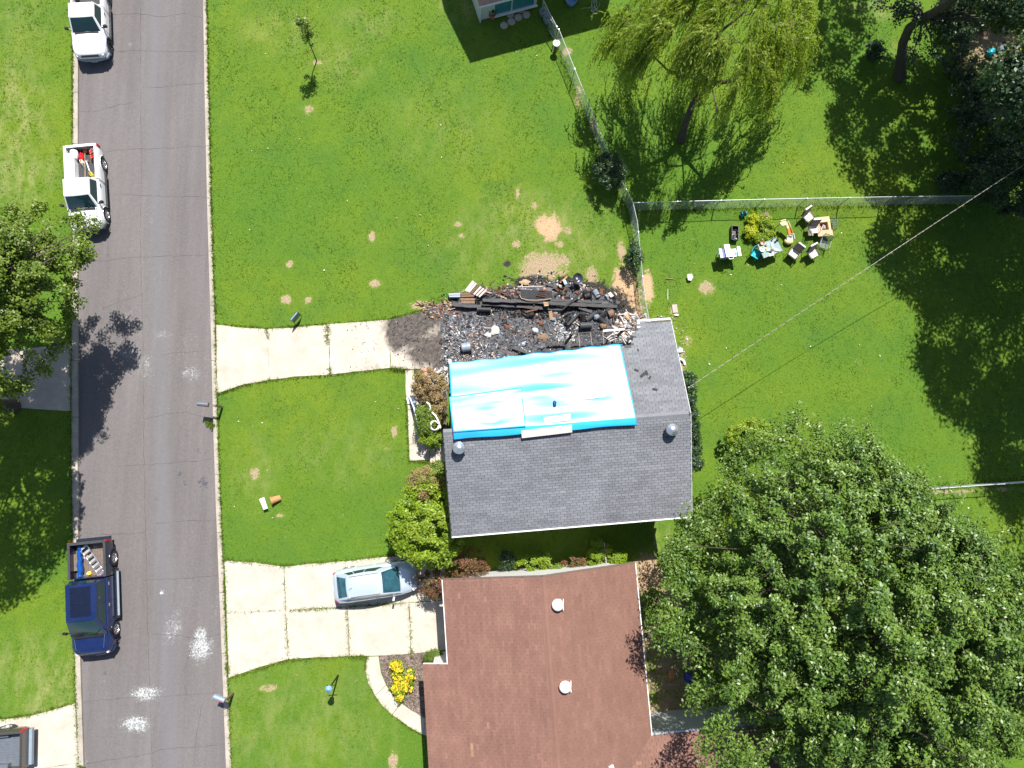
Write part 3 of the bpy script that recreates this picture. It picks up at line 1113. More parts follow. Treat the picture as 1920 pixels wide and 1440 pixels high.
roof_plane(SW, ue, slope_s, int(SL / e_), e_, w_, lambda t: (0, W_), grey, ['grey_sh'], 220, seed=4, tone_fn=soft_wear, near=P(1130, 815, 5.5))
TARP_E = (P(1180, 700, 4.9) - RW).dot(ue)
TARP_W = (P(845, 750, 5.1) - RW).dot(ue)
torn = [(1196, 656, .09), (1193, 694, .14), (1205, 703, .2), (1212, 699, .16), (1228, 730, .15), (1218, 708, .12)]
OS = NE_ + Vector((0, 0, 0))
# north slope tabs run from the north eave up; hidden ones under the tarp are not laid


def north_hole(mid, a, t):
    ax = (mid - RW).dot(ue)
    if ax < TARP_W + .1:
        return True
    dist = (mid - RW).dot(slope_n)
    if dist > cut_at(ax) - .04 - .1 * abs(math.sin(ax * 9)):
        return True
    if TARP_W + .3 < ax < TARP_E - .5 and dist > .1:
        return True
    return False


roof_plane(NE_, -ue, -slope_n, int(SL / e_), e_, w_, lambda t: (0, W_), grey, ['grey_sh'], 60, seed=6, tone_fn=soft_wear, hole=north_hole, near=P(1240, 740, 5.2))
# ridge caps, each bent over the ridge
cap_mb = MB()
cs, cn = -slope_s * .15, slope_n * .15
for sgn, dv in ((1, cs), (1, cn)):
    pass
nu_ = Vector((0, 0, .022))
vs = [Vector((0, 0, 0)) + cs + nu_ * .6, ue * .29 + cs + nu_ * .3, ue * .29 + nu_ * .9, nu_ * 1.2, ue * .29 + cn + nu_ * .3, cn + nu_ * .6]
cap_mb.add(vs + [v - Vector((0, 0, .012)) for v in vs], [(0, 1, 2, 3), (3, 2, 4, 5), (6, 9, 8, 7), (9, 11, 10, 8), (0, 6, 7, 1), (4, 10, 11, 5), (0, 3, 9, 6), (3, 5, 11, 9)], 0, .62)
cap_me = cap_mb.mesh('ridge_cap', 'grey_sh')
k = 0
a = 0.0
while a < W_ - .2:
    if not (TARP_W + .2 < a < TARP_E - .2):
        link('ridge_cap', cap_me, grey, RW + ue * a)
    a += .2
# torn shingles lying on the north slope
for i, (px, py, s) in enumerate(torn):
    z = 5.0
    for _ in range(4):
        q = P(px, py, z); z = RZ - rise * (q - RE).dot(nn) / HALF
    R_ = slope_n.to_track_quat('X', 'Z').to_matrix() @ Matrix.Rotation(i * 1.1, 3, 'Z')
    mb = MB().box(q + Vector((0, 0, .035)), (s * 1.5, s * .7, .008), R=R_, t=0.0)
    mb.build('torn_shingle', 'roof_felt', grey)
# fascia and gutter
MB().beam(SW + Vector((0, 0, -.04)) - nn * .03, SE + Vector((0, 0, -.04)) - nn * .03, .07, .11).build('gutter', 'white_trim', grey)
for (a, b) in ((SE, RE), (RE, NE_), (SW, RW)):
    MB().beam(a + Vector((0, 0, -.08)) + (ue * .02 if a is not SW else -ue * .02), b + Vector((0, 0, -.08)) + (ue * .02 if a is not SW else -ue * .02), .03, .16).build('fascia', 'char_grey' if a is SW else 'grey_siding', grey)
qn0 = RW + ue * cu[-1] + slope_n * SL
MB().beam(qn0 + Vector((0, 0, -.05)) + nn * .04, NE_ + Vector((0, 0, -.05)) + nn * .04, .09, .10).build('gutter', 'white_trim', grey)
# walls
ov = .42
wx0, wx1, wy0, wy1 = ov, W_ - ov, ov, 2 * HALF - ov


def gp(a, b, z):
    q = SW + ue * a + nn * b
    return Vector((q.x, q.y, z))


MB().slab([gp(wx0, wy0, .0), gp(wx1, wy0, .0), gp(wx1, wy0, EZ + .02), gp(wx0, wy0, EZ + .02)], .14).build('wall', 'siding', grey)
gable = [(wy0, 0), (wy1, 0), (wy1, EZ + .06), (HALF, RZ - .16), (wy0, EZ + .06)]
MB().slab([gp(wx1, b, z) for b, z in gable], .14).build('wall', 'siding', grey)
gable_w = [(wy0, 0), (2 * HALF - .6, 0), (2 * HALF - .6, .5), (HALF + 1.5, .9), (HALF + .9, 3.0), (HALF + .2, 3.6), (HALF, RZ - .16), (wy0, EZ + .06)]
gab_w = MB().slab([gp(wx0, b, z) for b, z in gable_w], .14).build('wall', 'siding', grey)
gab_w['label'] = 'smoke stained west wall'
IW = HALF + min(cd) * HALF / SL - .55
MB().slab([gp(wx0 + .3, IW, 0), gp(cu[-1] + .2, IW, 0), gp(cu[-1] + .2, IW, 4.1), gp(wx0 + .6, IW, 4.1)], .12).build('wall', 'charwood', grey)['label'] = 'scorched inner wall under the tarpaulin edge'
MB().slab([gp(cu[-1] + .2, wy1, 0), gp(wx1, wy1, 0), gp(wx1, wy1, EZ - .05), gp(cu[-1] + .2, wy1, EZ - .05)], .14).build('wall', 'siding', grey)
for (a, b) in ((3, 4.4), (6.5, 7.6), (9.5, 10.9)):
    wn_ = MB().slab([gp(a, wy0 - .03, 2.2), gp(b, wy0 - .03, 2.2), gp(b, wy0 - .03, 3.4), gp(a, wy0 - .03, 3.4)], .05).build('window', 'white_trim', grey)
    MB().slab([gp(a + .08, wy0 - .045, 2.28), gp(b - .08, wy0 - .045, 2.28), gp(b - .08, wy0 - .045, 3.32), gp(a + .08, wy0 - .045, 3.32)], .02).build('pane', 'darkglass', wn_)
for (b0, b1) in ((2.0, 3.4),):
    wn_ = MB().slab([gp(wx0 - .03, b0, 1.6), gp(wx0 - .03, b1, 1.6), gp(wx0 - .03, b1, 3.0), gp(wx0 - .03, b0, 3.0)], .05).build('window', 'white_trim', grey)
    MB().slab([gp(wx0 - .09, b0 + .08, 1.68), gp(wx0 - .09, b1 - .08, 1.68), gp(wx0 - .09, b1 - .08, 2.92), gp(wx0 - .09, b0 + .08, 2.92)], .02).build('pane', 'darkglass', wn_)
dr = MB().slab([gp(wx0 - .03, HALF - .3, .5), gp(wx0 - .03, HALF + .65, .5), gp(wx0 - .03, HALF + .65, 2.6), gp(wx0 - .03, HALF - .3, 2.6)], .05).build('door', 'oldwood', grey)


# roof ventilators
def turbine(px, py, z, label, mat='chrome', r=.30, base=True, white=False):
    q = P(px, py, z)
    t = thing('roof_vent', label, 'roof vent', q, group=None)
    MB().box((0, 0, -.02), (.55, .55, .03)).build('flashing', 'grey_sh' if not white else 'brown_sh', t)
    MB().lathe([(r * .55, -.02), (r * .55, .16)], 20).build('collar', mat, t, smooth=True)
    if white:
        MB().lathe([(r * .9, .12), (r * .98, .16), (r, .2), (r * .8, .26), (r * .4, .30), (.001, .31)], 24, cap0=True).build('cap', mat, t, smooth=True, ang=60)
        MB().beam((r * .95, -r * .9, .1), (r * .95, r * .9, .1), .03, .05).build('bracket', mat, t)
    else:
        mb = MB()
        n = 22
        for j in range(n):
            a = 2 * PI * j / n
            pr = []
            for kk in range(6):
                ph = PI * (.08 + .84 * kk / 5)
                rr_ = r * (.35 + .65 * math.sin(ph))
                aa = a + .25 * kk / 5
                pr.append((rr_ * math.cos(aa), rr_ * math.sin(aa), .16 + .30 * (1 - math.cos(ph)) / 2))
            vs = []
            for kk, (x, y, zz) in enumerate(pr):
                an = math.atan2(y, x)
                vs.append((x, y, zz)); vs.append((x * .93 + math.cos(an + 1.57) * .075, y * .93 + math.sin(an + 1.57) * .075, zz))
            mb.add(vs, [(2 * kk, 2 * kk + 1, 2 * kk + 3, 2 * kk + 2) for kk in range(5)])
        mb.build('vanes', mat, t, smooth=True, ang=70)
        MB().lathe([(r * .62, .44), (r * .55, .48), (r * .3, .51), (.001, .52)], 20).build('cap', mat, t, smooth=True, ang=60)
    return t


turbine(861, 840, 5.42, 'round silver turbine vent at the west end of the grey roof, next to the tarpaulin')
turbine(1257, 806, 5.42, 'round silver turbine vent at the east end of the grey roof')

# ---- tarpaulin, draped cloth following both slopes
def on_roof(a, d):
    """a metres from west end, d metres from ridge (north positive)"""
    return RW + ue * a + (slope_n * d if d > 0 else slope_s * d)


def roof_solve(px, py):
    z = 5.0
    for _ in range(8):
        q = P(px, py, z)
        dn = (q - RE).dot(nn)
        z = RZ - rise * abs(dn) / HALF
    return ((q - RW).dot(ue), dn * SL / HALF)


tc = [roof_solve(*p) for p in ((842, 683), (1162, 646), (1192, 797), (851, 825))]   # NW NE SE SW


def bil(c, u, v):
    return tuple(c[0][i] * (1 - u) * (1 - v) + c[1][i] * u * (1 - v) + c[2][i] * u * v + c[3][i] * (1 - u) * v for i in (0, 1))


def tarp_sheet(name, corners, nu, nv, off, seed, edge=None, parent=None, wr=1.0, th=.004, mat='tarp'):
    rn = np.random.default_rng(seed)
    waves = [(rn.uniform(.2, 1.0), rn.uniform(2.5, 8), rn.uniform(0, 6.28), rn.uniform(.4, 1)) for _ in range(7)]
    bumps = [(rn.uniform(0, 1), rn.uniform(0, 1), rn.uniform(.05, .2), rn.uniform(.01, .05), rn.uniform(.004, .012)) for _ in range(14)]

    def fn(u, v):
        a, d = bil(corners, u, v)
        if edge:
            d += edge(u, v)
        p = on_roof(a, d)
        h = 0
        for (fa, fd, ph, am) in waves:
            h += am * math.sin(fa * a + fd * d + ph + .5 * math.sin(a * .8 + ph))
        h = h * .0035 * wr
        for (bu, bv, ru, rv, am) in bumps:
            h += am * wr * math.exp(-((u - bu) / ru) ** 2 - ((v - bv) / rv) ** 2)
        for (bu, bv, ru, rv, am) in ((.56, .76, .22, .13, -.14), (.50, .50, .16, .08, .07), (.80, .60, .10, .08, -.07), (.40, .16, .35, .07, .04), (.62, .34, .12, .05, .02), (.20, .40, .2, .15, .02)):
            h += am * wr * math.exp(-((u - bu) / ru) ** 2 - ((v - bv) / rv) ** 2)
        rounding = -.02 * math.exp(-(d / .15) ** 2)
        return tuple(p + Vector((0, 0, 1)) * (off + max(h + .10, -.05) + rounding + .09))
    mb = MB().grid(lambda u, v: fn(u, 1 - v), nu, nv)
    o_ = mb.build(name, mat, parent, smooth=True, ang=80)
    sm = o_.modifiers.new('solid', 'SOLIDIFY'); sm.thickness = th; sm.offset = 1
    return o_


tarp = tarp_sheet('tarpaulin', tc, 120, 90, .0, 5, edge=lambda u, v: .02 * math.sin(u * 17) * (1 if v < .05 or v > .95 else 0) + (.03 * math.sin(u * 41) if v < .02 else 0))
tag(tarp, 'bright blue tarpaulin pulled over the ridge of the grey roof', 'tarpaulin')
t2 = [roof_solve(*p) for p in ((842, 745), (978, 727), (985, 801), (850, 812))]
ov2 = tarp_sheet('overlapping_sheet', t2, 50, 30, .03, 9, wr=.35)
ov2.parent = tarp
# loose hem along the burnt edge
hem = []
for i in range(40):
    u = i / 39
    a, d = bil(tc, u, 0)
    hem.append((a, d))
mb = MB()
vs = []
for i, (a, d) in enumerate(hem):
    p = on_roof(a, d - .02)
    vs.append(p + Vector((0, 0, .05)))
    vs.append(p + nn * (.05 + .03 * math.sin(i * 1.7)) + Vector((0, 0, -.16 - .05 * math.sin(i * 2.3))))
mb.add(vs, [(2 * i, 2 * i + 1, 2 * i + 3, 2 * i + 2) for i in range(39)])
M['tarp_dark'] = simple('tarp_hem', (0.006, 0.06, 0.36), 0.45, var=.3, scale=10)
mb.build('hem', 'tarp_dark', tarp)
# battens on the tarp
for (c4, nm, lab, mt) in (([(977, 808), (1071, 797), (1072, 811), (978, 822)], 'wooden_board', 'pale pinkish board holding down the south hem of the tarpaulin', 'board'),
                          ([(1019, 783), (1068, 777), (1070, 788), (1020, 794)], 'wooden_board', 'short white board on the tarpaulin just above the longer pink one', 'white'),
                          ([(1088, 742), (1133, 737), (1134, 745), (1089, 750)], 'wooden_board', 'thin white strip lying on the east half of the tarpaulin', 'white')):
    if mt == 'board' and 'board' not in M:
        M['board'] = simple('pinkish_board', (0.62, 0.53, 0.48), 0.8, var=.15, stretch=(1, 8, 1))
    pts = []
    for px, py in c4:
        a, d = roof_solve(px, py)
        pts.append(on_roof(a, d) + Vector((0, 0, .20)))
    nrmv = (pts[1] - pts[0]).cross(pts[3] - pts[0])
    pts[2] = pts[1] + pts[3] - pts[0]
    tag(MB().slab(pts, .035).build(nm, mt), lab, 'board')
q = on_roof(*roof_solve(1039, 757))
o = MB().blob((0, 0, .06), (.09, .16, .05), n=8, k=5, jit=.25).build('sandbag', 'blue', loc=q + Vector((0, 0, .12)), smooth=True, ang=60)
M['bagblue'] = simple('dark_blue_bag', (0.01, 0.03, 0.16), 0.6)
o.data.materials[0] = M['bagblue']
tag(o, 'small dark blue bundle weighing down the middle of the tarpaulin', 'bag')

# ---- brown house
BZ, BR = 3.3, 4.85
bNW, bNE = P(830, 1087, BZ), P(1190, 1056, BZ)
bu = (bNE - bNW).normalized(); BW = (bNE - bNW).length
bs = Vector((bu.y, -bu.x, 0))                    # southwards
bh = BW / 2
brise = BR - BZ
LEN = 17.0
brown = thing('brown_roof_house', 'house with reddish brown shingle roof and two white round vents', 'house')
up_e = (bu * bh + Vector((0, 0, brise))).normalized()       # up the west slope (towards east)
up_w = (-bu * bh + Vector((0, 0, brise))).normalized()      # up the east slope (towards west)
BSL = math.hypot(bh, brise)
notch = (P(842, 1245, BZ) - bNW).dot(bs)
ext = (P(842, 1246, BZ) - P(797, 1251, 2.95)).length
ext_sl = ext * BSL / bh
deck_poly([bNW, bNW + bs * LEN, bNW + bs * LEN + up_e * BSL, bNW + up_e * BSL], .1, 'roof_deck', 'brown_felt', brown)
deck_poly([bNE, bNE + bs * LEN, bNE + bs * LEN + up_w * BSL, bNE + up_w * BSL], .1, 'roof_deck', 'brown_felt', brown)
e0 = bNW + bs * notch
deck_poly([e0, e0 - up_e * ext_sl, e0 - up_e * ext_sl + bs * (LEN - notch), e0 + bs * (LEN - notch)], .1, 'roof_deck', 'brown_felt', brown)


def btone_east(mid, run, rr):  # lower tab tones for the east slope
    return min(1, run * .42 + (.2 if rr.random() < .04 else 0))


def bwear(mid, run, rr):
    return min(1, .15 + run * .62 + (.28 if rr.random() < .07 else 0))


nr_ext = int(round(ext_sl / .14))
eB = ext_sl / nr_ext
Obig = bNW - up_e * ext_sl
roof_plane(Obig, bs, up_e, nr_ext + int(BSL / eB), eB, .305, lambda t: ((notch if t < ext_sl else 0), LEN), brown, ['brown_sh'], 150, seed=8, gap=.004, tone_fn=bwear, near=P(1030, 1090, 4.8))
roof_plane(bNE + bs * LEN, -bs, up_w, int(BSL / eB), eB, .305, lambda t: (0, LEN), brown, ['brown_sh'], 150, seed=9, gap=.003, tone_fn=btone_east, near=P(1040, 1090, 4.8))
# ridge caps
cap_mb = MB()
cs, cn = -up_e * .15, -up_w * .15
vs = [cs + nu_ * .6, bs * .29 + cs + nu_ * .3, bs * .29 + nu_ * .9, nu_ * 1.2, bs * .29 + cn + nu_ * .3, cn + nu_ * .6]
cap_mb.add(vs + [v - Vector((0, 0, .012)) for v in vs], [(0, 1, 2, 3), (3, 2, 4, 5), (6, 9, 8, 7), (9, 11, 10, 8), (0, 6, 7, 1), (4, 10, 11, 5), (0, 3, 9, 6), (3, 5, 11, 9)], 0, .5)
cap_me = cap_mb.mesh('ridge_cap', 'brown_sh')
a = 0
while a < LEN - .3:
    link('ridge_cap', cap_me, brown, bNW + up_e * BSL + bs * a)
    a += .2
# wing running east
WZ = BZ
wA = P(1222, 1379, WZ)
wdep = (wA - bNE).dot(bs)
wA = bNE + bs * wdep - bu * 3.2
wu = bu
wl = 14.0
wrise = 1.2
whalf = 3.6
wn_s = (bs * whalf + Vector((0, 0, wrise))).normalized()
WSL = math.hypot(whalf, wrise)
# valley: wing plane meets the main east slope
deck_poly([wA + bu * 3.2, wA + bu * wl, wA + bu * wl + wn_s * WSL, wA + wn_s * WSL + bu * .0], .1, 'roof_deck', 'brown_felt', brown)


def wing_lim(t):
    zr = WZ + t * wrise / WSL
    # main slope height at distance from its eave x: WZ + x*brise/bh
    x = (zr - WZ) * bh / brise
    return (3.2 - x - .03, wl)


roof_plane(wA, wu, wn_s, int(WSL / eB), eB, .305, wing_lim, brown, ['brown_sh'], 0, seed=12, tone_fn=bwear, lift=.022)
deck_poly([wA + bs * 2 * whalf + bu * 3.2, wA + bs * 2 * whalf + bu * wl, wA + bu * wl + wn_s * WSL, wA + wn_s * WSL], .1, 'roof_deck', 'brown_sh', brown)
dz = Vector((0, 0, -.06))
for a, b, m_ in ((bNW, bNW + bs * notch, 'white_trim'), (e0 - up_e * ext_sl, e0, 'white_trim'), (e0 - up_e * ext_sl, e0 - up_e * ext_sl + bs * (LEN - notch), 'white_trim'),
                 (bNE, bNE + bs * wdep, 'white_trim'), (bNW, bNW + up_e * BSL, 'brownmetal'), (bNE, bNE + up_w * BSL, 'brownmetal')):
    od = bu * (-.03 if a is bNW or a is e0 else .03)
    if m_ == 'brownmetal':
        od = -bs * .03
    MB().beam(a + dz + (od if (a - bNE).length > 0.01 or m_ == 'brownmetal' else bu * .04), b + dz + (od if (a - bNE).length > 0.01 or m_ == 'brownmetal' else bu * .04), .04, .13).build('gutter' if m_ == 'white_trim' else 'fascia', m_, brown)
MB().beam(wA + bu * 3.2 + dz - bs * .05, wA + bu * wl + dz - bs * .05, .09, .11).build('gutter', 'galv', brown)
bo = .4


def bp(a, b, z):
    q = bNW + bu * a + bs * b
    return Vector((q.x, q.y, z))


MB().slab([bp(bo, bo, 0), bp(BW - bo, bo, 0), bp(BW - bo, bo, BZ + .1), bp(bh, bo, BR - .2), bp(bo, bo, BZ + .1)], .14).build('wall', 'siding', brown)
MB().slab([bp(bo, bo, 0), bp(bo, LEN, 0), bp(bo, LEN, BZ), bp(bo, bo, BZ)], .14).build('wall', 'siding', brown)
MB().slab([bp(-ext + bo, notch + bo, 0), bp(-ext + bo, LEN, 0), bp(-ext + bo, LEN, 2.8), bp(-ext + bo, notch + bo, 2.8)], .14).build('wall', 'siding', brown)
MB().slab([bp(-ext + bo, notch + bo, 0), bp(bo, notch + bo, 0), bp(bo, notch + bo, 3.0), bp(-ext + bo, notch + bo, 2.8)], .14).build('wall', 'siding', brown)
MB().slab([bp(BW - bo, bo, 0), bp(BW - bo, wdep + bo, 0), bp(BW - bo, wdep + bo, BZ), bp(BW - bo, bo, BZ)], .14).build('wall', 'siding', brown)
MB().slab([bp(-ext + bo, LEN - bo, 0), bp(BW - bo, LEN - bo, 0), bp(BW - bo, LEN - bo, BZ + .1), bp(bh, LEN - bo, BR - .2), bp(-ext + bo, LEN - bo, 2.85)], .14).build('wall', 'siding', brown)
ww = MB().slab([bp(BW - bo, wdep + .32, 0), bp(BW + 9, wdep + .32, 0), bp(BW + 9, wdep + .32, WZ), bp(BW - bo, wdep + .32, WZ)], .14).build('wall', 'grey_siding', brown)
wd = MB().slab([bp(BW + 1.0, wdep + .27, 1.1), bp(BW + 2.6, wdep + .27, 1.1), bp(BW + 2.6, wdep + .27, 2.9), bp(BW + 1.0, wdep + .27, 2.9)], .05).build('window', 'white_trim', brown)
MB().slab([bp(BW + 1.08, wdep + .24, 2.4), bp(BW + 2.52, wdep + .24, 2.4), bp(BW + 2.52, wdep + .24, 2.8), bp(BW + 1.08, wdep + .24, 2.8)], .02).build('pane', 'darkglass', wd)
gd = MB().slab([bp(bo - .03, 1.2, .05), bp(bo - .03, 5.4, .05), bp(bo - .03, 5.4, 2.3), bp(bo - .03, 1.2, 2.3)], .05).build('garage_door', 'white_trim', brown)
turbine(1045, 1133, 4.72, 'round white roof vent nearest the north edge of the brown roof', 'white', .27, white=True)
turbine(1059, 1286, 4.72, 'round white roof vent further south on the brown roof', 'white', .27, white=True)
q = P(1146, 1438, 4.0)
t = thing('vent_pipe', 'small white vent box at the bottom edge of the brown roof', 'vent', q - Vector((0, 0, .1)))
MB().box((0, 0, .1), (.22, .18, .22), rz=.3).build('hood', 'white', t)
MB().box((0, 0, -.01), (.36, .3, .03), rz=.3).build('flashing', 'galv', t)

# ---- white house at the top edge: tall main block beyond the frame with a low glazed lean-to
wh = thing('white_house', 'white house at the top edge with a low teal-glazed extension', 'house')
HZ, HR = 6.4, 7.9
A0 = P(913, 3, 0)
hu = (P(1068, -38, 0) - A0).normalized()
hn = Vector((-hu.y, hu.x, 0))
hl = 8.6


def hp(a, b, z):
    q = A0 + hu * a + hn * b
    return Vector((q.x, q.y, z))


MB().slab([hp(0, 0, HZ), hp(hl, 0, HZ), hp(hl, 4.2, HR), hp(0, 4.2, HR)], .15).build('roof', 'brown_sh', wh)
MB().slab([hp(0, 8.4, HZ), hp(hl, 8.4, HZ), hp(hl, 4.2, HR), hp(0, 4.2, HR)], .15).build('roof', 'brown_sh', wh)
for pts in ([hp(.4, .4, 0), hp(hl - .4, .4, 0), hp(hl - .4, .4, HZ), hp(.4, .4, HZ)], [hp(.4, .4, 0), hp(.4, 8, 0), hp(.4, 8, HZ), hp(.4, 4.2, HR - .2), hp(.4, .4, HZ)],
            [hp(hl - .4, .4, 0), hp(hl - .4, 8, 0), hp(hl - .4, 8, HZ), hp(hl - .4, 4.2, HR - .2), hp(hl - .4, .4, HZ)], [hp(.4, 8, 0), hp(hl - .4, 8, 0), hp(hl - .4, 8, HZ), hp(.4, 8, HZ)]):
    MB().slab(pts, .15).build('wall', 'siding', wh)
L0 = P(902, 38, 0)


def lp(a, b, z):
    q = L0 + hu * a + hn * b
    return Vector((q.x, q.y, z))


ll = 3.3
lh = 1.3
MB().slab([lp(0, 0, 0), lp(ll, 0, 0), lp(ll, 0, lh), lp(0, 0, lh)], .12).build('extension_wall', 'siding', wh)
MB().slab([lp(0, 0, 0), lp(0, 1.5, 0), lp(0, 1.5, lh), lp(0, 0, lh)], .12).build('extension_wall', 'siding', wh)
MB().slab([lp(-.12, -.1, lh + .02), lp(ll, -.1, lh + .02), lp(ll, 1.5, lh + .5), lp(-.12, 1.5, lh + .5)], .06).build('extension_roof', 'brick', wh)
MB().beam(lp(-.14, -.14, lh), lp(ll, -.14, lh), .07, .09).build('gutter', 'white_trim', wh)
MB().beam(lp(-.08, -.1, 0), lp(-.08, -.1, lh), .08, .08).build('downpipe', 'white_trim', wh)
for (a, b) in ((.78, 1.75), (1.83, 3.1)):
    w1 = MB().slab([lp(a - .05, -.05, .22), lp(b + .05, -.05, .22), lp(b + .05, -.05, lh - .03), lp(a - .05, -.05, lh - .03)], .03).build('window', 'white_trim', wh)
    MB().slab([lp(a, -.075, .28), lp(b, -.075, .28), lp(b, -.075, lh - .08), lp(a, -.075, lh - .08)], .02).build('pane', 'tealglass', w1)
MB().beam(lp(.7, -.14, .2), lp(ll, -.14, .2), .12, .06).build('sill', 'white_trim', wh)

# ================================================================== FOLIAGE
def nrm3(a):
    return a / (np.linalg.norm(a, axis=-1, keepdims=True) + 1e-9)


def leaf_quads(C, N, size, rng, aspect=0.55, fold=0.18, axis=None):
    """rhombus leaves: centres C, normals N, lengths size"""
    n = len(C)
    r = rng.normal(size=(n, 3)) if axis is None else axis + rng.normal(size=(n, 3)) * .25
    A = nrm3(r - N * np.sum(r * N, -1, keepdims=True))
    B = np.cross(N, A)
    L = size[:, None] / 2
    w = L * aspect
    V = np.stack([C - A * L, C + B * w + N * L * fold, C + A * L, C - B * w + N * L * fold], 1)
    return V


def clumps_to_leaves(cc, cr, cd, per, rng, leaf=.13, flat=.75, sig=.55, aspect=.55, stretch=1.0):
    """cc centres, cr radii, cd outward dir; per leaves per clump"""
    k = len(cc)
    n = k * per
    ci = np.repeat(np.arange(k), per)
    d = nrm3(rng.normal(size=(n, 3)))
    r = rng.uniform(0, 1, n) ** 0.45
    off = d * r[:, None] * cr[ci][:, None]
    off[:, 2] *= flat
    al = np.sum(off * cd[ci], -1, keepdims=True)
    off = off + cd[ci] * al * (stretch - 1)
    C = cc[ci] + off
    N = nrm3(d * .45 + cd[ci] * .45 + np.array([0, 0, .65]) + rng.normal(size=(n, 3)) * sig)
    S = leaf * rng.uniform(.65, 1.25, n)
    V = leaf_quads(C, N, S, rng, aspect)
    ct = rng.uniform(0, 1, k)
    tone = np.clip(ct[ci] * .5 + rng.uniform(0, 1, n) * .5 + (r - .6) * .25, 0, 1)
    return V, tone


def crown_clumps(c, R, n, rng, rad=(.4, .7), inner=.3, zlow=-.35, lump=.18, seed=0, spread=None):
    c = np.array(c, float); R = np.array(R, float)
    out, rr_, dd = [], [], []
    lob = nrm3(rng.normal(size=(14, 3))) ; la = rng.uniform(-1, 1, 14)
    while len(out) < n:
        d = nrm3(rng.normal(size=(1, 3)))[0]
        if d[2] < zlow:
            continue
        k = 1 + lump * float(np.sum(la * np.exp(-((lob - d) ** 2).sum(1) / .12)))
        s = rng.uniform(.86, 1.0) if rng.random() > inner else rng.uniform(.4, .86)
        p = c + d * R * k * s
        if spread and any(np.sum((p - q) ** 2) < (spread * rng.uniform(.6, 1.2)) ** 2 for q in out[-500:]):
            if rng.random() > .03:
                continue
        out.append(p); rr_.append(rng.uniform(*rad)); dd.append(nrm3((d / R)[None])[0])
    return np.array(out), np.array(rr_), np.array(dd)


def bough_clumps(c, R, nb, per, rng, rad=(.2, .42), zlow=-.2, lat=.55, depth=.5, center=None):
    """leaf clumps strung along boughs that radiate from the middle of the crown"""
    c = np.array(c, float); R = np.array(R, float)
    dirs = []
    g = (1 + 5 ** .5) / 2
    k = 0
    while len(dirs) < nb and k < 4000:
        z = 1 - (k + .5) / (nb * 1.0) * (1 - zlow)
        k += 1
        if z < zlow:
            break
        a = 2 * PI * k / g + rng.normal() * .25
        s = math.sqrt(max(0, 1 - z * z))
        dirs.append(nrm3((np.array([s * math.cos(a), s * math.sin(a), z]) + rng.normal(size=3) * .13)[None])[0])
    P_, r_, d_ = [], [], []
    for d in dirs:
        ln = rng.uniform(.80, 1.10)
        tipp = c + d * R * ln
        ax = nrm3((tipp - (c - np.array([0, 0, R[2] * .5])))[None])[0]
        drop = rng.uniform(.0, .5)
        size = rng.uniform(.7, 1.3)
        for j in range(int(per * size)):
            t = 1 - depth * rng.random() ** 1.4
            w = lat * size * (1.15 - .75 * (t - (1 - depth)) / depth)
            o = rng.normal(size=3) * w * .55
            o -= ax * np.dot(o, ax) * .5
            p = c + (tipp - c) * t + o
            p[2] -= drop * max(0, (t - .75)) * 2 + np.sum(o * o) * .35
            P_.append(p); r_.append(rng.uniform(*rad)); d_.append(nrm3((ax * .8 + o * .9 + np.array([0, 0, .1]))[None])[0])
    return np.array(P_), np.array(r_), np.array(d_), dirs


def trunk_mesh(base, top, r0, r1, cc, rng, per_limb=None, forks=7, bark='bark', nmax=220, bend=.4, taper=.05):
    base, top = np.array(base, float), np.array(top, float)
    mb = MB()
    pts = []
    mid = (base + top) / 2 + rng.normal(size=3) * np.array([bend, bend, 0]) * .3
    for i in range(9):
        t = i / 8
        pts.append((1 - t) ** 2 * base + 2 * t * (1 - t) * mid + t * t * top)
    flare = [1.5 if i == 0 else (1.15 if i == 1 else 1.0) for i in range(9)]
    mb.tube(pts, [(r0 * (1 - i / 8) + r1 * i / 8) * flare[i] for i in range(9)], 10)
    # main limbs then twigs
    k = len(cc)
    sel = rng.permutation(k)[:forks]
    limbs = []
    for s in sel:
        st = pts[int(rng.integers(4, 8))]
        en = st + (cc[s] - st) * .72
        md = (st + en) / 2 + np.array([0, 0, .25 * np.linalg.norm(en - st) * .5])
        lp_ = [(1 - t) ** 2 * st + 2 * t * (1 - t) * md + t * t * en for t in np.linspace(0, 1, 7)]
        rr_ = np.linspace(r1 * .55, r1 * .15, 7)
        mb.tube(lp_, list(rr_), 6)
        limbs += [(p, q) for p, q in zip(lp_[2:], rr_[2:])]
    limbs += [(p, r1) for p in pts[5:]]
    LP = np.array([l[0] for l in limbs])
    for i in rng.permutation(k)[:nmax]:
        j = int(np.argmin(((LP - cc[i]) ** 2).sum(1)))
        st, en = LP[j], cc[i]
        md = (st + en) / 2 + rng.normal(size=3) * .12
        mb.tube([st, md, en], [min(limbs[j][1] * .5, .05), .03, .012], 4, cap=False)
    return mb


def project(A):
    q = (np.asarray(A) - np.array([0, 0, CAM_H])) @ CAM_R
    return 960 + FPX * q[:, 0] / -q[:, 2], 720 - FPX * q[:, 1] / -q[:, 2]


CROWN_EDGE = [(1262, 1110), (1275, 1040), (1338, 965), (1362, 900), (1440, 818), (1510, 806), (1630, 845), (1700, 905), (1930, 1100), (2400, 1300), (2400, 2400), (1450, 2400), (1440, 1470), (1375, 1410), (1318, 1320), (1300, 1250), (1268, 1175)]


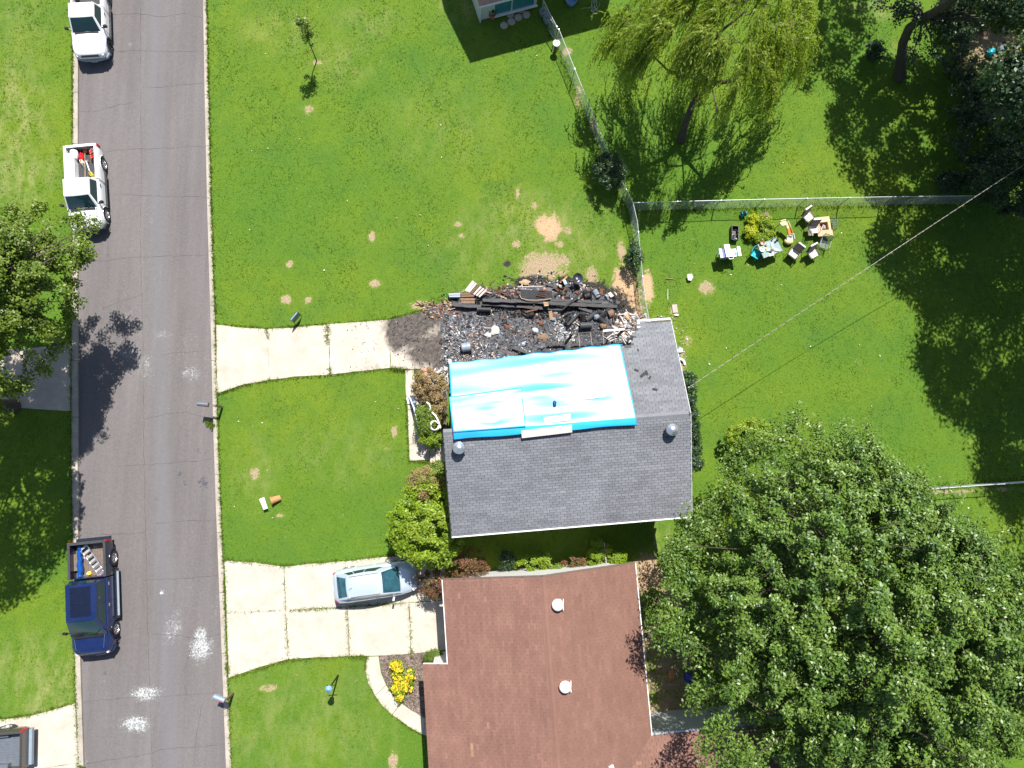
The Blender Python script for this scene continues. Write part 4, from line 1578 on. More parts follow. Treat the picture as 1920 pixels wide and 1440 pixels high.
def tree(name, label, base, top, R, c, n, per, leafmat, cat='tree', leaf=.13, rad=(.4, .7), r0=.25, r1=.12, group=None, seed=1, inner=.3, zlow=-.35, lump=.18, bark='bark', forks=7,
         nmax=200, spread=None, aspect=.55, sig=.55, flat=.75, stretch=1.0, extra=None, bough=None, fill=None, outline=None):
    rng = np.random.default_rng(seed)
    root = thing(name, label, cat, base, group=group)
    b = np.array(base, float)
    if bough:
        cc, cr, cd, _d = bough_clumps(c, R, bough[0], bough[1], rng, rad, zlow, bough[2], bough[3])
    else:
        cc, cr, cd = crown_clumps(c, R, n, rng, rad, inner, zlow, lump, spread=spread)
    if fill:
        for (kk, nn_, rd, inn, lm) in ((.93, fill[0], (.2, .4), .1, .2), (.66, fill[1], (.45, .75), .25, .1)):
            fc, fr, fd = crown_clumps(c, np.array(R) * kk, nn_, rng, rd, inn, -.25, lm)
            cc = np.concatenate([cc, fc]); cr = np.concatenate([cr, fr]); cd = np.concatenate([cd, fd])
    if outline is not None:
        px, py = project(cc)
        px += rng.normal(size=len(px)) * 13; py += rng.normal(size=len(px)) * 13
        k_ = in_poly(px, py, outline)
        cc, cr, cd = cc[k_], cr[k_], cd[k_]
    if extra is not None:
        ec, er, ed = extra
        cc = np.concatenate([cc, ec]); cr = np.concatenate([cr, er]); cd = np.concatenate([cd, ed])
    mb = trunk_mesh(base, top, r0, r1, cc, rng, forks=forks, nmax=nmax)
    mb.v = [(x - b[0], y - b[1], z - b[2]) for x, y, z in mb.v]
    mb.build('trunk', bark, root, smooth=True, ang=60)
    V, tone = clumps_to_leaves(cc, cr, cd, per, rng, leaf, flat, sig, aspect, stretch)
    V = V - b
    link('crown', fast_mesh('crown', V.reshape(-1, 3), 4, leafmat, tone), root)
    return root


def P3(px, py, z):
    q = P(px, py, z)
    return np.array([q.x, q.y, q.z])


def px_out(z):
    return (CAM_H - z) / CAM_H


# --- the great maple, lower right
bc = P3(1487, 1126, 0); bc[2] = 0
rngE = np.random.default_rng(40)
ex, exr, exd = [], [], []
for px, py, z in [(1255, 1150, 6), (1275, 1100, 6), (1290, 1200, 6.5), (1262, 1180, 6), (1310, 1330, 6.5), (1330, 1290, 7), (1500, 812, 5.5), (1470, 820, 5.5), (1615, 822, 6), (1600, 850, 6), (1640, 850, 6),
                  (1400, 860, 5), (1380, 880, 5), (1350, 930, 5), (1330, 960, 5), (1275, 1040, 5.5), (1285, 1010, 5.2), (1290, 1070, 5.5), (1720, 915, 6.5), (1700, 900, 6.5), (1790, 985, 7), (1770, 960, 7), (1850, 1040, 7.5),
                  (1880, 1060, 7.5), (1360, 1400, 8), (1340, 1370, 7.5), (1420, 830, 5), (1440, 850, 5.2), (1560, 830, 5.8), (1665, 880, 6.4), (1740, 935, 6.8), (1825, 1015, 7.2), (1310, 980, 5.2), (1530, 850, 6), (1560, 880, 6), (1370, 1430, 8.5), (1400, 1440, 9)]:
    for k in range(5):
        p = P3(px, py, z) + rngE.normal(size=3) * np.array([.38, .38, .3])
        ex.append(p); exr.append(rngE.uniform(.35, .6)); exd.append(nrm3((p - np.array([bc[0], bc[1], 4]))[None])[0])
tree('maple_tree', 'huge spreading maple with glossy green crown filling the lower right corner', (bc[0], bc[1], 0), (bc[0] + .5, bc[1] - .3, 7.5), (7.1, 7.8, 7.0), (bc[0] + .2, bc[1] + .35, 5.9), 1250, 105, 'leaf_maple',
     leaf=.150, rad=(.20, .40), bough=(200, 9, .60, .40), fill=(900, 260), outline=CROWN_EDGE, r0=.6, r1=.24, seed=21, inner=.34, zlow=-.15, lump=.17, forks=14, nmax=260, spread=.72, stretch=1.7, flat=.8, aspect=.5, extra=(np.array(ex), np.array(exr), np.array(exd)))
# --- street tree at the left edge
bl = P3(112, 640, 0)
ex, exr, exd = [], [], []
for px, py, z in [(160, 468, 6.5), (140, 455, 6.2), (150, 410, 6), (158, 420, 6), (120, 410, 6), (60, 388, 6.5), (20, 385, 7), (90, 440, 6.5), (130, 545, 5.5), (120, 580, 5), (110, 620, 5), (125, 560, 5.2), (80, 690, 5), (60, 720, 5), (20, 730, 5.5), (140, 500, 6), (150, 480, 6.3), (30, 400, 6.5), (100, 650, 4.8), (132, 470, 6), (112, 500, 6)]:
    for k in range(3):
        p = P3(px, py, z) + rngE.normal(size=3) * np.array([.18, .18, .25])
        ex.append(p); exr.append(rngE.uniform(.3, .5)); exd.append(nrm3((p - np.array([bl[0], bl[1], 5]))[None])[0])
tree('street_tree', 'leafy street tree at the left edge overhanging the white pickup and the road', bl, (bl[0] + .6, bl[1] + 1.0, 6.5), (3.3, 3.4, 3.3), (bl[0] + .55, bl[1] + .95, 6.8), 200, 90, 'leaf_street',
     leaf=.14, rad=(.22, .42), bough=(84, 10, .5, .6), r0=.22, r1=.10, seed=31, inner=.3, zlow=-.6, lump=.25, forks=8, nmax=160, spread=.6, fill=(170, 70), extra=(np.array(ex), np.array(exr), np.array(exd)))


def shade_tree(px, py, z, R, name, label, seed, base=None, leafmat='leaf_dark', n=150, per=90, leaf=.22, r0=.28, trunk_dx=(0, 0), rad=(.5, .9), lump=.25, zlow=-.6):
    """tree whose shadow centre the photo shows at (px, py)"""
    s = P(px, py, 0)
    k = z / math.tan(SUN_EL)
    cx, cy = s.x + math.sin(SUN_AZ) * k, s.y + math.cos(SUN_AZ) * k
    b = (cx + trunk_dx[0], cy + trunk_dx[1], 0) if base is None else base
    return tree(name, label, b, (cx, cy, z * .8), R, (cx, cy, z), n, per, leafmat, leaf=leaf, rad=rad, r0=r0, r1=r0 * .45, seed=seed, lump=lump, forks=9, nmax=110, zlow=zlow)


shade_tree(22, 960, 8.5, (3.2, 4.2, 2.6), 'shade_tree', 'tree beyond the left edge throwing dappled shade on the verge', 51, n=240, per=90, trunk_dx=(-1.6, .3), leafmat='leaf_street', rad=(.4, .75))
b1 = P3(1686, 148, 0)
shade_tree(1695, 235, 8.5, (4.4, 4.3, 3.0), 'leaning_tree', 'dark tree with a curved leaning trunk in the upper right back yard', 52, base=(b1[0], b1[1], 0), n=300, per=80, r0=.36, rad=(.4, .8), lump=.35)
shade_tree(1800, 470, 8.5, (5.2, 3.1, 3.0), 'shade_tree', 'tall tree beyond the right edge shading the lawn south of the wire fence', 53, n=330, per=70, trunk_dx=(4.5, 1.0))
shade_tree(1870, 660, 9.5, (4.6, 4.6, 3.4), 'shade_tree', 'tall tree beyond the right edge shading the middle of the right lawn', 54, n=380, per=80, trunk_dx=(3.5, .8))
shade_tree(1945, 850, 9.5, (3.4, 3.6, 3.2), 'shade_tree', 'tree beyond the right edge shading the lawn beside the maple', 55, n=240, per=80, trunk_dx=(2.0, .6))
shade_tree(1925, 1130, 8, (1.6, 4.6, 2.4), 'shade_tree', 'narrow tree beyond the right edge beside the maple crown', 60, n=70, per=80, trunk_dx=(1.0, .6))
shade_tree(1900, 150, 10, (4.6, 5.6, 3.4), 'shade_tree', 'tall tree over the cluttered corner at the upper right', 56, n=200, per=90, trunk_dx=(3.0, .5))
shade_tree(1880, 350, 9.5, (4.4, 4.4, 3.0), 'shade_tree', 'tall tree at the right edge near the end of the wire fence', 57, n=170, per=90, trunk_dx=(3.5, .5))
shade_tree(1530, 45, 8, (3.4, 3.0, 2.6), 'shade_tree', 'tree beyond the top edge behind the willow', 58, n=90, per=70, trunk_dx=(.5, 1.4), rad=(.35, .7), lump=.35)
# low dark foliage over the upper right corner
rngD = np.random.default_rng(77)
br = []
for px, py, z in [(1670, 10, 4), (1700, 20, 4.3), (1730, 8, 4.6), (1760, 20, 4.5), (1790, 40, 4), (1820, 20, 4), (1850, 45, 4), (1880, 20, 4.5), (1910, 40, 4), (1735, 60, 3.6), (1700, 30, 4), (1840, 5, 4.5), (1800, 5, 4.5), (1770, 50, 3.8), (1745, 85, 3.2)]:
    for k in range(3):
        br.append(P3(px, py, z) + rngD.normal(size=3) * np.array([.35, .35, .3]))
br = np.array(br)
root = [o for o in COL.objects if o.name.startswith('leaning_tree')][0]
V, tn = clumps_to_leaves(br, rngD.uniform(.3, .55, len(br)), np.tile([0, 0, 1.0], (len(br), 1)), 70, rngD, .16)
link('lower_foliage', fast_mesh('lower_foliage', (V - np.array(root.location)).reshape(-1, 3), 4, 'leaf_dark', tn), root)
mb = MB()
st = P3(1712, 45, 4.2)
pts = [P3(1686, 146, 0), P3(1690, 108, 1.2), P3(1693, 80, 2.3), P3(1705, 52, 3.4), P3(1730, 34, 4.2), P3(1765, 14, 5.2), P3(1800, -10, 6.4)]
mb.tube([p - np.array(root.location) for p in pts], [.34, .27, .24, .23, .22, .18, .12], 10)
for p in br[::2]:
    mb.tube([pts[4] - np.array(root.location), (pts[4] + p) / 2 + np.array([0, 0, .2]) - np.array(root.location), p - np.array(root.location)], [.08, .05, .015], 5, cap=False)
for ch in list(root.children):
    if ch.name.startswith('trunk'):
        mb2 = ch
        bpy.data.objects.remove(ch)
mb.tube([pts[5] - np.array(root.location), pts[6] - np.array(root.location), np.array([2.5, 4.0, 8.5])], [.22, .15, .08], 8)
mb.build('trunk', 'bark', root, smooth=True, ang=60)


# --- willow
def willow():
    rng = np.random.default_rng(61)
    base = P3(1277, 262, 0)
    root = thing('willow_tree', 'yellow green weeping willow with long drooping strands by the wire fence', 'tree', base)
    ctr = P3(1345, 95, 5.2)
    heads = []
    Vs, Ts = [], []
    mb = MB()
    fork = P3(1300, 190, 2.4)
    f1, f2 = P3(1306, 148, 4.0), P3(1334, 158, 3.6)
    mb.tube([base, P3(1284, 235, 1.2), fork], [.26, .19, .16], 10)
    mb.tube([fork, f1, P3(1290, 80, 6.0)], [.18, .14, .09], 8)
    mb.tube([fork, f2, P3(1380, 150, 4.6), P3(1430, 100, 6.2)], [.17, .13, .09, .05], 8)
    mb.tube([f1, P3(1350, 60, 6.4), P3(1400, 20, 7.2)], [.12, .08, .04], 6)
    mb.tube([f1, P3(1255, 135, 4.8), P3(1200, 80, 6.0)], [.08, .06, .03], 6)
    mb.tube([f2, P3(1345, 210, 4.0), P3(1330, 230, 3.6)], [.05, .04, .02], 5)
    tips = [P3(1290, 80, 6.0), P3(1430, 100, 6.2), P3(1400, 20, 7.2), P3(1200, 80, 6.0), P3(1350, 60, 6.4)]
    nh = 200
    cl = []
    while len(cl) < 34:
        q = (rng.uniform(1160, 1512), rng.uniform(-80, 190))
        if ((q[0] - 1338) / 182) ** 2 + ((q[1] - 45) / 140) ** 2 < 1 and not (q[0] < 1260 and q[1] > 90) and all((q[0] - o_[0]) ** 2 + (q[1] - o_[1]) ** 2 > 1100 for o_ in cl):
            cl.append((q[0], q[1], rng.uniform(-.8, .9)))
    for i in range(nh):
        # image-space footprint of the crown, mapped at the height of each bough
        while True:
            cq = cl[rng.integers(0, len(cl))]
            px, py = cq[0] + rng.normal() * 15, cq[1] + rng.normal() * 13
            ex_ = ((px - 1338) / 182) ** 2 + ((py - 45) / 140) ** 2
            if ex_ < 1.15 and not (px < 1240 and py > 110) and not (1245 < px < 1372 and py > 105):
                break
        z = 8.4 - 3.2 * ex_ + cq[2] + rng.uniform(-.3, .3)
        h = P3(px, py, z)
        heads.append(h)
        j = int(np.argmin([np.sum((t - h) ** 2) for t in tips]))
        mb.tube([tips[j] * rng.uniform(.5, 1) + f1 * 0, (tips[j] + h) / 2, h], [.001, .001, .001], 4, cap=False) if False else (mb.tube([(tips[j] * .55 + h * .45) + rng.normal(size=3) * .15, (tips[j] * .2 + h * .8) + np.array([0, 0, .05]), h], [.02, .014, .008], 4, cap=False))
        out = nrm3((h - ctr) * np.array([1, 1, 0]) + rng.normal(size=3) * .5)
        out[2] = 0
        out = out + np.array([-.12, -.35, 0])
        ns = 11
        for s in range(ns):
            d = nrm3(out + rng.normal(size=3) * np.array([.45, .45, 0]))
            reach = rng.uniform(.3, 1.25)
            drop = rng.uniform(1.0, 2.6) if rng.random() > .2 else rng.uniform(2.2, 3.8)
            drop = min(drop, h[2] - .5)
            L = drop + reach
            n = int(L / .105)
            t = (np.arange(n) + rng.uniform(0, 1)) / n
            arc = 1 - (1 - t) ** 2.2
            X = h + d[None, :] * (reach * arc)[:, None]
            X[:, 2] += .22 * np.sin(np.clip(t * 4, 0, 1) * PI) - drop * t ** 1.45
            X += np.cumsum(rng.normal(size=(n, 3)) * .012, 0) + rng.normal(size=(n, 3)) * .02
            tan = np.gradient(X, axis=0)
            tan = nrm3(tan)
            N = nrm3(rng.normal(size=(n, 3)) * .7 + np.array([0, .25, .8]))
            N = nrm3(N - tan * np.sum(N * tan, -1, keepdims=True) * .8)
            V = leaf_quads(X, N, rng.uniform(.15, .26, n), rng, .26, .1, axis=tan)
            Vs.append(V)
            Ts.append(np.clip(rng.uniform(0, .5) + rng.uniform(0, .5, n), 0, 1))
    V = np.concatenate(Vs)
    T = np.concatenate(Ts)
    mb.v = [(x - base[0], y - base[1], z - base[2]) for x, y, z in mb.v]
    mb.build('trunk', 'bark', root, smooth=True, ang=60)
    link('crown', fast_mesh('crown', (V - base).reshape(-1, 3), 4, 'leaf_willow', T), root)


willow()

# --- young tree on the open lawn
rng = np.random.default_rng(5)
yb = P3(594, 114, 0)
root = thing('young_tree', 'thin young tree with a small airy crown on the open upper lawn', 'tree', yb)
h = P3(565, 27, 3.75)
mb = MB()
tp = [np.zeros(3), np.array([-.03, .02, 1.2]), np.array([.02, .0, 2.4]), np.array([-.02, .05, 3.5])]
mb.tube(tp, [.035, .028, .02, .008], 6)
cc = []
for i in range(34):
    z = rng.uniform(1.55, 3.55)
    a = rng.uniform(0, 6.28)
    r = rng.uniform(.05, .42) * (1 - ((z - 2.4) / 1.6) ** 2 * .7)
    p = np.array([math.cos(a) * r, math.sin(a) * r, z + r * .4])
    cc.append(p)
    mb.tube([np.array([0, 0, z - .15]), p], [.012, .004], 4, cap=False)
cc = np.array(cc)
mb.build('trunk', 'bark', root, smooth=True)
V, tn = clumps_to_leaves(cc, np.full(34, .17), np.tile([0, 0, 1.0], (34, 1)), 20, rng, .12)
link('crown', fast_mesh('crown', V.reshape(-1, 3), 4, 'leaf_street', tn), root)


# --- shrubs
def shrub(name, label, px, py, z, R, n, per, mat, leaf=.09, cat='shrub', seed=0, rad=(.12, .25), group=None, inner=.3, rz=0, zlow=-.2, stems=True, lump=.2):
    rng = np.random.default_rng(seed + 100)
    b = P3(px, py, z)
    base = np.array([b[0], b[1], 0.0])
    root = thing(name, label, cat, base, group=group)
    cc, cr, cd = crown_clumps((0, 0, b[2]), R, n, rng, rad, inner, zlow, lump)
    cc[:, 2] = np.maximum(cc[:, 2], .08)
    V, tn = clumps_to_leaves(cc, cr, cd, per, rng, leaf)
    V[..., 2] = np.maximum(V[..., 2], .02)
    link('foliage', fast_mesh('foliage', V.reshape(-1, 3), 4, mat, tn), root)
    if stems:
        mb = MB()
        for i in range(min(14, n)):
            mb.tube([(rng.uniform(-.05, .05), rng.uniform(-.05, .05), 0), tuple(cc[i] * np.array([.5, .5, .6])), tuple(cc[i])], [.03, .018, .006], 4, cap=False)
        mb.build('stems', 'bark', root)
    return root


shrub('flowering_bush', 'large lime green rounded tree-like bush at the corner of the grey roof', 803, 985, 2.2, (1.8, 2.05, 1.6), 210, 75, 'leaf_lime', leaf=.15, cat='bush', seed=1, rad=(.18, .36), zlow=-.4)
shrub('drying_bush', 'sparse brownish green bush north of the lime green one', 805, 910, 1.8, (1.15, 1.0, 1.2), 60, 60, 'leaf_dead', leaf=.10, cat='bush', seed=2, rad=(.15, .32))
shrub('green_bush', 'small olive bush between the front steps and the grey roof corner', 826, 890, 1.5, (.55, .7, .9), 34, 50, 'weed', leaf=.10, cat='bush', seed=3)
shrub('barberry_bush', 'reddish purple bush between the lime bush and the brown roof', 876, 1058, 1.2, (1.05, .85, .9), 70, 60, 'leaf_red', leaf=.09, cat='bush', seed=4)
shrub('barberry_bush', 'orange red bush at the nose of the silver car', 812, 1094, 1.1, (.75, .72, .8), 60, 60, 'leaf_red', leaf=.09, cat='bush', seed=5)
shrub('dead_bush', 'dried brown bush beside the west edge of the tarpaulin', 806, 722, .9, (.85, .85, .7), 60, 70, 'leaf_dead', leaf=.09, cat='bush', seed=6)
shrub('dead_bush', 'brown scorched shrub against the burnt wall south of the ash pile', 822, 760, .9, (.42, 1.0, .7), 44, 60, 'leaf_dead', leaf=.09, cat='bush', seed=16)
shrub('yellowing_bush', 'yellow green shrub carrying a loose white hose coil', 803, 790, .8, (.68, .95, .8), 80, 60, 'weed', leaf=.09, cat='bush', seed=7)
shrub('yellowing_bush', 'dark leaved shrub right at the front steps', 812, 824, .8, (.62, .4, .6), 40, 60, 'leaf_lime', leaf=.09, cat='bush', seed=8)
shrub('boxwood_hedge', 'small square green hedge at the corner of the wide driveway', 812, 1233, .5, (.48, .42, .42), 70, 60, 'leaf_street', leaf=.05, cat='hedge', seed=9, rad=(.1, .16), zlow=-.7)
shrub('fence_bush', 'round dark green bush growing at the wire fence below the willow', 1140, 322, 1.0, (.85, .95, 1.0), 80, 70, 'leaf_dark', leaf=.10, cat='bush', seed=10)
shrub('fence_bush', 'small green bush at the wire fence above the wood chips', 1188, 483, .8, (.42, .75, .7), 40, 60, 'leaf_dark', leaf=.09, cat='bush', seed=11)
shrub('corner_bush', 'big dark bush at the right edge where the wire fence ends', 1895, 348, 2.0, (1.9, 1.8, 1.6), 110, 80, 'leaf_dark', leaf=.15, cat='bush', seed=12, rad=(.25, .5))
shrub('viburnum_bush', 'bright green bush at the north west side of the maple crown', 1405, 815, 1.2, (1.2, .8, 1.0), 70, 60, 'leaf_lime', leaf=.12, cat='bush', seed=13)
shrub('garden_plant', 'leafy green bush beside the east edge of the brown roof', 1225, 1132, .9, (.7, .7, .7), 50, 50, 'leaf_maple', leaf=.12, cat='plant', seed=14)
for i, (px, py, lab, mt, r) in enumerate([(992, 1058, 'bright green leafy plant under the white wall of the brown house, westmost', 'leaf_street', (.75, .4, .4)), (1018, 1050, 'bright green plant just east of the westmost one by the white wall', 'leaf_street', (.4, .4, .4)),
                                      (1042, 1070, 'low yellow green plant at the start of the picket fence', 'weed', (.55, .25, .3)), (1080, 1058, 'reddish green plant in front of the lying pickets', 'leaf_red', (.6, .3, .35)),
                                      (1115, 1047, 'light green plant beside the upright picket fence, west of it', 'leaf_street', (.4, .42, .5)), (1155, 1047, 'green plant just east of the upright picket fence', 'leaf_street', (.45, .32, .4)),
                                      (1118, 1019, 'thin green sprig in the shade west of the picket fence top', 'leaf_street', (.2, .12, .2)), (1140, 1030, 'small sprig of leaves east of the picket fence top', 'leaf_street', (.12, .14, .2)),
                                      (950, 1050, 'dim green weed in the shade south of the grey roof', 'leaf_dark', (.4, .4, .3))]):
    shrub('garden_plant', lab, px, py, .85 if r[2] > .25 else r[2] + .5, (r[0] * 1.15, r[1] * 1.1, r[2] * 1.6), 34, 50, 'leaf_lime' if mt == 'leaf_street' else mt, leaf=.09, cat='plant', seed=120 + i, rad=(.1, .2))
for i, (px, py, r) in enumerate([(1412, 412, (.30, .42, .3)), (1408, 436, (.30, .35, .3)), (1432, 420, (.5, .5, .3)), (1440, 445, (.45, .3, .25)), (1420, 448, (.4, .25, .2))]):
    shrub('garden_plant', ['yellow green clump nearest the wire fence in the patio bed', 'yellow green clump south of the first in the patio bed', 'mid green bush in the middle of the patio bed', 'low green plant against the glass table',
                           'low green plant west of the glass table'][i], px, py, r[2], r, 26, 50, 'leaf_yellow' if i < 2 else 'leaf_lime', leaf=.09, cat='plant', seed=150 + i, rad=(.1, .2))
# hedge down the east side of the grey house
for i in range(8):
    t = i / 7
    shrub('hedge_bush', ['dark spiky bush at the north end of the row along the east wall', 'second dark bush from the north along the east wall', 'third dark bush from the north along the east wall',
                         'fourth dark bush from the north, level with the roof ridge', 'fifth dark bush from the north along the east wall', 'fourth dark bush from the south along the east wall', 'dark bush near the south end of the row along the east wall',
                         'southernmost dark bush of the row along the east wall'][i], 1287 + 11 * t, 715 + 150 * t, 1.0, (.42, .5, .8), 34, 50, 'leaf_dark', leaf=.10, cat='bush', seed=200 + i, group='bushes along the east wall', rad=(.12, .22))
# undergrowth in the dark upper right corner
for i, (px, py, r) in enumerate([(1800, 120, 1.2), (1815, 200, 1.3), (1850, 180, .9), (1830, 260, 1.5), (1880, 290, 1.3), (1800, 60, 1.0), (1850, 20, 1.3), (1900, 10, 1.2), (1840, 330, 1.1), (1906, 250, 1.0), (1790, 20, 1.0), (1890, 170, .6), (1780, 345, .6)]):
    shrub('undergrowth_bush', 'dark %s in the upper right, %s' % (['rambling bush', 'tangled bush', 'low thicket'][i % 3],
          ['left of the teal ball', 'below the red bin', 'just south of the gas bottle', 'large one near fence', 'at the right edge above the dark corner bush', 'beside the leaning trunk', 'at the top edge', 'in the very corner',
           'touching the fence end', 'beside the blue barrel', 'topmost left one', 'small one right of the gas bottle', 'westmost one by the fence'][i]), px, py, r * .7, (r, r, r * .75), 40, 55, 'leaf_dark', leaf=.14, cat='bush', seed=300 + i, rad=(.2, .4))
shrub('dark_shrub', 'small dark shrub on the lawn near the leaning trunk', 1640, 95, .6, (.5, .5, .5), 26, 50, 'leaf_dark', leaf=.13, seed=15)

# yellow flowers
root = thing('yellow_flowers', 'clump of bright yellow flowers in the mulch bed', 'flowers', P(752, 1272, 0))
rng = np.random.default_rng(8)
ox = np.array(root.location)
pts = []
spots = [(744, 1252, 10, 14), (748, 1275, 12, 10), (745, 1290, 9, 10), (768, 1268, 8, 12), (760, 1285, 12, 14), (751, 1306, 5, 5), (742, 1246, 8, 6)]
while len(pts) < 460:
    s = spots[rng.integers(0, len(spots))]
    q = P3(s[0] + rng.normal() * s[2] * .45, s[1] + rng.normal() * s[3] * .45, rng.uniform(.25, .55))
    pts.append(q - ox)
pts = np.array(pts)
C = np.repeat(pts, 8, 0) + rng.normal(size=(len(pts) * 8, 3)) * np.array([.08, .08, .1])
V = leaf_quads(C, nrm3(rng.normal(size=C.shape) * .6 + np.array([0, 0, 1])), rng.uniform(.06, .12, len(C)), rng)
V[..., 2] = np.maximum(V[..., 2], .04)
link('foliage', fast_mesh('foliage', V.reshape(-1, 3), 4, 'leaf_lime', rng.uniform(0, 1, len(C))), root)
sel = pts[:300]
ang = rng.uniform(0, 6.28, len(sel))
mb = MB()
for p, a in zip(sel, ang):
    r = rng.uniform(.04, .07)
    z = p[2] + .1
    for k in range(5):
        t = a + k * 2 * PI / 5
        mb.add([(p[0], p[1], z), (p[0] + r * math.cos(t - .45), p[1] + r * math.sin(t - .45), z + .015), (p[0] + r * 1.25 * math.cos(t), p[1] + r * 1.25 * math.sin(t), z), (p[0] + r * math.cos(t + .45), p[1] + r * math.sin(t + .45), z + .015)], [(0, 1, 2, 3)])
tag(mb.build('petals', 'petal', root), kind='stuff')

# ================================================================== FENCES
def arc_pts(pix, z):
    return [P(px, py, z) for px, py in pix]


def chain_fence(label, pix, H=1.2, post_gap=2.4, extra=None):
    top = arc_pts(pix, H)
    root = thing('wire_fence', label, 'fence', (top[0].x, top[0].y, 0))
    o0 = Vector((top[0].x, top[0].y, 0))
    T = [p - o0 for p in top]
    mb = MB().tube(T, .019, 6)
    mb.build('top_rail', 'galv', root, smooth=True)
    # resample
    seg = [0]
    for i in range(1, len(T)):
        seg.append(seg[-1] + (T[i] - T[i - 1]).length)
    L = seg[-1]

    def at(s):
        s = max(0, min(L, s))
        for i in range(1, len(T)):
            if s <= seg[i] + 1e-6:
                return T[i - 1].lerp(T[i], (s - seg[i - 1]) / (seg[i] - seg[i - 1] + 1e-9))
        return T[-1]
    n = max(1, round(L / post_gap))
    for i in range(n + 1):
        p = at(L * i / n)
        MB().tube([(p.x, p.y, 0), (p.x, p.y, H + .03)], .03, 7).build('post', 'galv', root, smooth=True)
    # woven wires
    d = .11
    vs, fs = [], []
    k = int(L / d)
    w = .0022
    for i in range(-int(H / d), k + 1):
        for sgn in (1, -1):
            s0 = i * d
            ss = [s0, s0 + H] if sgn > 0 else [s0 + H, s0]
            pts = []
            m = 7
            for j in range(m + 1):
                s = ss[0] + (ss[1] - ss[0]) * j / m
                z = .03 + (H - .03) * j / m
                if -.01 <= s <= L + .01:
                    p = at(s)
                    pts.append(Vector((p.x, p.y, z)))
            for a, b in zip(pts[:-1], pts[1:]):
                b0 = len(vs)
                dirv = (b - a).normalized()
                nx = Vector((-dirv.y, dirv.x, 0)).normalized() * w if abs(dirv.z) < .99 else Vector((w, 0, 0))
                up = Vector((0, 0, w))
                vs += [a + nx, a - nx, a + up, b + nx, b - nx, b + up]
                fs += [(b0, b0 + 1, b0 + 4, b0 + 3), (b0 + 1, b0 + 2, b0 + 5, b0 + 4), (b0 + 2, b0, b0 + 3, b0 + 5)]
    mb = MB().add(vs, fs)
    tag(mb.build('wire_mesh', 'galv', root), kind='stuff')
    return root, at, L


f1 = chain_fence('wire mesh fence with bright top rail from the willow down to the burnt garage',
            [(1048, 55), (1066, 100), (1090, 160), (1112, 214), (1131, 262), (1148, 300), (1164, 335), (1177, 360), (1187, 380), (1195, 415), (1200, 465), (1206, 530), (1211, 568), (1218, 603)])
f0 = chain_fence('short wire gate section with thin rails leading up to the white house', [(1019, 0), (1032, 27), (1044, 50)], post_gap=1.6)
f2 = chain_fence('long straight wire mesh fence across the back yards above the patio chairs', [(1189, 380), (1300, 377), (1440, 373.5), (1560, 371), (1700, 368.5), (1830, 367)])
f3 = chain_fence('wire fence seen edge-on at the right edge beside the maple', [(1960, 902), (1920, 905), (1840, 910), (1745, 917), (1640, 924)], H=1.2)
mb = MB().beam(P(1012, 30, 0), P(1044, 74, 0.02), .04, .04)
g = thing('leaning_gate', 'narrow metal gate frame lying open beside the fence near the white house', 'gate', P(1035, 45, 0))
g0 = Vector(g.location)
ga, gb = P(1047, 56, 1.15) - g0, P(1041, 76, .05) - g0
gc, gd_ = P(1032, 35, 1.1) - g0, P(1029, 56, .05) - g0
for a, b in ((ga, gb), (gb, gd_), (gd_, gc), (gc, ga)):
    MB().tube([a, b], .02, 6).build('frame_tube', 'galv', g)

# weeds and grass tufts, real blades
EXCL = [[P2(*p) for p in poly] for poly in (
    [(404, 609), (505, 615), (728, 599), (790, 580), (835, 575), (835, 690), (765, 693), (765, 864), (806, 868), (835, 868), (835, 690), (733, 691), (619, 704), (505, 713), (404, 740)],
    [(418, 1050), (533, 1061), (765, 1039), (838, 1034), (842, 1217), (771, 1226), (541, 1237), (428, 1272)],
    [(-300, 1354), (20, 1346), (142, 1317), (152, 1530), (-300, 1530)], [(-300, 660), (134, 644), (134, 772), (-300, 766)],
    [(688, 1230), (840, 1215), (815, 1385), (795, 1379), (735, 1340), (703, 1304), (685, 1256)],
    [(758, 694), (840, 690), (836, 868), (766, 866)], [(830, 575), (860, 555), (1200, 540), (1220, 620), (1260, 620), (1290, 960), (850, 1000), (835, 700)], [(835, 1040), (1195, 1045), (1330, 1380), (1500, 1500), (790, 1500)])]
BLADES = (0, 0)


def blades(region_pts, hgt, wid, rng, per=3):
    n = len(region_pts)
    C = np.repeat(region_pts, per, 0) + np.concatenate([rng.normal(size=(n * per, 2)) * .025, np.zeros((n * per, 1))], 1)
    a = rng.uniform(0, 2 * PI, len(C))
    w = wid * rng.uniform(.6, 1.3, len(C))
    hh = hgt * rng.uniform(.5, 1.3, len(C))
    lean = rng.normal(size=(len(C), 2)) * .55
    ax = np.stack([np.cos(a), np.sin(a), np.zeros_like(a)], 1)
    tipp = C + np.stack([lean[:, 0] * hh, lean[:, 1] * hh, hh], 1)
    return np.stack([C - ax * w[:, None], C + ax * w[:, None], tipp], 1)


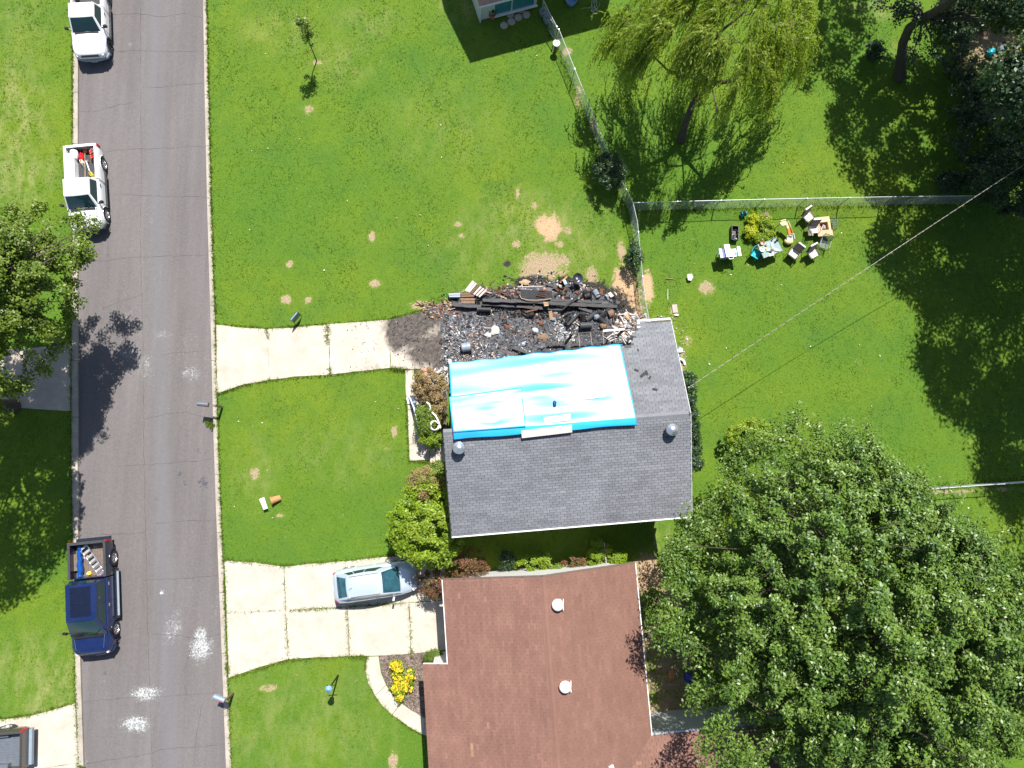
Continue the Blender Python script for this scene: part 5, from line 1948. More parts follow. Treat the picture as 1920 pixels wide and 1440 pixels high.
rng = np.random.default_rng(99)
N = 190000
xs = rng.uniform(-27.5, 31.5, N); ys = rng.uniform(-17.5, 26.5, N)
keep = (xs < xLo(ys) - .02) | (xs > xRo(ys) + .02)
for poly in EXCL:
    keep &= ~in_poly(xs, ys, poly)
dm = blobmask(xs, ys, DIRT)
keep &= rng.uniform(0, 1, N) > dm * 1.6
keep &= blobmask(xs, ys, CHAR) < .35
xs, ys = xs[keep], ys[keep]
Vb = blades(np.stack([xs, ys, np.zeros_like(xs) - .01], 1), .055, .016, rng, 3)
tn = np.clip(.5 + .3 * perlin_like(xs, ys, 2.2, 12) + rng.normal(size=len(xs)) * .22, 0, 1)
go = link('grass_blades', fast_mesh('grass_blades', Vb.reshape(-1, 3), 3, 'blade', np.repeat(tn, 3)))
tag(go, 'short green grass blades over the lawns', 'grass', kind='stuff')

# taller tufts along kerbs, slab edges, joints and fences
E = []


def along(pix, n, sp=.03, world=False):
    q = [np.array(P2(*p)) for p in pix] if not world else [np.array(p) for p in pix]
    for _ in range(n):
        i = rng.integers(0, len(q) - 1)
        t = rng.random()
        p = q[i] * (1 - t) + q[i + 1] * t + rng.normal(size=2) * sp
        E.append((p[0], p[1], 0))


for i in range(1500):
    y = rng.uniform(-17, 26)
    E.append((float(xRo(y)) + abs(rng.normal()) * .05 - .015, y, 0))
    y = rng.uniform(-17, 26)
    E.append((float(xLo(y)) - abs(rng.normal()) * .05 + .015, y, 0))
along([(405, 608), (505, 616), (560, 612), (618, 607), (728, 599), (790, 582)], 700)
along([(408, 739), (455, 723), (506, 713), (619, 704), (733, 691), (765, 694)], 900, .05)
along([(733, 691), (765, 694)], 200, .1)
along([(420, 1049), (533, 1061), (647, 1051), (760, 1039)], 800, .05)
along([(429, 1272), (541, 1237), (656, 1231), (690, 1231)], 900, .06)
along([(688, 1231), (685, 1256), (703, 1304), (735, 1340), (766, 1363), (795, 1379)], 500)
along([(146, 1317), (60, 1340), (20, 1346), (-40, 1350)], 500, .04)
along([(761, 740), (767, 864), (806, 867)], 400)
E = E[:3000] + E[3000::2]
for a, b, n, s in (((500, 617), (503, 635), 60, .04), ((614, 610), (614, 645), 160, .07), ((619, 690), (619, 703), 50, .06), ((535, 1150), (541, 1236), 110, .03), ((533, 1062), (536, 1144), 40, .02), ((650, 1140), (656, 1230), 120, .03),
                   ((425, 1149), (536, 1144), 40, .03), ((545, 1144), (640, 1139), 220, .035), ((655, 1137), (760, 1131), 240, .045), ((767, 1135), (771, 1225), 130, .04), ((423, 1060), (429, 1271), 80, .03), ((427, 1245), (429, 1262), 70, .06),
                   ((766, 768), (788, 770), 60, .03), ((778, 695), (800, 730), 240, .08), ((388, 792), (402, 800), 120, .06), ((771, 1218), (772, 1226), 40, .05), ((150, 1436), (156, 1440), 40, .05)):
    along([a, b], int(n * .8) if n > 50 and s < .05 else n, s)
for fx, at, L in (f1, f2, f3, f0):
    o0 = np.array(fx.location)
    for _ in range(int(L * 42)):
        p = at(rng.uniform(0, L))
        E.append((p.x + o0[0] + rng.normal() * .12, p.y + o0[1] + rng.normal() * .12, 0))
E = np.array(E)
Vb = blades(E, .10, .018, rng, 4)
tg = link('grass_tufts', fast_mesh('grass_tufts', Vb.reshape(-1, 3), 3, 'weed', rng.uniform(0, 1, len(E) * 4)))
tag(tg, 'longer unmown grass and weeds along kerbs, slab joints and fences', 'grass', kind='stuff')

# ================================================================== VEHICLES
def boolean(obj, cutters, op='DIFFERENCE'):
    tmp = []
    for mb in cutters:
        me = mb.mesh('cut', 'black')
        c = bpy.data.objects.new('cut', me)
        COL.objects.link(c)
        c.parent = obj.parent
        tmp.append(c)
        md = obj.modifiers.new('b', 'BOOLEAN')
        md.operation = op
        md.solver = 'EXACT'
        md.object = c
    bpy.context.view_layer.update()
    dg = bpy.context.evaluated_depsgraph_get()
    me = bpy.data.meshes.new_from_object(obj.evaluated_get(dg))
    obj.modifiers.clear()
    me.name = obj.name
    obj.data = me
    try:
        me.set_sharp_from_angle(angle=math.radians(38))
    except Exception:
        pass
    for c in tmp:
        bpy.data.objects.remove(c)


def shell(mb, secs):
    """secs: (x, halfwidth, zlow, zshoulder, ztop, inset, crown)"""
    rings = []
    for (x, hw, zl, zs, zt, ins, cr) in secs:
        h = [(0, zl), (hw * .88, zl), (hw * .985, zl + .08), (hw, zl + (zs - zl) * .45), (hw * .992, zs - .05), (hw - .035, zs), (hw - ins, zt), (hw * .5, zt + cr * .7), (0, zt + cr)]
        ring = [(x, y, z) for y, z in h] + [(x, -y, z) for y, z in reversed(h[1:-1])]
        rings.append(ring)
    n = len(rings[0])
    vs = [p for r in rings for p in r]
    fs = []
    for i in range(len(rings) - 1):
        for j in range(n):
            j2 = (j + 1) % n
            fs.append((i * n + j, i * n + j2, (i + 1) * n + j2, (i + 1) * n + j))
    fs.append(tuple(range(n)))
    fs.append(tuple(reversed([(len(rings) - 1) * n + j for j in range(n)])))
    # orient outward
    mb.add(vs, [tuple(reversed(f)) for f in fs])
    return mb


def patch(c4, b, nu=9, nv=7, u=(0, 1), v=(0, 1), off=0.0, bdir=None):
    """bulged patch of a greenhouse face; c4: bottom-left, bottom-right, top-right, top-left"""
    c = [Vector(p) for p in c4]
    nm = (c[1] - c[0]).cross(c[3] - c[0]).normalized()

    def fn(s, t):
        s = u[0] + (u[1] - u[0]) * s
        t = v[0] + (v[1] - v[0]) * t
        p = c[0] * (1 - s) * (1 - t) + c[1] * s * (1 - t) + c[2] * s * t + c[3] * (1 - s) * t
        return tuple(p + nm * (b * math.sin(PI * min(1, max(0, s))) * (math.sin(PI * min(1, max(0, t))) ** .5 if 0 < t < 1 else 0) + off))
    return lambda mb, m=0: mb.grid(fn, nu, nv, m=m)


def wheel(parent, x, y, r, w, side, rim_mat='chrome', spokes=6, rim=.62):
    wt = thing('wheel', None, None, (x, y, r))
    wt.parent = parent
    # axis along y; outer face towards side
    T = Matrix.Rotation(PI / 2 * (-1 if side > 0 else 1), 4, 'X')
    MB().lathe([(r * rim, -w / 2), (r * .93, -w / 2), (r, -w * .36), (r, w * .36), (r * .93, w / 2), (r * rim, w / 2), (r * rim, w * .2)], 26, T).build('tyre', 'rubber', wt, smooth=True, ang=35)
    mb = MB().lathe([(r * rim, -w * .4), (r * rim, w * .46), (r * rim * .93, w * .5), (r * rim * .88, w * .30)], 26, T)
    mb.lathe([(.001, w * .40), (r * .13, w * .42), (r * .15, w * .32)], 14, T)
    for i in range(spokes):
        a = 2 * PI * i / spokes
        Rm = T.to_3x3() @ Matrix.Rotation(a, 3, 'Z')
        mb.box(Rm @ Vector((r * rim * .5, 0, w * .36)), (r * rim * .92, r * .15, .03), R=Rm)
    mb.build('rim', rim_mat, wt, smooth=True, ang=35)
    MB().lathe([(.001, w * .12), (r * rim * .98, w * .12)], 20, T).build('brake_disc', 'black', wt)
    return wt


def place(name, label, cat, origin, yaw, group=None):
    return thing(name, label, cat, origin, yaw, group)


def pickup(label, wheels_px, K, paint, group=None):
    """K: dict of lengths. wheels_px: rear and front wheel centres (left side) in the photo."""
    r = K['r']
    gz = K.get('gz', ROAD_Z + .02)
    A, B = P(*wheels_px[0], gz + r), P(*wheels_px[1], gz + r)
    if K.get('heading'):
        pass
    f = (B - A).normalized()
    wb = K.get('wb', (B - A).length)
    left = Vector((-f.y, f.x, 0))
    side = K.get('seen', 1)                      # which side's wheels were measured
    mid = (A + B) / 2 - left * side * (K['hw'] - .12)
    o = place('pickup_truck', label, 'pickup truck', (mid.x, mid.y, gz), math.atan2(f.y, f.x), group)
    hw = K['hw']
    xf, xr = wb / 2, -wb / 2
    fx, rx = xf + K['fo'], xr - K['ro']
    zs, zh = K['belt'], K['hood']
    cw = xf - K['cowl']                          # windscreen base
    ct = xf - K['rooff']                         # roof front
    cr_ = xf - K['roofr']                        # roof rear
    cb = cr_ - K.get('cabslope', .12)            # cab back at belt
    bedx = cb - .06
    body = MB()
    zl = .34
    shell(body, [(fx + .03, hw * .52, .46, zh - .36, zh - .30, .10, .0), (fx - .02, hw * .78, .42, zh - .30, zh - .20, .12, .01), (fx - .10, hw * .89, .38, zh - .22, zh - .12, .13, .02), (fx - .24, hw * .955, .36, zh - .16, zh - .07, .14, .03), (fx - .42, hw * .99, zl, zh - .10, zh - .03, .14, .035), (xf - .1, hw, zl, zh - .07, zh, .15, .04),
                 (min(cw + .02, xf - .16), hw, zl, zs - .02, zs + .02, .12, .04), (min(cw, xf - .16) - .3, hw, zl, zs, zs + .01, .10, .0), (cb, hw, zl, zs, zs + .01, .10, .0)])
    bo_ = body.build('body', paint, o, smooth=True, ang=32)
    arches = [MB().lathe([(r + .07, -.5), (r + .07, .5)], 22, Matrix.Translation((xf, s * hw, r)) @ Matrix.Rotation(PI / 2, 4, 'X'), cap0=True, cap1=True) for s in (1, -1)]
    boolean(bo_, arches)
    # bed box, open on top
    bd = MB()
    shell(bd, [(bedx, hw, zl, zs + .02, zs + .035, .06, .0), (bedx - .1, hw, zl, zs + .02, zs + .035, .06, .0), (rx + .25, hw * .995, zl + .04, zs + .02, zs + .035, .06, .0), (rx + .03, hw * .975, .46, zs + .0, zs + .02, .06, .0), (rx, hw * .95, .50, zs - .04, zs - .01, .06, 0)])
    bed = bd.build('bed', K.get('bedpaint', paint), o, smooth=True, ang=32)
    arches = [MB().lathe([(r + .07, -.5), (r + .07, .35)], 22, Matrix.Translation((xr, s * hw, r)) @ Matrix.Rotation(PI / 2 * s, 4, 'X'), cap0=True, cap1=True) for s in (1, -1)]
    bw = hw - .13
    blen = (bedx - .05) - (rx + .09)
    cav = MB().box(((bedx - .05 + rx + .09) / 2, 0, zs + .10), (blen, bw * 2, 2 * (zs + .10 - .62)))
    boolean(bed, arches + [cav])
    lin = MB()
    lin.box(((bedx - .05 + rx + .09) / 2, 0, .632), (blen - .01, bw * 2 - .01, .02))
    for i in range(13):
        lin.box(((bedx - .05 + rx + .09) / 2, -bw + .1 + i * (2 * bw - .2) / 12, .65), (blen - .03, .045, .014))
    for s in (1, -1):
        lin.box((xr, s * (bw - .10), .75), (.85, .19, .24), taper=.06)
    lin.build('bed_floor', K.get('liner', 'char_grey'), o)
    MB().box((rx + .075, 0, (zs + .62) / 2), (.035, bw * 2 - .01, zs - .63)).build('tailgate_lining', K.get('gatemat', 'char_grey'), o)
    if K.get('railcap'):
        mb = MB()
        for s in (1, -1):
            mb.box(((bedx + rx) / 2, s * (hw - .075), zs + .045), (abs(bedx - rx) - .02, .12, .025))
        mb.box((rx + .055, 0, zs + .045), (.13, bw * 2 - .02, .025))
        mb.build('rail_cap', K['railcap'], o)
    # cab greenhouse
    zr = K['roof']
    yb, yt = hw - .075, hw - .20
    ytf = yt - .03
    g = {'fl': (cw, yb, zs), 'fr': (cw, -yb, zs), 'rl': (cb, yb, zs), 'rr': (cb, -yb, zs), 'tfl': (ct, ytf, zr - .02), 'tfr': (ct, -ytf, zr - .02), 'trl': (cr_, yt - .02, zr - .02), 'trr': (cr_, -yt + .02, zr - .02)}
    F = [g['fr'], g['fl'], g['tfl'], g['tfr']]
    Bk = [g['rl'], g['rr'], g['trr'], g['trl']]
    Lf = [g['fl'], g['rl'], g['trl'], g['tfl']]
    Rt = [g['rr'], g['fr'], g['tfr'], g['trr']]
    Tp = [g['trl'], g['trr'], g['tfr'], g['tfl']]
    Tp = [g['tfr'], g['tfl'], g['trl'], g['trr']]
    cabm = MB()
    patch(F, .05)(cabm); patch(Bk, .02)(cabm); patch(Lf, .01)(cabm); patch(Rt, .01)(cabm); patch(Tp, .045, 9, 9)(cabm)
    cab = cabm.build('cab', paint, o, smooth=True, ang=30)
    gl = MB(); patch(F, .05, u=(.045, .955), v=(.03, .93), off=.006)(gl); gl.build('windshield', 'darkglass', o, smooth=True)
    gl = MB(); patch(Bk, .02, u=(.08, .92), v=(.22, .92), off=.006)(gl); gl.build('rear_window', 'darkglass', o, smooth=True)
    for nm, c4, s in (('side_window', Lf, 1), ('side_window', Rt, -1)):
        spl = K.get('split')
        rng_ = [(.10, .93)] if not spl else [(.09, spl - .02), (spl + .02, .94)]
        for a, b in rng_:
            uu = (a, b) if s > 0 else (1 - b, 1 - a)
            gl = MB(); patch(c4, .01, u=uu, v=(.10, .86), off=.006)(gl); gl.build(nm, 'darkglass', o, smooth=True)
    if K.get('sunroof'):
        gl = MB(); patch(Tp, .045, u=(.16, .84), v=(.09, .92), off=.006, nu=9, nv=9)(gl); gl.build('roof_panel', K['sunroof'], o, smooth=True)
        MB().beam(((ct + cr_) / 2 + .03, -yt * .66, zr + .03), ((ct + cr_) / 2 + .03, yt * .66, zr + .03), .015, .006).build('roof_seam', 'black', o)
    # trim
    MB().tube([(fx - .30, -hw * .97, .50), (fx - .08, -hw * .84, .52), (fx + .02, -hw * .45, .53), (fx + .04, 0, .53), (fx + .02, hw * .45, .53), (fx - .08, hw * .84, .52), (fx - .30, hw * .97, .50)], .10, 8).build('front_bumper', K.get('bump', 'bumper'), o)
    MB().box((rx - .06, 0, .52), (.16, hw * 1.80, .16), taper=.04).build('rear_bumper', K.get('rbump', 'chrome'), o)
    gr = MB()
    for i in range(4):
        gr.box((fx - .005, 0, .66 + i * .055), (.06, hw * 1.05, .025))
    gr.box((fx - .03, 0, .74), (.05, hw * 1.05, .24))
    gr.build('grille', K.get('grille', 'black'), o)
    MB().box((fx + .10, .05, .50), (.015, .31, .15)).build('number_plate', 'plate', o)
    M.setdefault('lamp', simple('lamp_lens', (0.7, 0.72, 0.75), .12))
    M.setdefault('taillamp', simple('tail_lamp_lens', (0.42, 0.008, 0.02), .15))
    for s in (1, -1):
        MB().box((fx - .115, s * hw * .73, zh - .27), (.20, hw * .26, .13), rz=-s * .42, taper=.15).build('headlight', 'lamp', o)
        MB().box((rx + .045, s * (hw - .05), zs - .17), (.12, .115, .34)).build('taillight', 'taillamp', o)
        mr = MB().box((cw - .22, s * (hw + .13), zs + .12), (.10, .20, .17), rz=s * .2, taper=.1)
        mr.beam((cw - .2, s * (hw - .06), zs + .03), (cw - .22, s * (hw + .1), zs + .09), .05, .05)
        mr.build('door_mirror', K.get('mirror', 'black'), o)
        for hx in K['handles']:
            MB().box((xf - hx, s * (hw + .008), zs - .12), (.15, .035, .035)).build('door_handle', K.get('handlemat', 'black'), o)
        sills = MB().box(((xf - r - .12 + xr + r + .12) / 2, s * (hw - .0), .36), (wb - 2 * r - .25, K.get('stepw', .06) * 2, .06))
        sills.build('side_step', K.get('step', 'black'), o)
        if K.get('stepw', .06) > .1:
            MB().box(((xf - r - .12 + xr + r + .12) / 2, s * (hw + K['stepw'] - .03), .40), (wb - 2 * r - .5, .10, .02)).build('step_tread', 'bumper', o)
        for hx in K['seams']:
            MB().beam((xf - hx, s * (hw + .001), .42), (xf - hx, s * (hw - .001), zs - .02), .012, .012).build('door_seam', 'black', o)
        for xx in (xf, xr):
            wheel(o, xx, s * (hw - .12), r, .24, s, rim_mat=K.get('rimmat', 'chrome'), rim=K.get('rim', .62))
            fl = MB()
            n = 16
            pts = [(xx + (r + .085) * math.cos(PI * (i / n)), s * (hw + .004), r + (r + .085) * math.sin(PI * i / n)) for i in range(-1, n + 2)]
            fl.tube(pts, .035 if K.get('flare') else .018, 6)
            fl.build('wheel_arch', K.get('flaremat', paint), o, smooth=True)
    for s in (1, -1):
        MB().tube([(cw + .02, s * hw * .80, zs + .045), (xf, s * hw * .78, zh + .022), (fx - .3, s * hw * .70, zh + .0)], .009, 4).build('hood_seam', 'mailgrey', o)
    MB().box((cw + .04, 0, zs + .055), (.09, hw * 1.45, .02)).build('cowl', 'black', o)
    wp = MB()
    wp.beam((cw + .03, -.45, zs + .05), (cw - .30, .05, zs + .26), .015, .015).beam((cw + .03, .25, zs + .05), (cw - .28, .68, zs + .25), .015, .015)
    wp.build('wipers', 'black', o)
    MB().box(((fx + rx) / 2, 0, .40), (fx - rx - .5, hw * 1.2, .18)).build('chassis', 'black', o)
    return o, dict(xf=xf, xr=xr, fx=fx, rx=rx, bedx=bedx, zs=zs, bw=bw, cw=cw)


GR = 'vehicles parked along the west kerb'
M['sunpanel'] = simple('dark_roof_panel', (0.008, 0.012, 0.03), .12, var=.2)
t1, d1 = pickup('white pickup with black wheels and grey bumper at the top edge of the road', [(200, -5), (202.7, 87)],
                dict(r=.38, hw=.86, fo=.80, ro=.95, belt=1.03, hood=1.02, roof=1.62, cowl=.42, rooff=.98, roofr=1.75, handles=[1.55], seams=[.62, 1.78], rimmat='rubber', rim=.5, flare=True, flaremat='bumper', grille='black', bump='bumper', mirror='black', stepw=.07), 'paint_white', GR)
t2_, d2 = pickup('white pickup with an open bed full of tools beside the street tree', [(191.7, 308.8), (197, 403.6)],
                 dict(r=.37, hw=.85, fo=.84, ro=.85, belt=1.05, hood=1.03, roof=1.66, cowl=.17, rooff=.70, roofr=1.58, handles=[1.42], seams=[.50, 1.66], flaremat='paint_white', bump='black', liner='char_grey', gatemat='galv', railcap='paint_white', mirror='black'), 'paint_white', GR)
t3, d3 = pickup('navy blue crew cab pickup carrying an aluminium ladder', [(210, 1046.4), (214, 1180)],
                dict(r=.40, hw=.92, fo=.98, ro=.97, belt=1.12, hood=1.08, roof=1.78, cowl=-.04, rooff=.82, roofr=2.48, split=.52, handles=[1.30, 2.30], seams=[.50, 1.50, 2.52], bump='paint_blue', rbump='paint_navy', sunroof='sunpanel',
                     handlemat='chrome', step='black', stepw=.16, bedpaint='paint_navy', railcap='char_grey', liner='brownmetal', gatemat='black', mirror='black', grille='paint_navy'), 'paint_blue', GR)
t4, d4 = pickup('dark brown pickup cut off by the lower left corner, red tail light in view', [(-2, 1369), (-110, 1378)],
                dict(r=.39, hw=.93, fo=.95, ro=1.18, belt=1.10, hood=1.06, roof=1.78, cowl=0, rooff=.7, roofr=2.1, wb=3.35, gz=.03, seen=-1, handles=[1.3], seams=[.5, 1.5], bump='bumper', rbump='bumper', liner='mailgrey', gatemat='brownmetal', bedpaint='paint_olive'), 'paint_olive', None)

# things in the beds
def bed_point(o, x, y, z):
    m = Matrix.Translation(o.location) @ Matrix.Rotation(o.rotation_euler.z, 4, 'Z')
    return m @ Vector((x, y, z))


def in_bed(o, name, label, cat, x, y, z, rz=0.0):
    return thing(name, label, cat, bed_point(o, x, y, z), o.rotation_euler.z + rz)


zf = .665
b = (d2['bedx'] + d2['rx']) / 2
t = in_bed(t2_, 'tool_box', 'long white side box along the west rail of the white pickup bed', 'tool box', b + .15, -.52, zf)
MB().box((0, 0, .18), (1.35, .36, .36), taper=.03).build('box', 'white', t)
MB().box((0, 0, .375), (1.38, .38, .03)).build('lid', 'white', t)
t = in_bed(t2_, 'drum', 'white drum with rounded ends lying at the tailgate of the tool-filled pickup', 'drum', d2['rx'] + .42, -.42, zf + .2)
MB().lathe([(.001, -.26), (.15, -.25), (.19, -.2), (.2, 0), (.19, .2), (.15, .25), (.001, .26)], 20, Matrix.Rotation(PI / 2, 4, 'Y')).build('shell', 'white', t, smooth=True)
MB().tube([(-.08, 0, .19), (-.04, 0, .25), (.06, 0, .25), (.1, 0, .19)], .015).build('handle', 'galv', t)
t = in_bed(t2_, 'cloth_bundle', 'crumpled red cloth beside the white drum', 'cloth', d2['rx'] + .50, -.12, zf)
MB().blob((0, 0, .1), (.24, .14, .12), 10, 6, .25).build('cloth', 'red', t, smooth=True)
for i, (dx, dy) in enumerate([(.36, .45), (.62, .47)]):
    t = in_bed(t2_, 'fuel_can', ['red fuel can nearest the tailgate by the east rail', 'red fuel can further forward by the east rail'][i], 'fuel can', d2['rx'] + dx, dy, zf, .2)
    MB().box((0, 0, .13), (.22, .16, .26), taper=.15).build('can', 'red', t)
    MB().tube([(-.06, 0, .26), (-.03, 0, .31), (.05, 0, .31), (.08, 0, .26)], .012).build('handle', 'red', t)
    MB().tube([(.09, 0, .25), (.13, 0, .33)], .018).build('spout', 'yellow', t)
t = in_bed(t2_, 'cut_off_saw', 'orange and white cut-off saw in the middle of the tool-filled bed', 'saw', b - .15, -.1, zf)
MB().box((0, 0, .1), (.26, .16, .18), rz=.3, taper=.2).build('housing', 'white', t)
MB().lathe([(.001, -.01), (.13, -.01), (.13, .01), (.001, .01)], 18, Matrix.Translation((.2, .1, .14)) @ Matrix.Rotation(PI / 2, 4, 'X')).build('blade', 'galv', t)
MB().tube([(-.1, 0, .18), (-.02, 0, .27), (.1, 0, .24)], .018).build('handle', 'orange', t)
for i, (x0, y0, x1, y1, mt, lab) in enumerate([(-.75, .06, .75, .02, 'tanwood', 'long wooden tool handle lying down the middle of the bed'), (-.2, .1, .62, .32, 'galv', 'short steel bar lying slanted in the bed'), (.1, .55, .8, .5, 'brownmetal', 'thin brown bar against the east rail of the bed')]):
    t = in_bed(t2_, 'tool', lab, 'tool', b, 0, zf)
    MB().tube([(x0, y0, .06), (x1, y1, .09)], .02, 7).build('shaft', mt, t, smooth=True)
    MB().box((x0, y0, .05), (.16, .22, .03), rz=.2, taper=.2).build('head', 'brownmetal' if i else 'orange', t)
t = in_bed(t2_, 'yellow_tool', 'yellow power tool behind the cab of the tool-filled pickup', 'tool', d2['bedx'] - .38, .35, zf)
MB().box((0, 0, .1), (.3, .14, .16), rz=.5, taper=.2).build('motor', 'yellow', t)
MB().tube([(-.12, -.05, .12), (-.2, -.1, .2), (-.05, -.02, .24), (.1, .06, .18)], .018).build('handle', 'black', t)
t = in_bed(t2_, 'bucket', 'pale blue bucket in the east tailgate corner of the tool-filled bed', 'bucket', d2['rx'] + .26, .56, zf)
MB().lathe([(.001, 0), (.10, 0), (.13, .26), (.135, .26), (.12, .26), (.09, .02), (.001, .02)], 16).build('pail', 'mailgrey' if False else 'white', t, smooth=True, ang=40)
MB().tube([(-.13, 0, .25), (0, 0, .36), (.13, 0, .25)], .006, 5).build('handle', 'galv', t)

b = (d3['bedx'] + d3['rx']) / 2
t = in_bed(t3, 'ladder', 'aluminium step ladder lying slanted in the navy pickup bed', 'ladder', b, .12, zf + .10, .62)
for s in (1, -1):
    MB().beam((-.85, s * .20, .05), (.85, s * .15, .30), .035, .085).build('rail', 'alu', t)
for i in range(6):
    x = -.72 + i * .27
    z = .05 + (x + .85) / 1.7 * .25
    MB().box((x, 0, z + .01), (.10, .37, .03)).build('rung', 'galv', t)
MB().box((.88, -.02, .32), (.13, .34, .06)).build('cap', 'alu', t)
MB().box((.93, -.1, .33), (.06, .10, .07)).build('foot', 'red', t)
t = in_bed(t3, 'blue_bundle', 'shiny blue rolled cover along the west side of the navy pickup bed', 'cover', b + .1, -.52, zf)
M['shinyblue'] = simple('shiny_blue_vinyl', (0.008, 0.07, 0.30), .15, var=.2)
rr = random.Random(4)
MB().tube([(-.75 + .15 * i, .03 * math.sin(i * 1.9), .14 + .03 * math.sin(i * 2.7)) for i in range(11)], [.10 + .05 * rr.random() for _ in range(11)], 9).build('roll', 'shinyblue', t, smooth=True)
for i, (dx, dy, mt, lab) in enumerate([(.22, -.12, 'yellow', 'small yellow block by the cab end of the navy pickup bed'), (-.12, -.22, 'tanwood', 'small tan scrap beside the blue cover')]):
    t = in_bed(t3, 'wood_block', lab, 'block', b + dx + .45 * (1 - i), dy, zf)
    MB().box((0, 0, .04), (.16, .14, .07), rz=.2).build('block', mt, t)
    MB().box((.02, -.12, .02), (.06, .10, .03), rz=.9).build('chip', 'white', t)


# ---- silver hatchback
def hatchback():
    c = P(706.5, 1086, 0)
    a, b_ = P(640, 1096, 0), P(772, 1077, 0)
    yaw = math.atan2((b_ - a).y, (b_ - a).x)
    o = thing('hatchback_car', 'silver blue hatchback parked nose-in under the bushes on the wide driveway', 'car', (c.x, c.y, .035), yaw)
    L, hw, r = 4.08, .84, .31
    xf, xr = 1.27, -1.25
    S = [(-2.04, .56, .42, .66, .72, .12, .0), (-1.98, .70, .34, .72, .84, .12, .02), (-1.80, .80, .24, .82, .93, .11, .03), (-1.4, .835, .20, .86, .95, .10, .02), (-.6, .84, .19, .86, .94, .08, 0), (.3, .84, .19, .84, .92, .08, 0),
         (.85, .835, .19, .81, .90, .09, .02), (1.3, .82, .20, .76, .84, .14, .05), (1.72, .76, .24, .66, .74, .18, .06), (1.95, .64, .30, .56, .62, .16, .05), (2.04, .48, .34, .50, .54, .14, .02)]
    mb = shell(MB(), S)
    body = mb.build('body', 'paint_silver', o, smooth=True, ang=50)
    boolean(body, [MB().lathe([(r + .05, -.5), (r + .05, .33)], 22, Matrix.Translation((x, s * hw, r)) @ Matrix.Rotation(PI / 2 * s, 4, 'X'), cap0=True, cap1=True) for x in (xf, xr) for s in (1, -1)])
    try:
        body.data.set_sharp_from_angle(angle=math.radians(50))
    except Exception:
        pass
    zb, zr = .90, 1.46
    g = {'fl': (1.32, .70, zb - .04), 'fr': (1.32, -.70, zb - .04), 'rl': (-1.84, .66, zb), 'rr': (-1.84, -.66, zb), 'tfl': (.40, .54, zr - .03), 'tfr': (.40, -.54, zr - .03), 'trl': (-1.20, .52, zr - .07), 'trr': (-1.20, -.52, zr - .07)}
    F = [g['fr'], g['fl'], g['tfl'], g['tfr']]
    Bk = [g['rl'], g['rr'], g['trr'], g['trl']]
    bl_, br_ = (-.2, .80, zb), (-.2, -.80, zb)
    Tp = [g['tfr'], g['tfl'], g['trl'], g['trr']]
    Lf = [g['fl'], g['rl'], g['trl'], g['tfl']]
    Rt = [g['rr'], g['fr'], g['tfr'], g['trr']]
    cm = MB()
    patch(F, .10, 13, 9)(cm); patch(Bk, .07, 13, 9)(cm); patch(Lf, .085, 13, 9)(cm); patch(Rt, .085, 13, 9)(cm); patch(Tp, .05, 13, 13)(cm)
    cm.build('cab', 'paint_silver', o, smooth=True, ang=45)
    gl = MB(); patch(F, .10, 13, 9, u=(.05, .95), v=(.08, .93), off=.007)(gl); gl.build('windshield', 'tintglass', o, smooth=True)
    gl = MB(); patch(Bk, .07, 13, 9, u=(.09, .91), v=(.12, .90), off=.007)(gl); gl.build('rear_window', 'tintglass', o, smooth=True)
    for c4, s in ((Lf, 1), (Rt, -1)):
        for a_, b2 in ((.20, .49), (.51, .74), (.76, .90)):
            uu = (a_, b2) if s > 0 else (1 - b2, 1 - a_)
            gl = MB(); patch(c4, .085, 9, 7, u=uu, v=(.12 if a_ < .7 else .3, .84), off=.007)(gl); gl.build('side_window', 'darkglass', o, smooth=True)
    for s in (1, -1):
        MB().box((.88, s * .93, .93), (.10, .20, .12), rz=s * .3, taper=.15).build('door_mirror', 'white', o)
        MB().box((-1.90, s * .665, .77), (.18, .13, .13), rz=s * .45, taper=.2).build('taillight', 'taillamp', o)
        MB().box((1.90, s * .56, .60), (.24, .22, .12), rz=-s * .6).build('headlight', 'lamp', o)
        for hx in (.1, -.85):
            MB().box((hx, s * (.842), .80), (.16, .03, .03)).build('door_handle', 'paint_silver', o)
        for x in (xf, xr):
            wheel(o, x, s * (hw - .11), r, .19, s, spokes=7)
        MB().beam((.35, s * .50, 1.455), (-1.1, s * .49, 1.43), .02, .012).build('roof_channel', 'brownmetal', o)
    MB().tube([(-1.0, -.06, 1.44), (-1.12, -.06, 1.60)], .008, 5).build('antenna', 'black', o)
    MB().box((-2.05, 0, .62), (.02, .32, .12)).build('number_plate', 'plate', o)
    MB().box((0, 0, .22), (3.6, 1.3, .12)).build('chassis', 'black', o)
    MB().beam((1.22, .55, .93), (.95, -.05, 1.07), .014, .014).build('wiper', 'black', o)
    return o


M['tintglass'] = simple('tinted_windscreen', (0.025, 0.09, 0.12), .08, var=.5, scale=3, spec=.8)
hatchback()

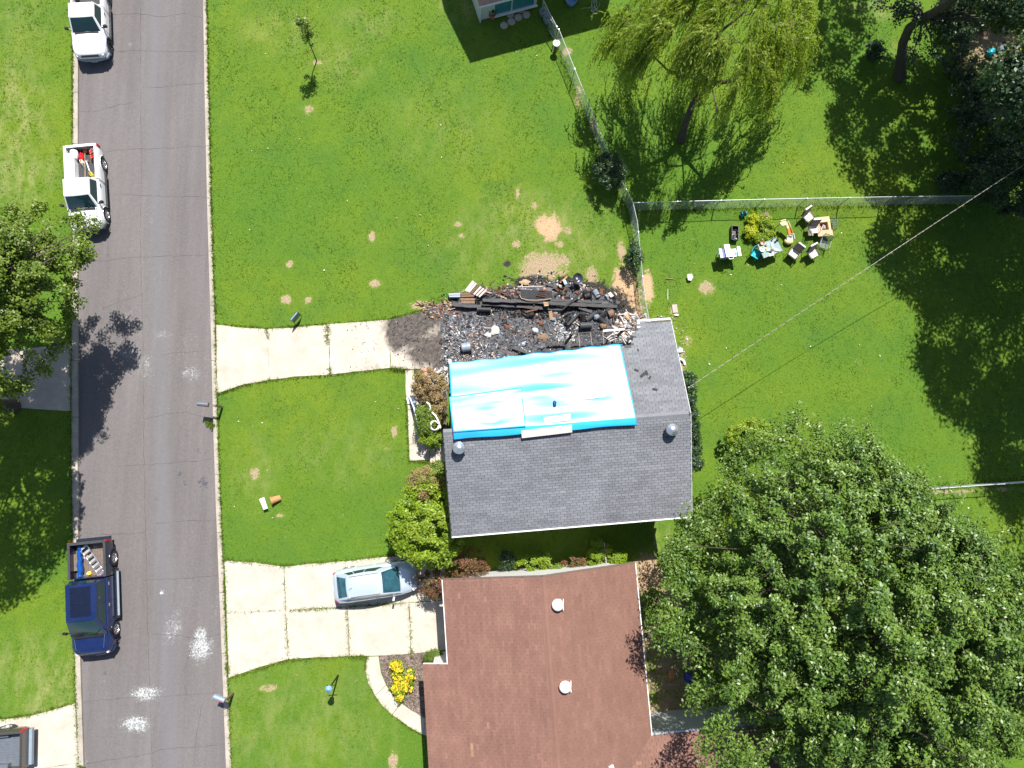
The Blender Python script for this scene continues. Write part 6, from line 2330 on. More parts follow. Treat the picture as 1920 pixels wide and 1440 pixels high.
# ================================================================== STREET FURNITURE
def mailbox(label, base_px, head_px, hz, mat='mailgrey', post='oldwood', L=.52):
    b = P(*base_px, 0)
    h = P(*head_px, hz)
    t = thing('mailbox', label, 'mailbox', b)
    d = Vector((h.x - b.x, h.y - b.y, 0))
    ln = d.length
    u = d.normalized()
    yaw = math.atan2(u.y, u.x)
    R = Matrix.Rotation(yaw, 3, 'Z')
    MB().box((0, 0, (hz - .1) / 2), (.10, .10, hz - .1)).build('post', post, t)
    MB().beam((0, 0, hz - .14), tuple(u * (ln + L * .3) + Vector((0, 0, hz - .14))), .08, .05).build('arm', post, t)
    prof = [(-.11, 0), (.11, 0)] + [(.11 * math.cos(a), .12 + .09 * math.sin(a)) for a in np.linspace(0, PI, 9)]
    vs = []
    for x in (-L / 2, L / 2):
        for (yy, zz) in prof:
            vs.append(R @ Vector((x, yy, zz - .11)) + u * ln + Vector((0, 0, hz)))
    n = len(prof)
    fs = [tuple(reversed(range(n))), tuple(range(n, 2 * n))] + [(i, (i + 1) % n, n + (i + 1) % n, n + i) for i in range(n)]
    MB().add(vs, fs).build('box', mat, t, smooth=True, ang=35)
    MB().box(R @ Vector((L / 2 + .01, 0, 0)) + u * ln + Vector((0, 0, hz)), (.02, .23, .22), R=R).build('door', mat, t)
    MB().box(R @ Vector((-.1, .125, .06)) + u * ln + Vector((0, 0, hz)), (.12, .012, .05), R=R).build('flag', 'red', t)


mailbox('dark grey mailbox on a thin post and arm beside the narrow driveway', (417, 764), (381, 758), 1.15, 'mailgrey', 'brownmetal')
mailbox('light grey mailbox on a wooden arm beside the lower lawn', (437, 1300), (411, 1310), 1.1, 'mailbox_light' if 'mailbox_light' in M else 'bumper', 'oldwood', .55)
mailbox_dummy = None

# lamp post on the lower lawn
b = P(634, 1266, 0)
t = thing('lamp_post', 'short black lamp post with a blue grey lantern on the lower lawn', 'lamp post', b)
MB().tube([(0, 0, 0), (0, 0, 1.85)], [.045, .035], 8).build('post', 'black', t, smooth=True)
MB().lathe([(.05, 1.85), (.12, 1.9), (.14, 2.15), (.12, 2.18)], 8, cap0=True).build('lantern', 'mailgrey', t)
MB().lathe([(.17, 2.17), (.10, 2.25), (.02, 2.32), (.001, 2.36)], 8, cap0=True).build('lantern_cap', 'skyblue', t)
MB().beam((-.22, 0, 1.6), (.22, 0, 1.6), .03, .03).build('crossbar', 'black', t)

# panel sign by the narrow driveway
b = P(560, 600, 0)
t = thing('yard_sign', 'thin dark panel sign standing on edge beside the narrow driveway', 'sign', b)
a_, b_ = P(545, 600, .85), P(558, 585, .85)
MB().slab([a_ - b, b_ - b, Vector((b_.x - b.x, b_.y - b.y, .25)), Vector((a_.x - b.x, a_.y - b.y, .25))], .03).build('panel', 'mailgrey', t)
for q in (a_, b_):
    MB().tube([(q.x - b.x, q.y - b.y, 0), (q.x - b.x, q.y - b.y, .9)], .015, 6).build('leg', 'black', t)
MB().beam(a_ - b, b_ - b, .04, .03).build('frame', 'skyblue', t)

# white plate sign and tipped barrel
c4 = [P(486, 936, .45), P(495, 932, .45), P(502, 953, .3), P(494, 956, .3)]
c = P(496, 950, 0)
t = thing('yard_sign', 'small white rectangular sign with dark bracket lettering leaning beside the tipped clay pot', 'sign', c)
pts = [q - c for q in c4]
MB().slab(pts, .02).build('panel', 'white', t)
nrm_ = (pts[1] - pts[0]).cross(pts[3] - pts[0]).normalized()
if nrm_.z < 0:
    nrm_ = -nrm_
lu = (pts[3] - pts[0]); sv = (pts[1] - pts[0])


def spt(a, b__):
    return pts[0] + lu * a + sv * b__ + nrm_ * .006


mb = MB()
mb.tube([spt(.20, .52), spt(.13, .46), spt(.11, .32), spt(.16, .22), spt(.24, .22)], .012, 5)
mb.tube([spt(.78, .20), spt(.90, .22), spt(.94, .36), spt(.91, .50), spt(.82, .52)], .012, 5)
for i in range(7):
    mb.beam(spt(.28 + i * .07, .25), spt(.31 + i * .07, .42), .012, .008)
mb.build('lettering', 'black', t)
MB().tube([(pts[0] + pts[2]) / 2, (.05, -.05, 0)], .02, 6).build('stake', 'oldwood', t)
b = P(517, 936, .17)
t = thing('clay_pot', 'tipped terracotta pot lying open to the west on the front lawn', 'pot', b)
T = Matrix.Rotation(math.radians(200), 4, 'Z') @ Matrix.Rotation(math.radians(72), 4, 'Y')
MB().lathe([(.001, -.24), (.14, -.24), (.19, .2), (.215, .21), (.215, .26), (.18, .26), (.165, .18), (.12, -.2), (.001, -.2)], 22, T).build('pot', 'terracotta', t, smooth=True, ang=35)
MB().blob((0, 0, 0), (.12, .12, .10), 8, 5, .1).build('soil', 'mulch', t)

# stuff by the white house fence
for i, (px, py) in enumerate([(1018, 27), (1025, 40)]):
    t = thing('planter', ['pale square planter nearest the white house by the wire gate', 'pale square planter just south of the other by the wire gate'][i], 'planter', P(px, py, 0), .4)
    mb = MB()
    for s in (1, -1):
        mb.box((s * .15, 0, .17), (.04, .34, .34)).box((0, s * .15, .17), (.26, .04, .34))
    mb.build('sides', 'bumper', t)
    MB().box((0, 0, .14), (.26, .26, .28)).build('soil', 'mulch', t)
t = thing('pedestal', 'white round topped pedestal at the corner of the house shadow', 'pedestal', P(1041, 95, 0))
MB().lathe([(.12, 0), (.09, .1), (.07, .5), (.12, .66)], 16, cap0=True).build('column', 'oldwood', t, smooth=True)
MB().lathe([(.001, .64), (.2, .66), (.21, .70), (.19, .72), (.08, .69), (.001, .69)], 20).build('basin', 'white', t, smooth=True, ang=50)
t = thing('plant_pot', 'reddish pot with a leafy plant below the teal window', 'pot', P(923, 33, 0))
MB().lathe([(.001, 0), (.14, 0), (.2, .3), (.21, .3), (.17, .28), (.001, .26)], 16).build('pot', 'terracotta', t, smooth=True, ang=40)
rng = np.random.default_rng(3)
V, tn = clumps_to_leaves(np.array([[0, 0, .5], [.1, .1, .6]]), np.array([.25, .2]), np.tile([0, 0, 1.], (2, 1)), 60, rng, .12)
link('foliage', fast_mesh('foliage', V.reshape(-1, 3), 4, 'leaf_dark', tn), t)
for i, (px, py, lab) in enumerate([(945, 48, 'westmost'), (959, 41, 'second from the west'), (957, 27, 'northern one under the teal window'), (972, 33, 'third along the row'), (987, 28, 'eastmost'), (976, 18, 'nearest the wall')]):
    o = MB().lathe([(.001, .03), (.22, .03), (.23, .02), (.22, -.03)], 8).build('stepping_stone', 'conc_dark', loc=P(px, py, .012), rot=(0, 0, i))
    tag(o, 'stepping stone below the teal window, ' + lab, 'stone', 'stepping stones by the white house')
t = thing('plastic_tub', 'pale grey blue tub in the shade at the top edge, east of the fence', 'tub', P(1070, 3, 0), .15)
mb = MB()
mb.lathe([(.001, .06), (.26, .06), (.34, .34), (.38, .35), (.38, .32), (.3, .0), (.001, 0)], 20)
mb.v = [(x * .9, y * 1.15, z) for x, y, z in mb.v]
mb.build('tub', 'skyblue', t, smooth=True, ang=40)
t = thing('dead_branch', 'bare pale branch lying in the shade left of the willow', 'branch', P(1110, 15, 0))
mb = MB(); rr = random.Random(6)
for i in range(9):
    p = Vector((rr.uniform(-.2, .2), rr.uniform(-.3, .3), .05)); pts = [p]
    d = Vector((rr.uniform(-1, 1), rr.uniform(-1, 1), rr.uniform(0, .4))).normalized()
    for k in range(6):
        d = (d + Vector((rr.uniform(-.7, .7), rr.uniform(-.7, .7), rr.uniform(-.2, .3)))).normalized()
        p = p + d * .13; p.z = max(.03, p.z); pts.append(p)
    mb.tube(pts, [.022, .018, .015, .012, .01, .008, .005], 5)
mb.build('twigs', 'ash', t)

# upper right clutter
t = thing('gas_bottle', 'white cylinder with a red top lying in the dark upper right corner', 'gas bottle', P(1877, 118, .15), math.radians(35))
MB().lathe([(.001, -.36), (.1, -.35), (.15, -.3), (.15, .22), (.1, .28)], 18, Matrix.Rotation(PI / 2, 4, 'Y')).build('cylinder', 'white', t, smooth=True, ang=50)
MB().lathe([(.16, .14), (.165, .16), (.165, .36), (.10, .38), (.001, .38)], 18, Matrix.Rotation(PI / 2, 4, 'Y')).build('top', 'red', t, smooth=True, ang=50)
t = thing('teal_ball', 'crumpled teal ball in the dark upper right corner', 'ball', P(1857, 99, .2))
MB().blob((0, 0, 0), (.22, .24, .2), 9, 6, .15).build('ball', 'teal', t)
MB().blob((.1, .12, .1), (.12, .1, .08), 7, 4, .3).build('flap', 'teal', t)
t = thing('white_box', 'pale tilted box right of the teal ball', 'box', P(1877, 92, .12), .4)
MB().box((0, 0, 0), (.34, .26, .2)).build('box', 'white', t); MB().box((0, .02, .12), (.38, .3, .03), R=Matrix.Rotation(.2, 3, 'X')).build('lid', 'bumper', t)
t = thing('red_bin', 'small dark red bin among the bushes left of the teal ball', 'bin', P(1840, 58, 0))
MB().lathe([(.001, 0), (.12, 0), (.16, .38), (.17, .38), (.14, .36), (.1, .04), (.001, .04)], 14).build('bin', 'red', t, smooth=True, ang=40)
MB().beam((-.17, 0, .37), (.17, 0, .37), .02, .02).build('handle', 'red', t)
t = thing('barrel', 'pale blue barrel cut by the right edge of the upper right corner', 'barrel', P(1916, 205, 0))
MB().lathe([(.001, 0), (.3, 0), (.34, .3), (.34, .6), (.3, .9), (.001, .9)], 22).build('barrel', 'skyblue', t, smooth=True, ang=45)
MB().lathe([(.345, .28), (.36, .3), (.345, .32)], 22).build('hoop', 'bumper', t)
o = MB().beam(P(1913, 95, .05), P(1918, 64, .3), .06, .06).build('yellow_post', 'yellow'); tag(o, 'thin yellow pole in the upper right corner', 'pole')
o = MB().slab([P(1898, 120, .25), P(1935, 175, .25), P(1960, 160, .25), P(1925, 105, .25)], .1).build('wooden_sheet', 'bumper'); tag(o, 'grey sheet lying in the upper right corner above the blue barrel', 'board')
o = MB().beam(P(1904, 160, .15), P(1922, 185, .15), .3, .2).build('log', 'oldwood'); tag(o, 'brown squared log beside the blue barrel', 'log')
for i, (px, py, m_) in enumerate([(1909, 87, 'white'), (1875, 105, 'ash'), (1876, 133, 'white')]):
    o = MB().blob((0, 0, 0), (.11, .09, .07), 7, 4, .2).build('stone', m_, loc=P(px, py, .06)); tag(o, ['pale stone near the yellow pole in the dark corner', 'dull pale stone between white box and gas bottle', 'small white stone below the gas bottle'][i], 'stone')

# ================================================================== BACK YARD FURNITURE
def patio_chair(label, px, py, yaw, slats=False, tipped=False):
    t = thing('patio_chair', label, 'chair', P(px, py, 0), yaw, 'patio chairs around the glass table')
    w, d = .54, .54
    fm = 'brownmetal' if not slats else 'mailgrey'
    for s in (1, -1):
        MB().tube([(.26, s * w / 2, 0), (.24, s * w / 2, .62), (-.22, s * w / 2, .66), (-.30, s * w / 2, 0)], .016, 6).build('leg_frame', fm, t, smooth=True)
    bk = Matrix.Rotation(math.radians(-14), 3, 'Y')
    if slats:
        for i in range(7):
            MB().box((0, -w / 2 + .05 + i * (w - .1) / 6, .42), (.5, .03, .015)).build('slat', fm, t)
        for i in range(7):
            MB().beam((-.24, -w / 2 + .05 + i * (w - .1) / 6, .42), (-.36, -w / 2 + .05 + i * (w - .1) / 6, .92), .03, .015).build('slat', fm, t)
        MB().tube([(-.24, -w / 2, .42), (-.36, -w / 2, .93), (-.36, w / 2, .93), (-.24, w / 2, .42)], .016, 6).build('back_frame', fm, t)
    else:
        MB().box((.02, 0, .40), (.52, .52, .03)).build('seat', fm, t)
        c = MB().box((.03, 0, .455), (.50, .50, .08), taper=.08).build('seat_cushion', 'cushion', t)
        MB().box((-.29, 0, .70), (.03, .52, .56), R=bk).build('backrest', fm, t)
        MB().box((-.25, 0, .74), (.08, .49, .55), R=bk, taper=.05).build('back_cushion', 'cushion_dark', t)
        MB().box((-.33, 0, 1.0), (.09, .47, .07), R=bk, taper=.1).build('cushion_top', 'cushion', t)
    return t


M['cushion_dark'] = simple('shaded_side_of_cushion', (0.24, 0.19, 0.16), .85, var=.1)  # shade painted as a darker cushion colour; ladder rungs reuse the brown
M['cushion_dark'].name = 'shaded_cushion'
patio_chair('cushioned chair at the top of the group, left of the cardboard box', 1507, 411, math.radians(-55))
patio_chair('cushioned chair pushed against the cardboard box with things on its seat', 1518, 434, math.radians(-85))
patio_chair('cushioned chair just south east of the glass table', 1482, 479, math.radians(-128))
patio_chair('cushioned chair between the south east one and the slatted chair', 1516, 479, math.radians(-62))
patio_chair('bare slatted metal chair south of the cardboard box', 1538, 462, math.radians(-108), slats=True)
t = thing('cup_rack', 'small slatted thing lying on the seat of the chair beside the cardboard box', 'rack', P(1519, 437, .5))
for i in range(4):
    MB().box((-.12 + .08 * i, 0, .03), (.03, .32, .05)).build('slat', 'cushion' if i % 2 else 'brownmetal', t)

# plastic teal chair
t = thing('plastic_chair', 'turquoise moulded plastic chair west of the glass table', 'chair', P(1411, 480, 0), math.radians(-35))
mb = MB()


def shellfn(u, v):
    y = (u - .5) * (.50 - .10 * abs(v - .5))
    if v < .5:
        x = .26 - v * .96; z = .42 - .03 * math.cos((u - .5) * PI) + .05 * (2 * abs(u - .5)) ** 3
    else:
        k = (v - .5) * 2
        x = -.22 - .10 * k; z = .42 + .42 * k; x += .06 * (2 * abs(u - .5)) ** 2
    return (x, y, z)


o = mb.grid(shellfn, 11, 13).build('shell', 'teal', t, smooth=True, ang=70)
sm = o.modifiers.new('s', 'SOLIDIFY'); sm.thickness = .02
for sx in (1, -1):
    for sy in (1, -1):
        MB().tube([(sx * .18, sy * .18, .41), (sx * .24, sy * .23, 0)], [.022, .018], 6).build('leg', 'black' if sx < 0 else 'teal', t)

# glass table
q4 = [P(*p, .72) for p in ((1420, 459), (1456, 446), (1468, 469), (1432, 484))]
c = sum(q4, Vector()) / 4
t = thing('glass_table', 'frosted glass patio table covered with small clutter', 'table', (c.x, c.y, 0))
cc4 = [p - Vector((c.x, c.y, 0)) for p in q4]
MB().slab(cc4, .02).build('table_top', 'tableglass', t)
mb = MB()
for i in range(4):
    MB().tube([cc4[i] * .86 - Vector((0, 0, .02 - .72 * .14)), Vector((cc4[i].x * .92, cc4[i].y * .92, 0))], .02, 6).build('leg', 'mailgrey', t)
for i in range(4):
    mb.tube([cc4[i], cc4[(i + 1) % 4]], .018, 6)
mb.build('rim', 'mailgrey', t)


def on_table(name, label, cat, px, py, fn):
    tt = thing(name, label, cat, P(px, py, .725))
    fn(tt)


on_table('bowl', 'reddish brown bowl at the west corner of the glass table', 'bowl', 1428, 457, lambda t: (MB().lathe([(.001, .01), (.07, .01), (.12, .12), (.125, .12), (.11, .11), (.06, .03), (.001, .03)], 16).build('bowl', 'terracotta', t, smooth=True, ang=45), MB().blob((0, 0, .05), (.07, .07, .03)).build('filling', 'cushion', t)))
on_table('cup', 'white ringed cup next to the brown bowl', 'cup', 1436, 459, lambda t: (MB().lathe([(.001, 0), (.06, 0), (.07, .12), (.06, .12), (.05, .01)], 14).build('cup', 'white', t, smooth=True, ang=45), MB().tube([(.07, 0, .03), (.1, 0, .06), (.07, 0, .1)], .008, 5).build('handle', 'white', t)))
on_table('basin', 'white basin hanging over the west edge of the table', 'basin', 1428, 468, lambda t: (MB().lathe([(.001, .01), (.1, .01), (.14, .1), (.15, .1), (.13, .09), (.09, .02), (.001, .02)], 18).build('basin', 'white', t, smooth=True, ang=45), MB().blob((0, 0, .05), (.07, .06, .03)).build('cloth', 'skyblue', t)))
on_table('yellow_sponge', 'yellow lump in the middle of the clutter on the glass table', 'sponge', 1435, 466, lambda t: MB().blob((0, 0, .04), (.08, .06, .05), 8, 5).build('sponge', 'yellow', t))
on_table('bottle', 'white bottle lying along the middle of the glass table', 'bottle', 1447, 462, lambda t: (MB().lathe([(.001, -.16), (.045, -.16), (.045, .1), (.02, .14), (.02, .18), (.001, .18)], 12, Matrix.Translation((0, 0, .05)) @ Matrix.Rotation(1.4, 4, 'X')).build('bottle', 'white', t, smooth=True, ang=50), MB().box((0, .19, .05), (.04, .04, .04)).build('cap', 'white', t)))
on_table('jug', 'white jug with a red spot near the south side of the table', 'jug', 1445, 470, lambda t: (MB().lathe([(.001, 0), (.08, 0), (.09, .16), (.07, .2)], 14).build('jug', 'white', t, smooth=True), MB().blob((.02, 0, .2), (.05, .04, .02)).build('lid', 'red', t)))
on_table('tray', 'white paper tray at the south edge of the glass table', 'tray', 1446, 477, lambda t: (MB().box((0, 0, .015), (.26, .16, .02), rz=.3).build('tray', 'white', t), MB().box((0, 0, .035), (.1, .1, .02), rz=.6).build('paper', 'bumper', t)))
on_table('black_flask', 'black two-knobbed flask at the north east corner of the table', 'flask', 1455, 452, lambda t: (MB().blob((.06, .06, .06), (.07, .07, .06), 10, 6, .03).build('head', 'black', t, smooth=True), MB().blob((-.05, -.05, .05), (.06, .05, .05), 10, 6, .03).build('body', 'black', t, smooth=True)))
on_table('glass_jar', 'small clear ring-like jar at the north edge of the table', 'jar', 1447, 450, lambda t: (MB().lathe([(.001, 0), (.045, 0), (.045, .09), (.035, .09)], 12).build('jar', 'bumper', t, smooth=True), MB().lathe([(.046, .08), (.05, .09), (.046, .1)], 12).build('ring', 'white', t)))
mbq = [(1440, 470, 'crumpled white wrapper west of the jug'), (1452, 468, 'crumpled white bag east of the jug'), (1457, 470, 'crumpled pale bag at the east side of the table')]
for px, py, lab in mbq:
    on_table('wrapper', lab, 'wrapper', px, py, lambda t: (MB().blob((0, 0, .04), (.1, .07, .05), 9, 5, .35).build('wrapper', 'white', t), MB().blob((.06, .04, .03), (.05, .05, .03), 7, 4, .35).build('fold', 'bumper', t)))

# toddler slide
t = thing('toy_slide', 'cream and yellow curved toy slide with an orange middle beside the plants', 'toy', P(1478, 440, 0))
p0 = Vector(t.location)
ctrl = [(P(1464, 419, .75) - p0, 'cream'), (P(1474, 417, .7) - p0, 'cream'), (P(1479, 428, .55) - p0, 'orange'), (P(1482, 440, .38) - p0, 'white'), (P(1482, 450, .2) - p0, 'cream'), (P(1472, 455, .1) - p0, 'cream')]


def ribbon(pa, pb, wa, wb, mat, nm):
    d = (pb - pa); d2_ = Vector((-d.y, d.x, 0)).normalized()
    mb = MB().slab([pa + d2_ * wa, pb + d2_ * wb, pb - d2_ * wb, pa - d2_ * wa], .05)
    for s in (1, -1):
        mb.tube([pa + d2_ * wa * s + Vector((0, 0, .04)), pb + d2_ * wb * s + Vector((0, 0, .04))], .03, 6)
    mb.build(nm, mat, t)


ribbon(ctrl[0][0], ctrl[1][0], .13, .15, 'cream', 'platform')
ribbon(ctrl[1][0], ctrl[2][0], .12, .10, 'cream', 'bend')
ribbon(ctrl[2][0], ctrl[3][0], .11, .12, 'orange', 'upper_chute')
ribbon(ctrl[3][0], ctrl[4][0], .17, .24, 'white', 'lower_chute')
MB().blob((ctrl[4][0] + ctrl[5][0]) / 2 + Vector((.05, 0, .02)), (.26, .2, .16), 12, 7, .06).build('base', 'cream', t, smooth=True, ang=60)
MB().box(ctrl[3][0] + Vector((0, .05, .03)), (.22, .04, .03)).build('step', 'mailgrey', t)
MB().box(ctrl[3][0] + Vector((.02, -.06, .0)), (.24, .04, .03)).build('step', 'mailgrey', t)
MB().tube([ctrl[0][0] * 1.0, Vector((ctrl[0][0].x, ctrl[0][0].y, 0))], .03, 6).build('leg', 'cream', t)

# cardboard box
q = [P(*p, .5) for p in ((1535, 417), (1552, 415), (1555, 431), (1538, 432))]
c = sum(q, Vector()) / 4
t = thing('cardboard_box', 'open cardboard box with wide flaps and books inside', 'box', (c.x, c.y, 0))
k4 = [p - Vector((c.x, c.y, 0)) for p in q]
for i in range(4):
    a_, b_ = k4[i], k4[(i + 1) % 4]
    MB().slab([a_, b_, Vector((b_.x, b_.y, .02)), Vector((a_.x, a_.y, .02))], .015).build('side', 'cardboard', t)
    out = Vector(((a_ + b_).x, (a_ + b_).y, 0)).normalized()
    if i == 1:
        MB().slab([a_ + out * .004, b_ + out * .004, b_ + out * .14 - Vector((0, 0, .03)), a_ + out * .14 - Vector((0, 0, .03))], .012).build('flap', 'cardboard', t)
        continue
    ex_ = (b_ - a_).normalized() * (.30 if i != 3 else .12)
    ln = [.30, .2, .32, .30][i]
    MB().slab([a_ - ex_ * .6 + out * .004, b_ + ex_ * .5 + out * .004, b_ + ex_ * .5 + out * ln - Vector((0, 0, .05)), a_ - ex_ * .6 + out * ln - Vector((0, 0, .05))], .012).build('flap', 'cardboard', t)
MB().box((0, 0, .05), (.42, .38, .02)).build('bottom', 'boxdark', t)
rr = random.Random(8)
for i in range(6):
    tt = thing('book', ['dark thin book at the back of the cardboard box', 'pinkish book standing in the cardboard box', 'pale book leaning in the middle of the box', 'brown book near the front of the box', 'white folded paper in the box', 'reddish booklet at the right side of the box'][i], 'book', (c.x - .16 + i * .06, c.y + rr.uniform(-.08, .08), .08), rr.uniform(-.5, .5))
    mt = ['boxdark', 'pinkash', 'cushion', 'oldwood', 'white', 'terracotta'][i]
    MB().box((0, 0, .14), (.03, .2, .26)).build('cover', mt, tt)
    MB().box((.0, .004, .142), (.02, .196, .262)).build('pages', 'cushion', tt)
# dark wire shelf behind
t = thing('wire_basket', 'dark wire basket standing behind the cardboard box', 'basket', P(1556, 423, 0))
mb = MB()
for i in range(5):
    mb.tube([(-.12, -.3 + i * .15, .5), (.16, -.3 + i * .15, .5), (.16, -.3 + i * .15, 0)], .008, 5)
for i in range(4):
    mb.tube([(-.12 + i * .09, -.3, .5), (-.12 + i * .09, .3, .5)], .008, 5)
for i in range(4):
    mb.tube([(.16, -.3, .1 + i * .12), (.16, .3, .1 + i * .12)], .008, 5)
mb.build('wires', 'mailgrey', t)
MB().tube([(.16, -.3, 0), (.16, -.3, .52), (.16, .3, .52), (.16, .3, 0)], .014, 6).build('frame', 'mailgrey', t)
for nm, mt, px, py, lab in (('black_crate', 'black', 1374.5, 440, 'black open crate on the grass north of the white cart'),):
    t = thing(nm, lab, 'crate', P(px, py, 0), math.radians(-3))
    for (cx, cy, sx, sy) in ((-.18, 0, .03, .8), (.18, 0, .03, .8), (0, .39, .36, .03), (0, -.39, .36, .03)):
        MB().box((cx, cy, .17), (sx, sy, .34)).build('side', 'black', t)
    MB().box((0, 0, .03), (.36, .78, .03)).build('bottom', 'black', t)
    MB().lathe([(.19, .33), (.2, .36), (.19, .36)], 4, Matrix.Scale(1, 4)).build('rim', 'black', t)
t = thing('white_jug', 'dusty pinkish white jug inside the black crate', 'jug', P(1373, 444, .06))
MB().lathe([(.001, 0), (.09, 0), (.1, .18), (.05, .24), (.05, .28)], 14).build('jug', 'cushion', t, smooth=True, ang=50)
MB().tube([(.09, 0, .05), (.15, 0, .1), (.06, 0, .22)], .012, 6).build('handle', 'cushion', t)
t = thing('blue_bottle', 'pale blue bottle at the south end inside the black crate', 'bottle', P(1376, 451, .06))
MB().lathe([(.001, 0), (.06, 0), (.06, .24), (.02, .28), (.02, .32)], 12).build('bottle', 'skyblue', t, smooth=True, ang=50)
MB().box((0, 0, .33), (.04, .04, .03)).build('cap', 'white', t)

# white and blue grill-like cart
q = [P(*p, .85) for p in ((1347, 467), (1386, 463), (1389, 480), (1351, 484))]
c = sum(q, Vector()) / 4
t = thing('plastic_cart', 'white plastic cart with raised side shelves and a blue panel', 'cart', (c.x, c.y, 0))
k4 = [p - Vector((c.x, c.y, 0)) for p in q]


def kq(u, v, z=.85):
    p = k4[0] * (1 - u) * (1 - v) + k4[1] * u * (1 - v) + k4[2] * u * v + k4[3] * (1 - u) * v
    return Vector((p.x, p.y, z))


def panel(u0, u1, v0, v1, z, th, nm, mt, dz=0):
    MB().slab([kq(u0, v0, z), kq(u1, v0, z + dz), kq(u1, v1, z + dz), kq(u0, v1, z)], th).build(nm, mt, t)


panel(0, .12, 0, 1, .90, .10, 'side_shelf', 'white')
panel(.88, 1.02, -.05, 1, .90, .10, 'side_shelf', 'white')
panel(.12, .88, .1, .95, .78, .05, 'tray', 'white')
panel(.12, .28, .02, .98, .86, .05, 'blue_panel', 'blue', .02)
panel(.26, .52, -.35, 1.0, .97, .10, 'lid', 'white')
panel(.74, .84, .5, .8, .80, .02, 'aqua_patch', 'teal')
MB().tube([kq(.38, 1.02, .9), kq(.40, 1.22, .9), kq(.60, 1.22, .9), kq(.62, 1.02, .9)], .022, 6).build('handle', 'white', t)
for u_, v_ in ((.15, .1), (.85, .1), (.15, .9), (.85, .9)):
    MB().tube([kq(u_, v_, .78), kq(u_, v_, 0)], .02, 6).build('leg', 'white' if v_ < .5 else 'mailgrey', t)
panel(.15, .85, .12, .9, .30, .03, 'lower_shelf', 'mailgrey')
t = thing('hose_reel', 'small dark teal hose reel against the wire fence above the plants', 'hose reel', P(1394, 401, .2), .3)
MB().lathe([(.16, -.12), (.16, -.1), (.1, -.1), (.1, .1), (.16, .1), (.16, .12)], 16, Matrix.Rotation(PI / 2, 4, 'Y')).build('drum', 'teal', t, smooth=True, ang=30)
MB().lathe([(.1, -.08), (.14, 0), (.1, .08)], 16, Matrix.Rotation(PI / 2, 4, 'Y')).build('hose', 'black', t, smooth=True)
MB().tube([(-.1, .0, -.15), (.05, .45, .5)], .012, 5).build('handle', 'mailgrey', t)
o = MB().blob((0, 0, .05), (.22, .14, .07), 8, 4, .3).build('stone', 'oldwood', loc=P(1435, 403, 0)); tag(o, 'brown flat stone between the plants and the wire fence', 'stone')

# small things on the grass
t = thing('small_sign', 'small white plate on a stake standing on the lawn east of the wood chips', 'sign', P(1297, 521, 0))
MB().slab([P(1289, 514, .25) - t.location, P(1297, 513, .35) - t.location, P(1300, 519, .3) - t.location, P(1296, 526, .2) - t.location, P(1290, 525, .2) - t.location], .02).build('plate', 'white', t)
MB().tube([(0, 0, 0), (.1, .12, .32)], .012, 5).build('stake', 'oldwood', t)
for i, (px, py, mt, r, lab) in enumerate([(1275, 657, 'white', (.15, .16, .10), 'white round lump on the grass beside the grey roof'), (1273, 652, 'bumper', (.08, .06, .08), 'pale grey lump touching the white round lump'),
                                         (1268, 591, 'white', (.13, .07, .06), 'white scrap below the flat paver')]):
    o = MB().blob((0, 0, r[2] * .8), r, 9, 5, .15).build('debris_lump', mt, loc=P(px, py, 0)); tag(o, lab, 'debris')
o = MB().box((0, 0, .03), (.28, .46, .06), rz=.1).build('paver', 'conc_dark', loc=P(1265, 579, 0)); tag(o, 'flat rectangular paver on the grass east of the fence end', 'paver')
o = MB().tube([P(1269, 675, .1), P(1276, 673, .12), P(1282, 677, .1), P(1284, 684, .05)], .07, 8).build('bent_pipe', 'white'); tag(o, 'curved white pipe piece at the east edge of the grey roof', 'pipe')
o = MB().beam(P(1249, 522, .03), P(1262, 523, .03), .05, .03).build('stick', 'oldwood'); tag(o, 'short brown stick on the grass east of the wood chips', 'stick')
o = MB().beam(P(1252, 542, .03), P(1252, 562, .03), .03, .03).build('stick', 'ash'); tag(o, 'thin pale upright stick east of the wood chips', 'stick')
o = MB().blob((0, 0, .02), (.08, .07, .04), 8, 4, .2).build('stone', 'white', loc=P(303, 1112, -.06)); tag(o, 'white lump lying on the road near the wide driveway', 'stone')

# things between brown house and maple
o = MB().blob((0, 0, .16), (.2, .24, .16), 9, 5, .2).build('orange_pot', 'terracotta', loc=P(1258, 1264, 0)); tag(o, 'orange pot in the shade between brown roof and maple', 'pot')
o = MB().blob((0, 0, .3), (.22, .3, .3), 9, 5, .15).build('blue_bin', 'blue', loc=P(1287, 1268, 0)); tag(o, 'blue bin peeking out below the maple leaves', 'bin')
mbt = [((1208, 1188), (1270, 1225)), ((1250, 1200), (1262, 1168))]
for i, (a_, b_) in enumerate(mbt):
    o = MB().beam(P(*a_, .05), P(*b_, .05), .14, .12).build('edging_timber', 'charwood'); tag(o, ['long dark timber edging crossing the shaded bed', 'short dark timber edging meeting the long one'][i], 'timber')
o = MB().tube([P(1200 + 11 * math.cos(a) + 8, 1087 - 12 * math.sin(a) + 4, .03) for a in np.linspace(0, 2.6, 12)], .012, 5).build('garden_hose', 'black'); tag(o, 'thin dark curved hose on the sandy patch beside the brown roof', 'hose')

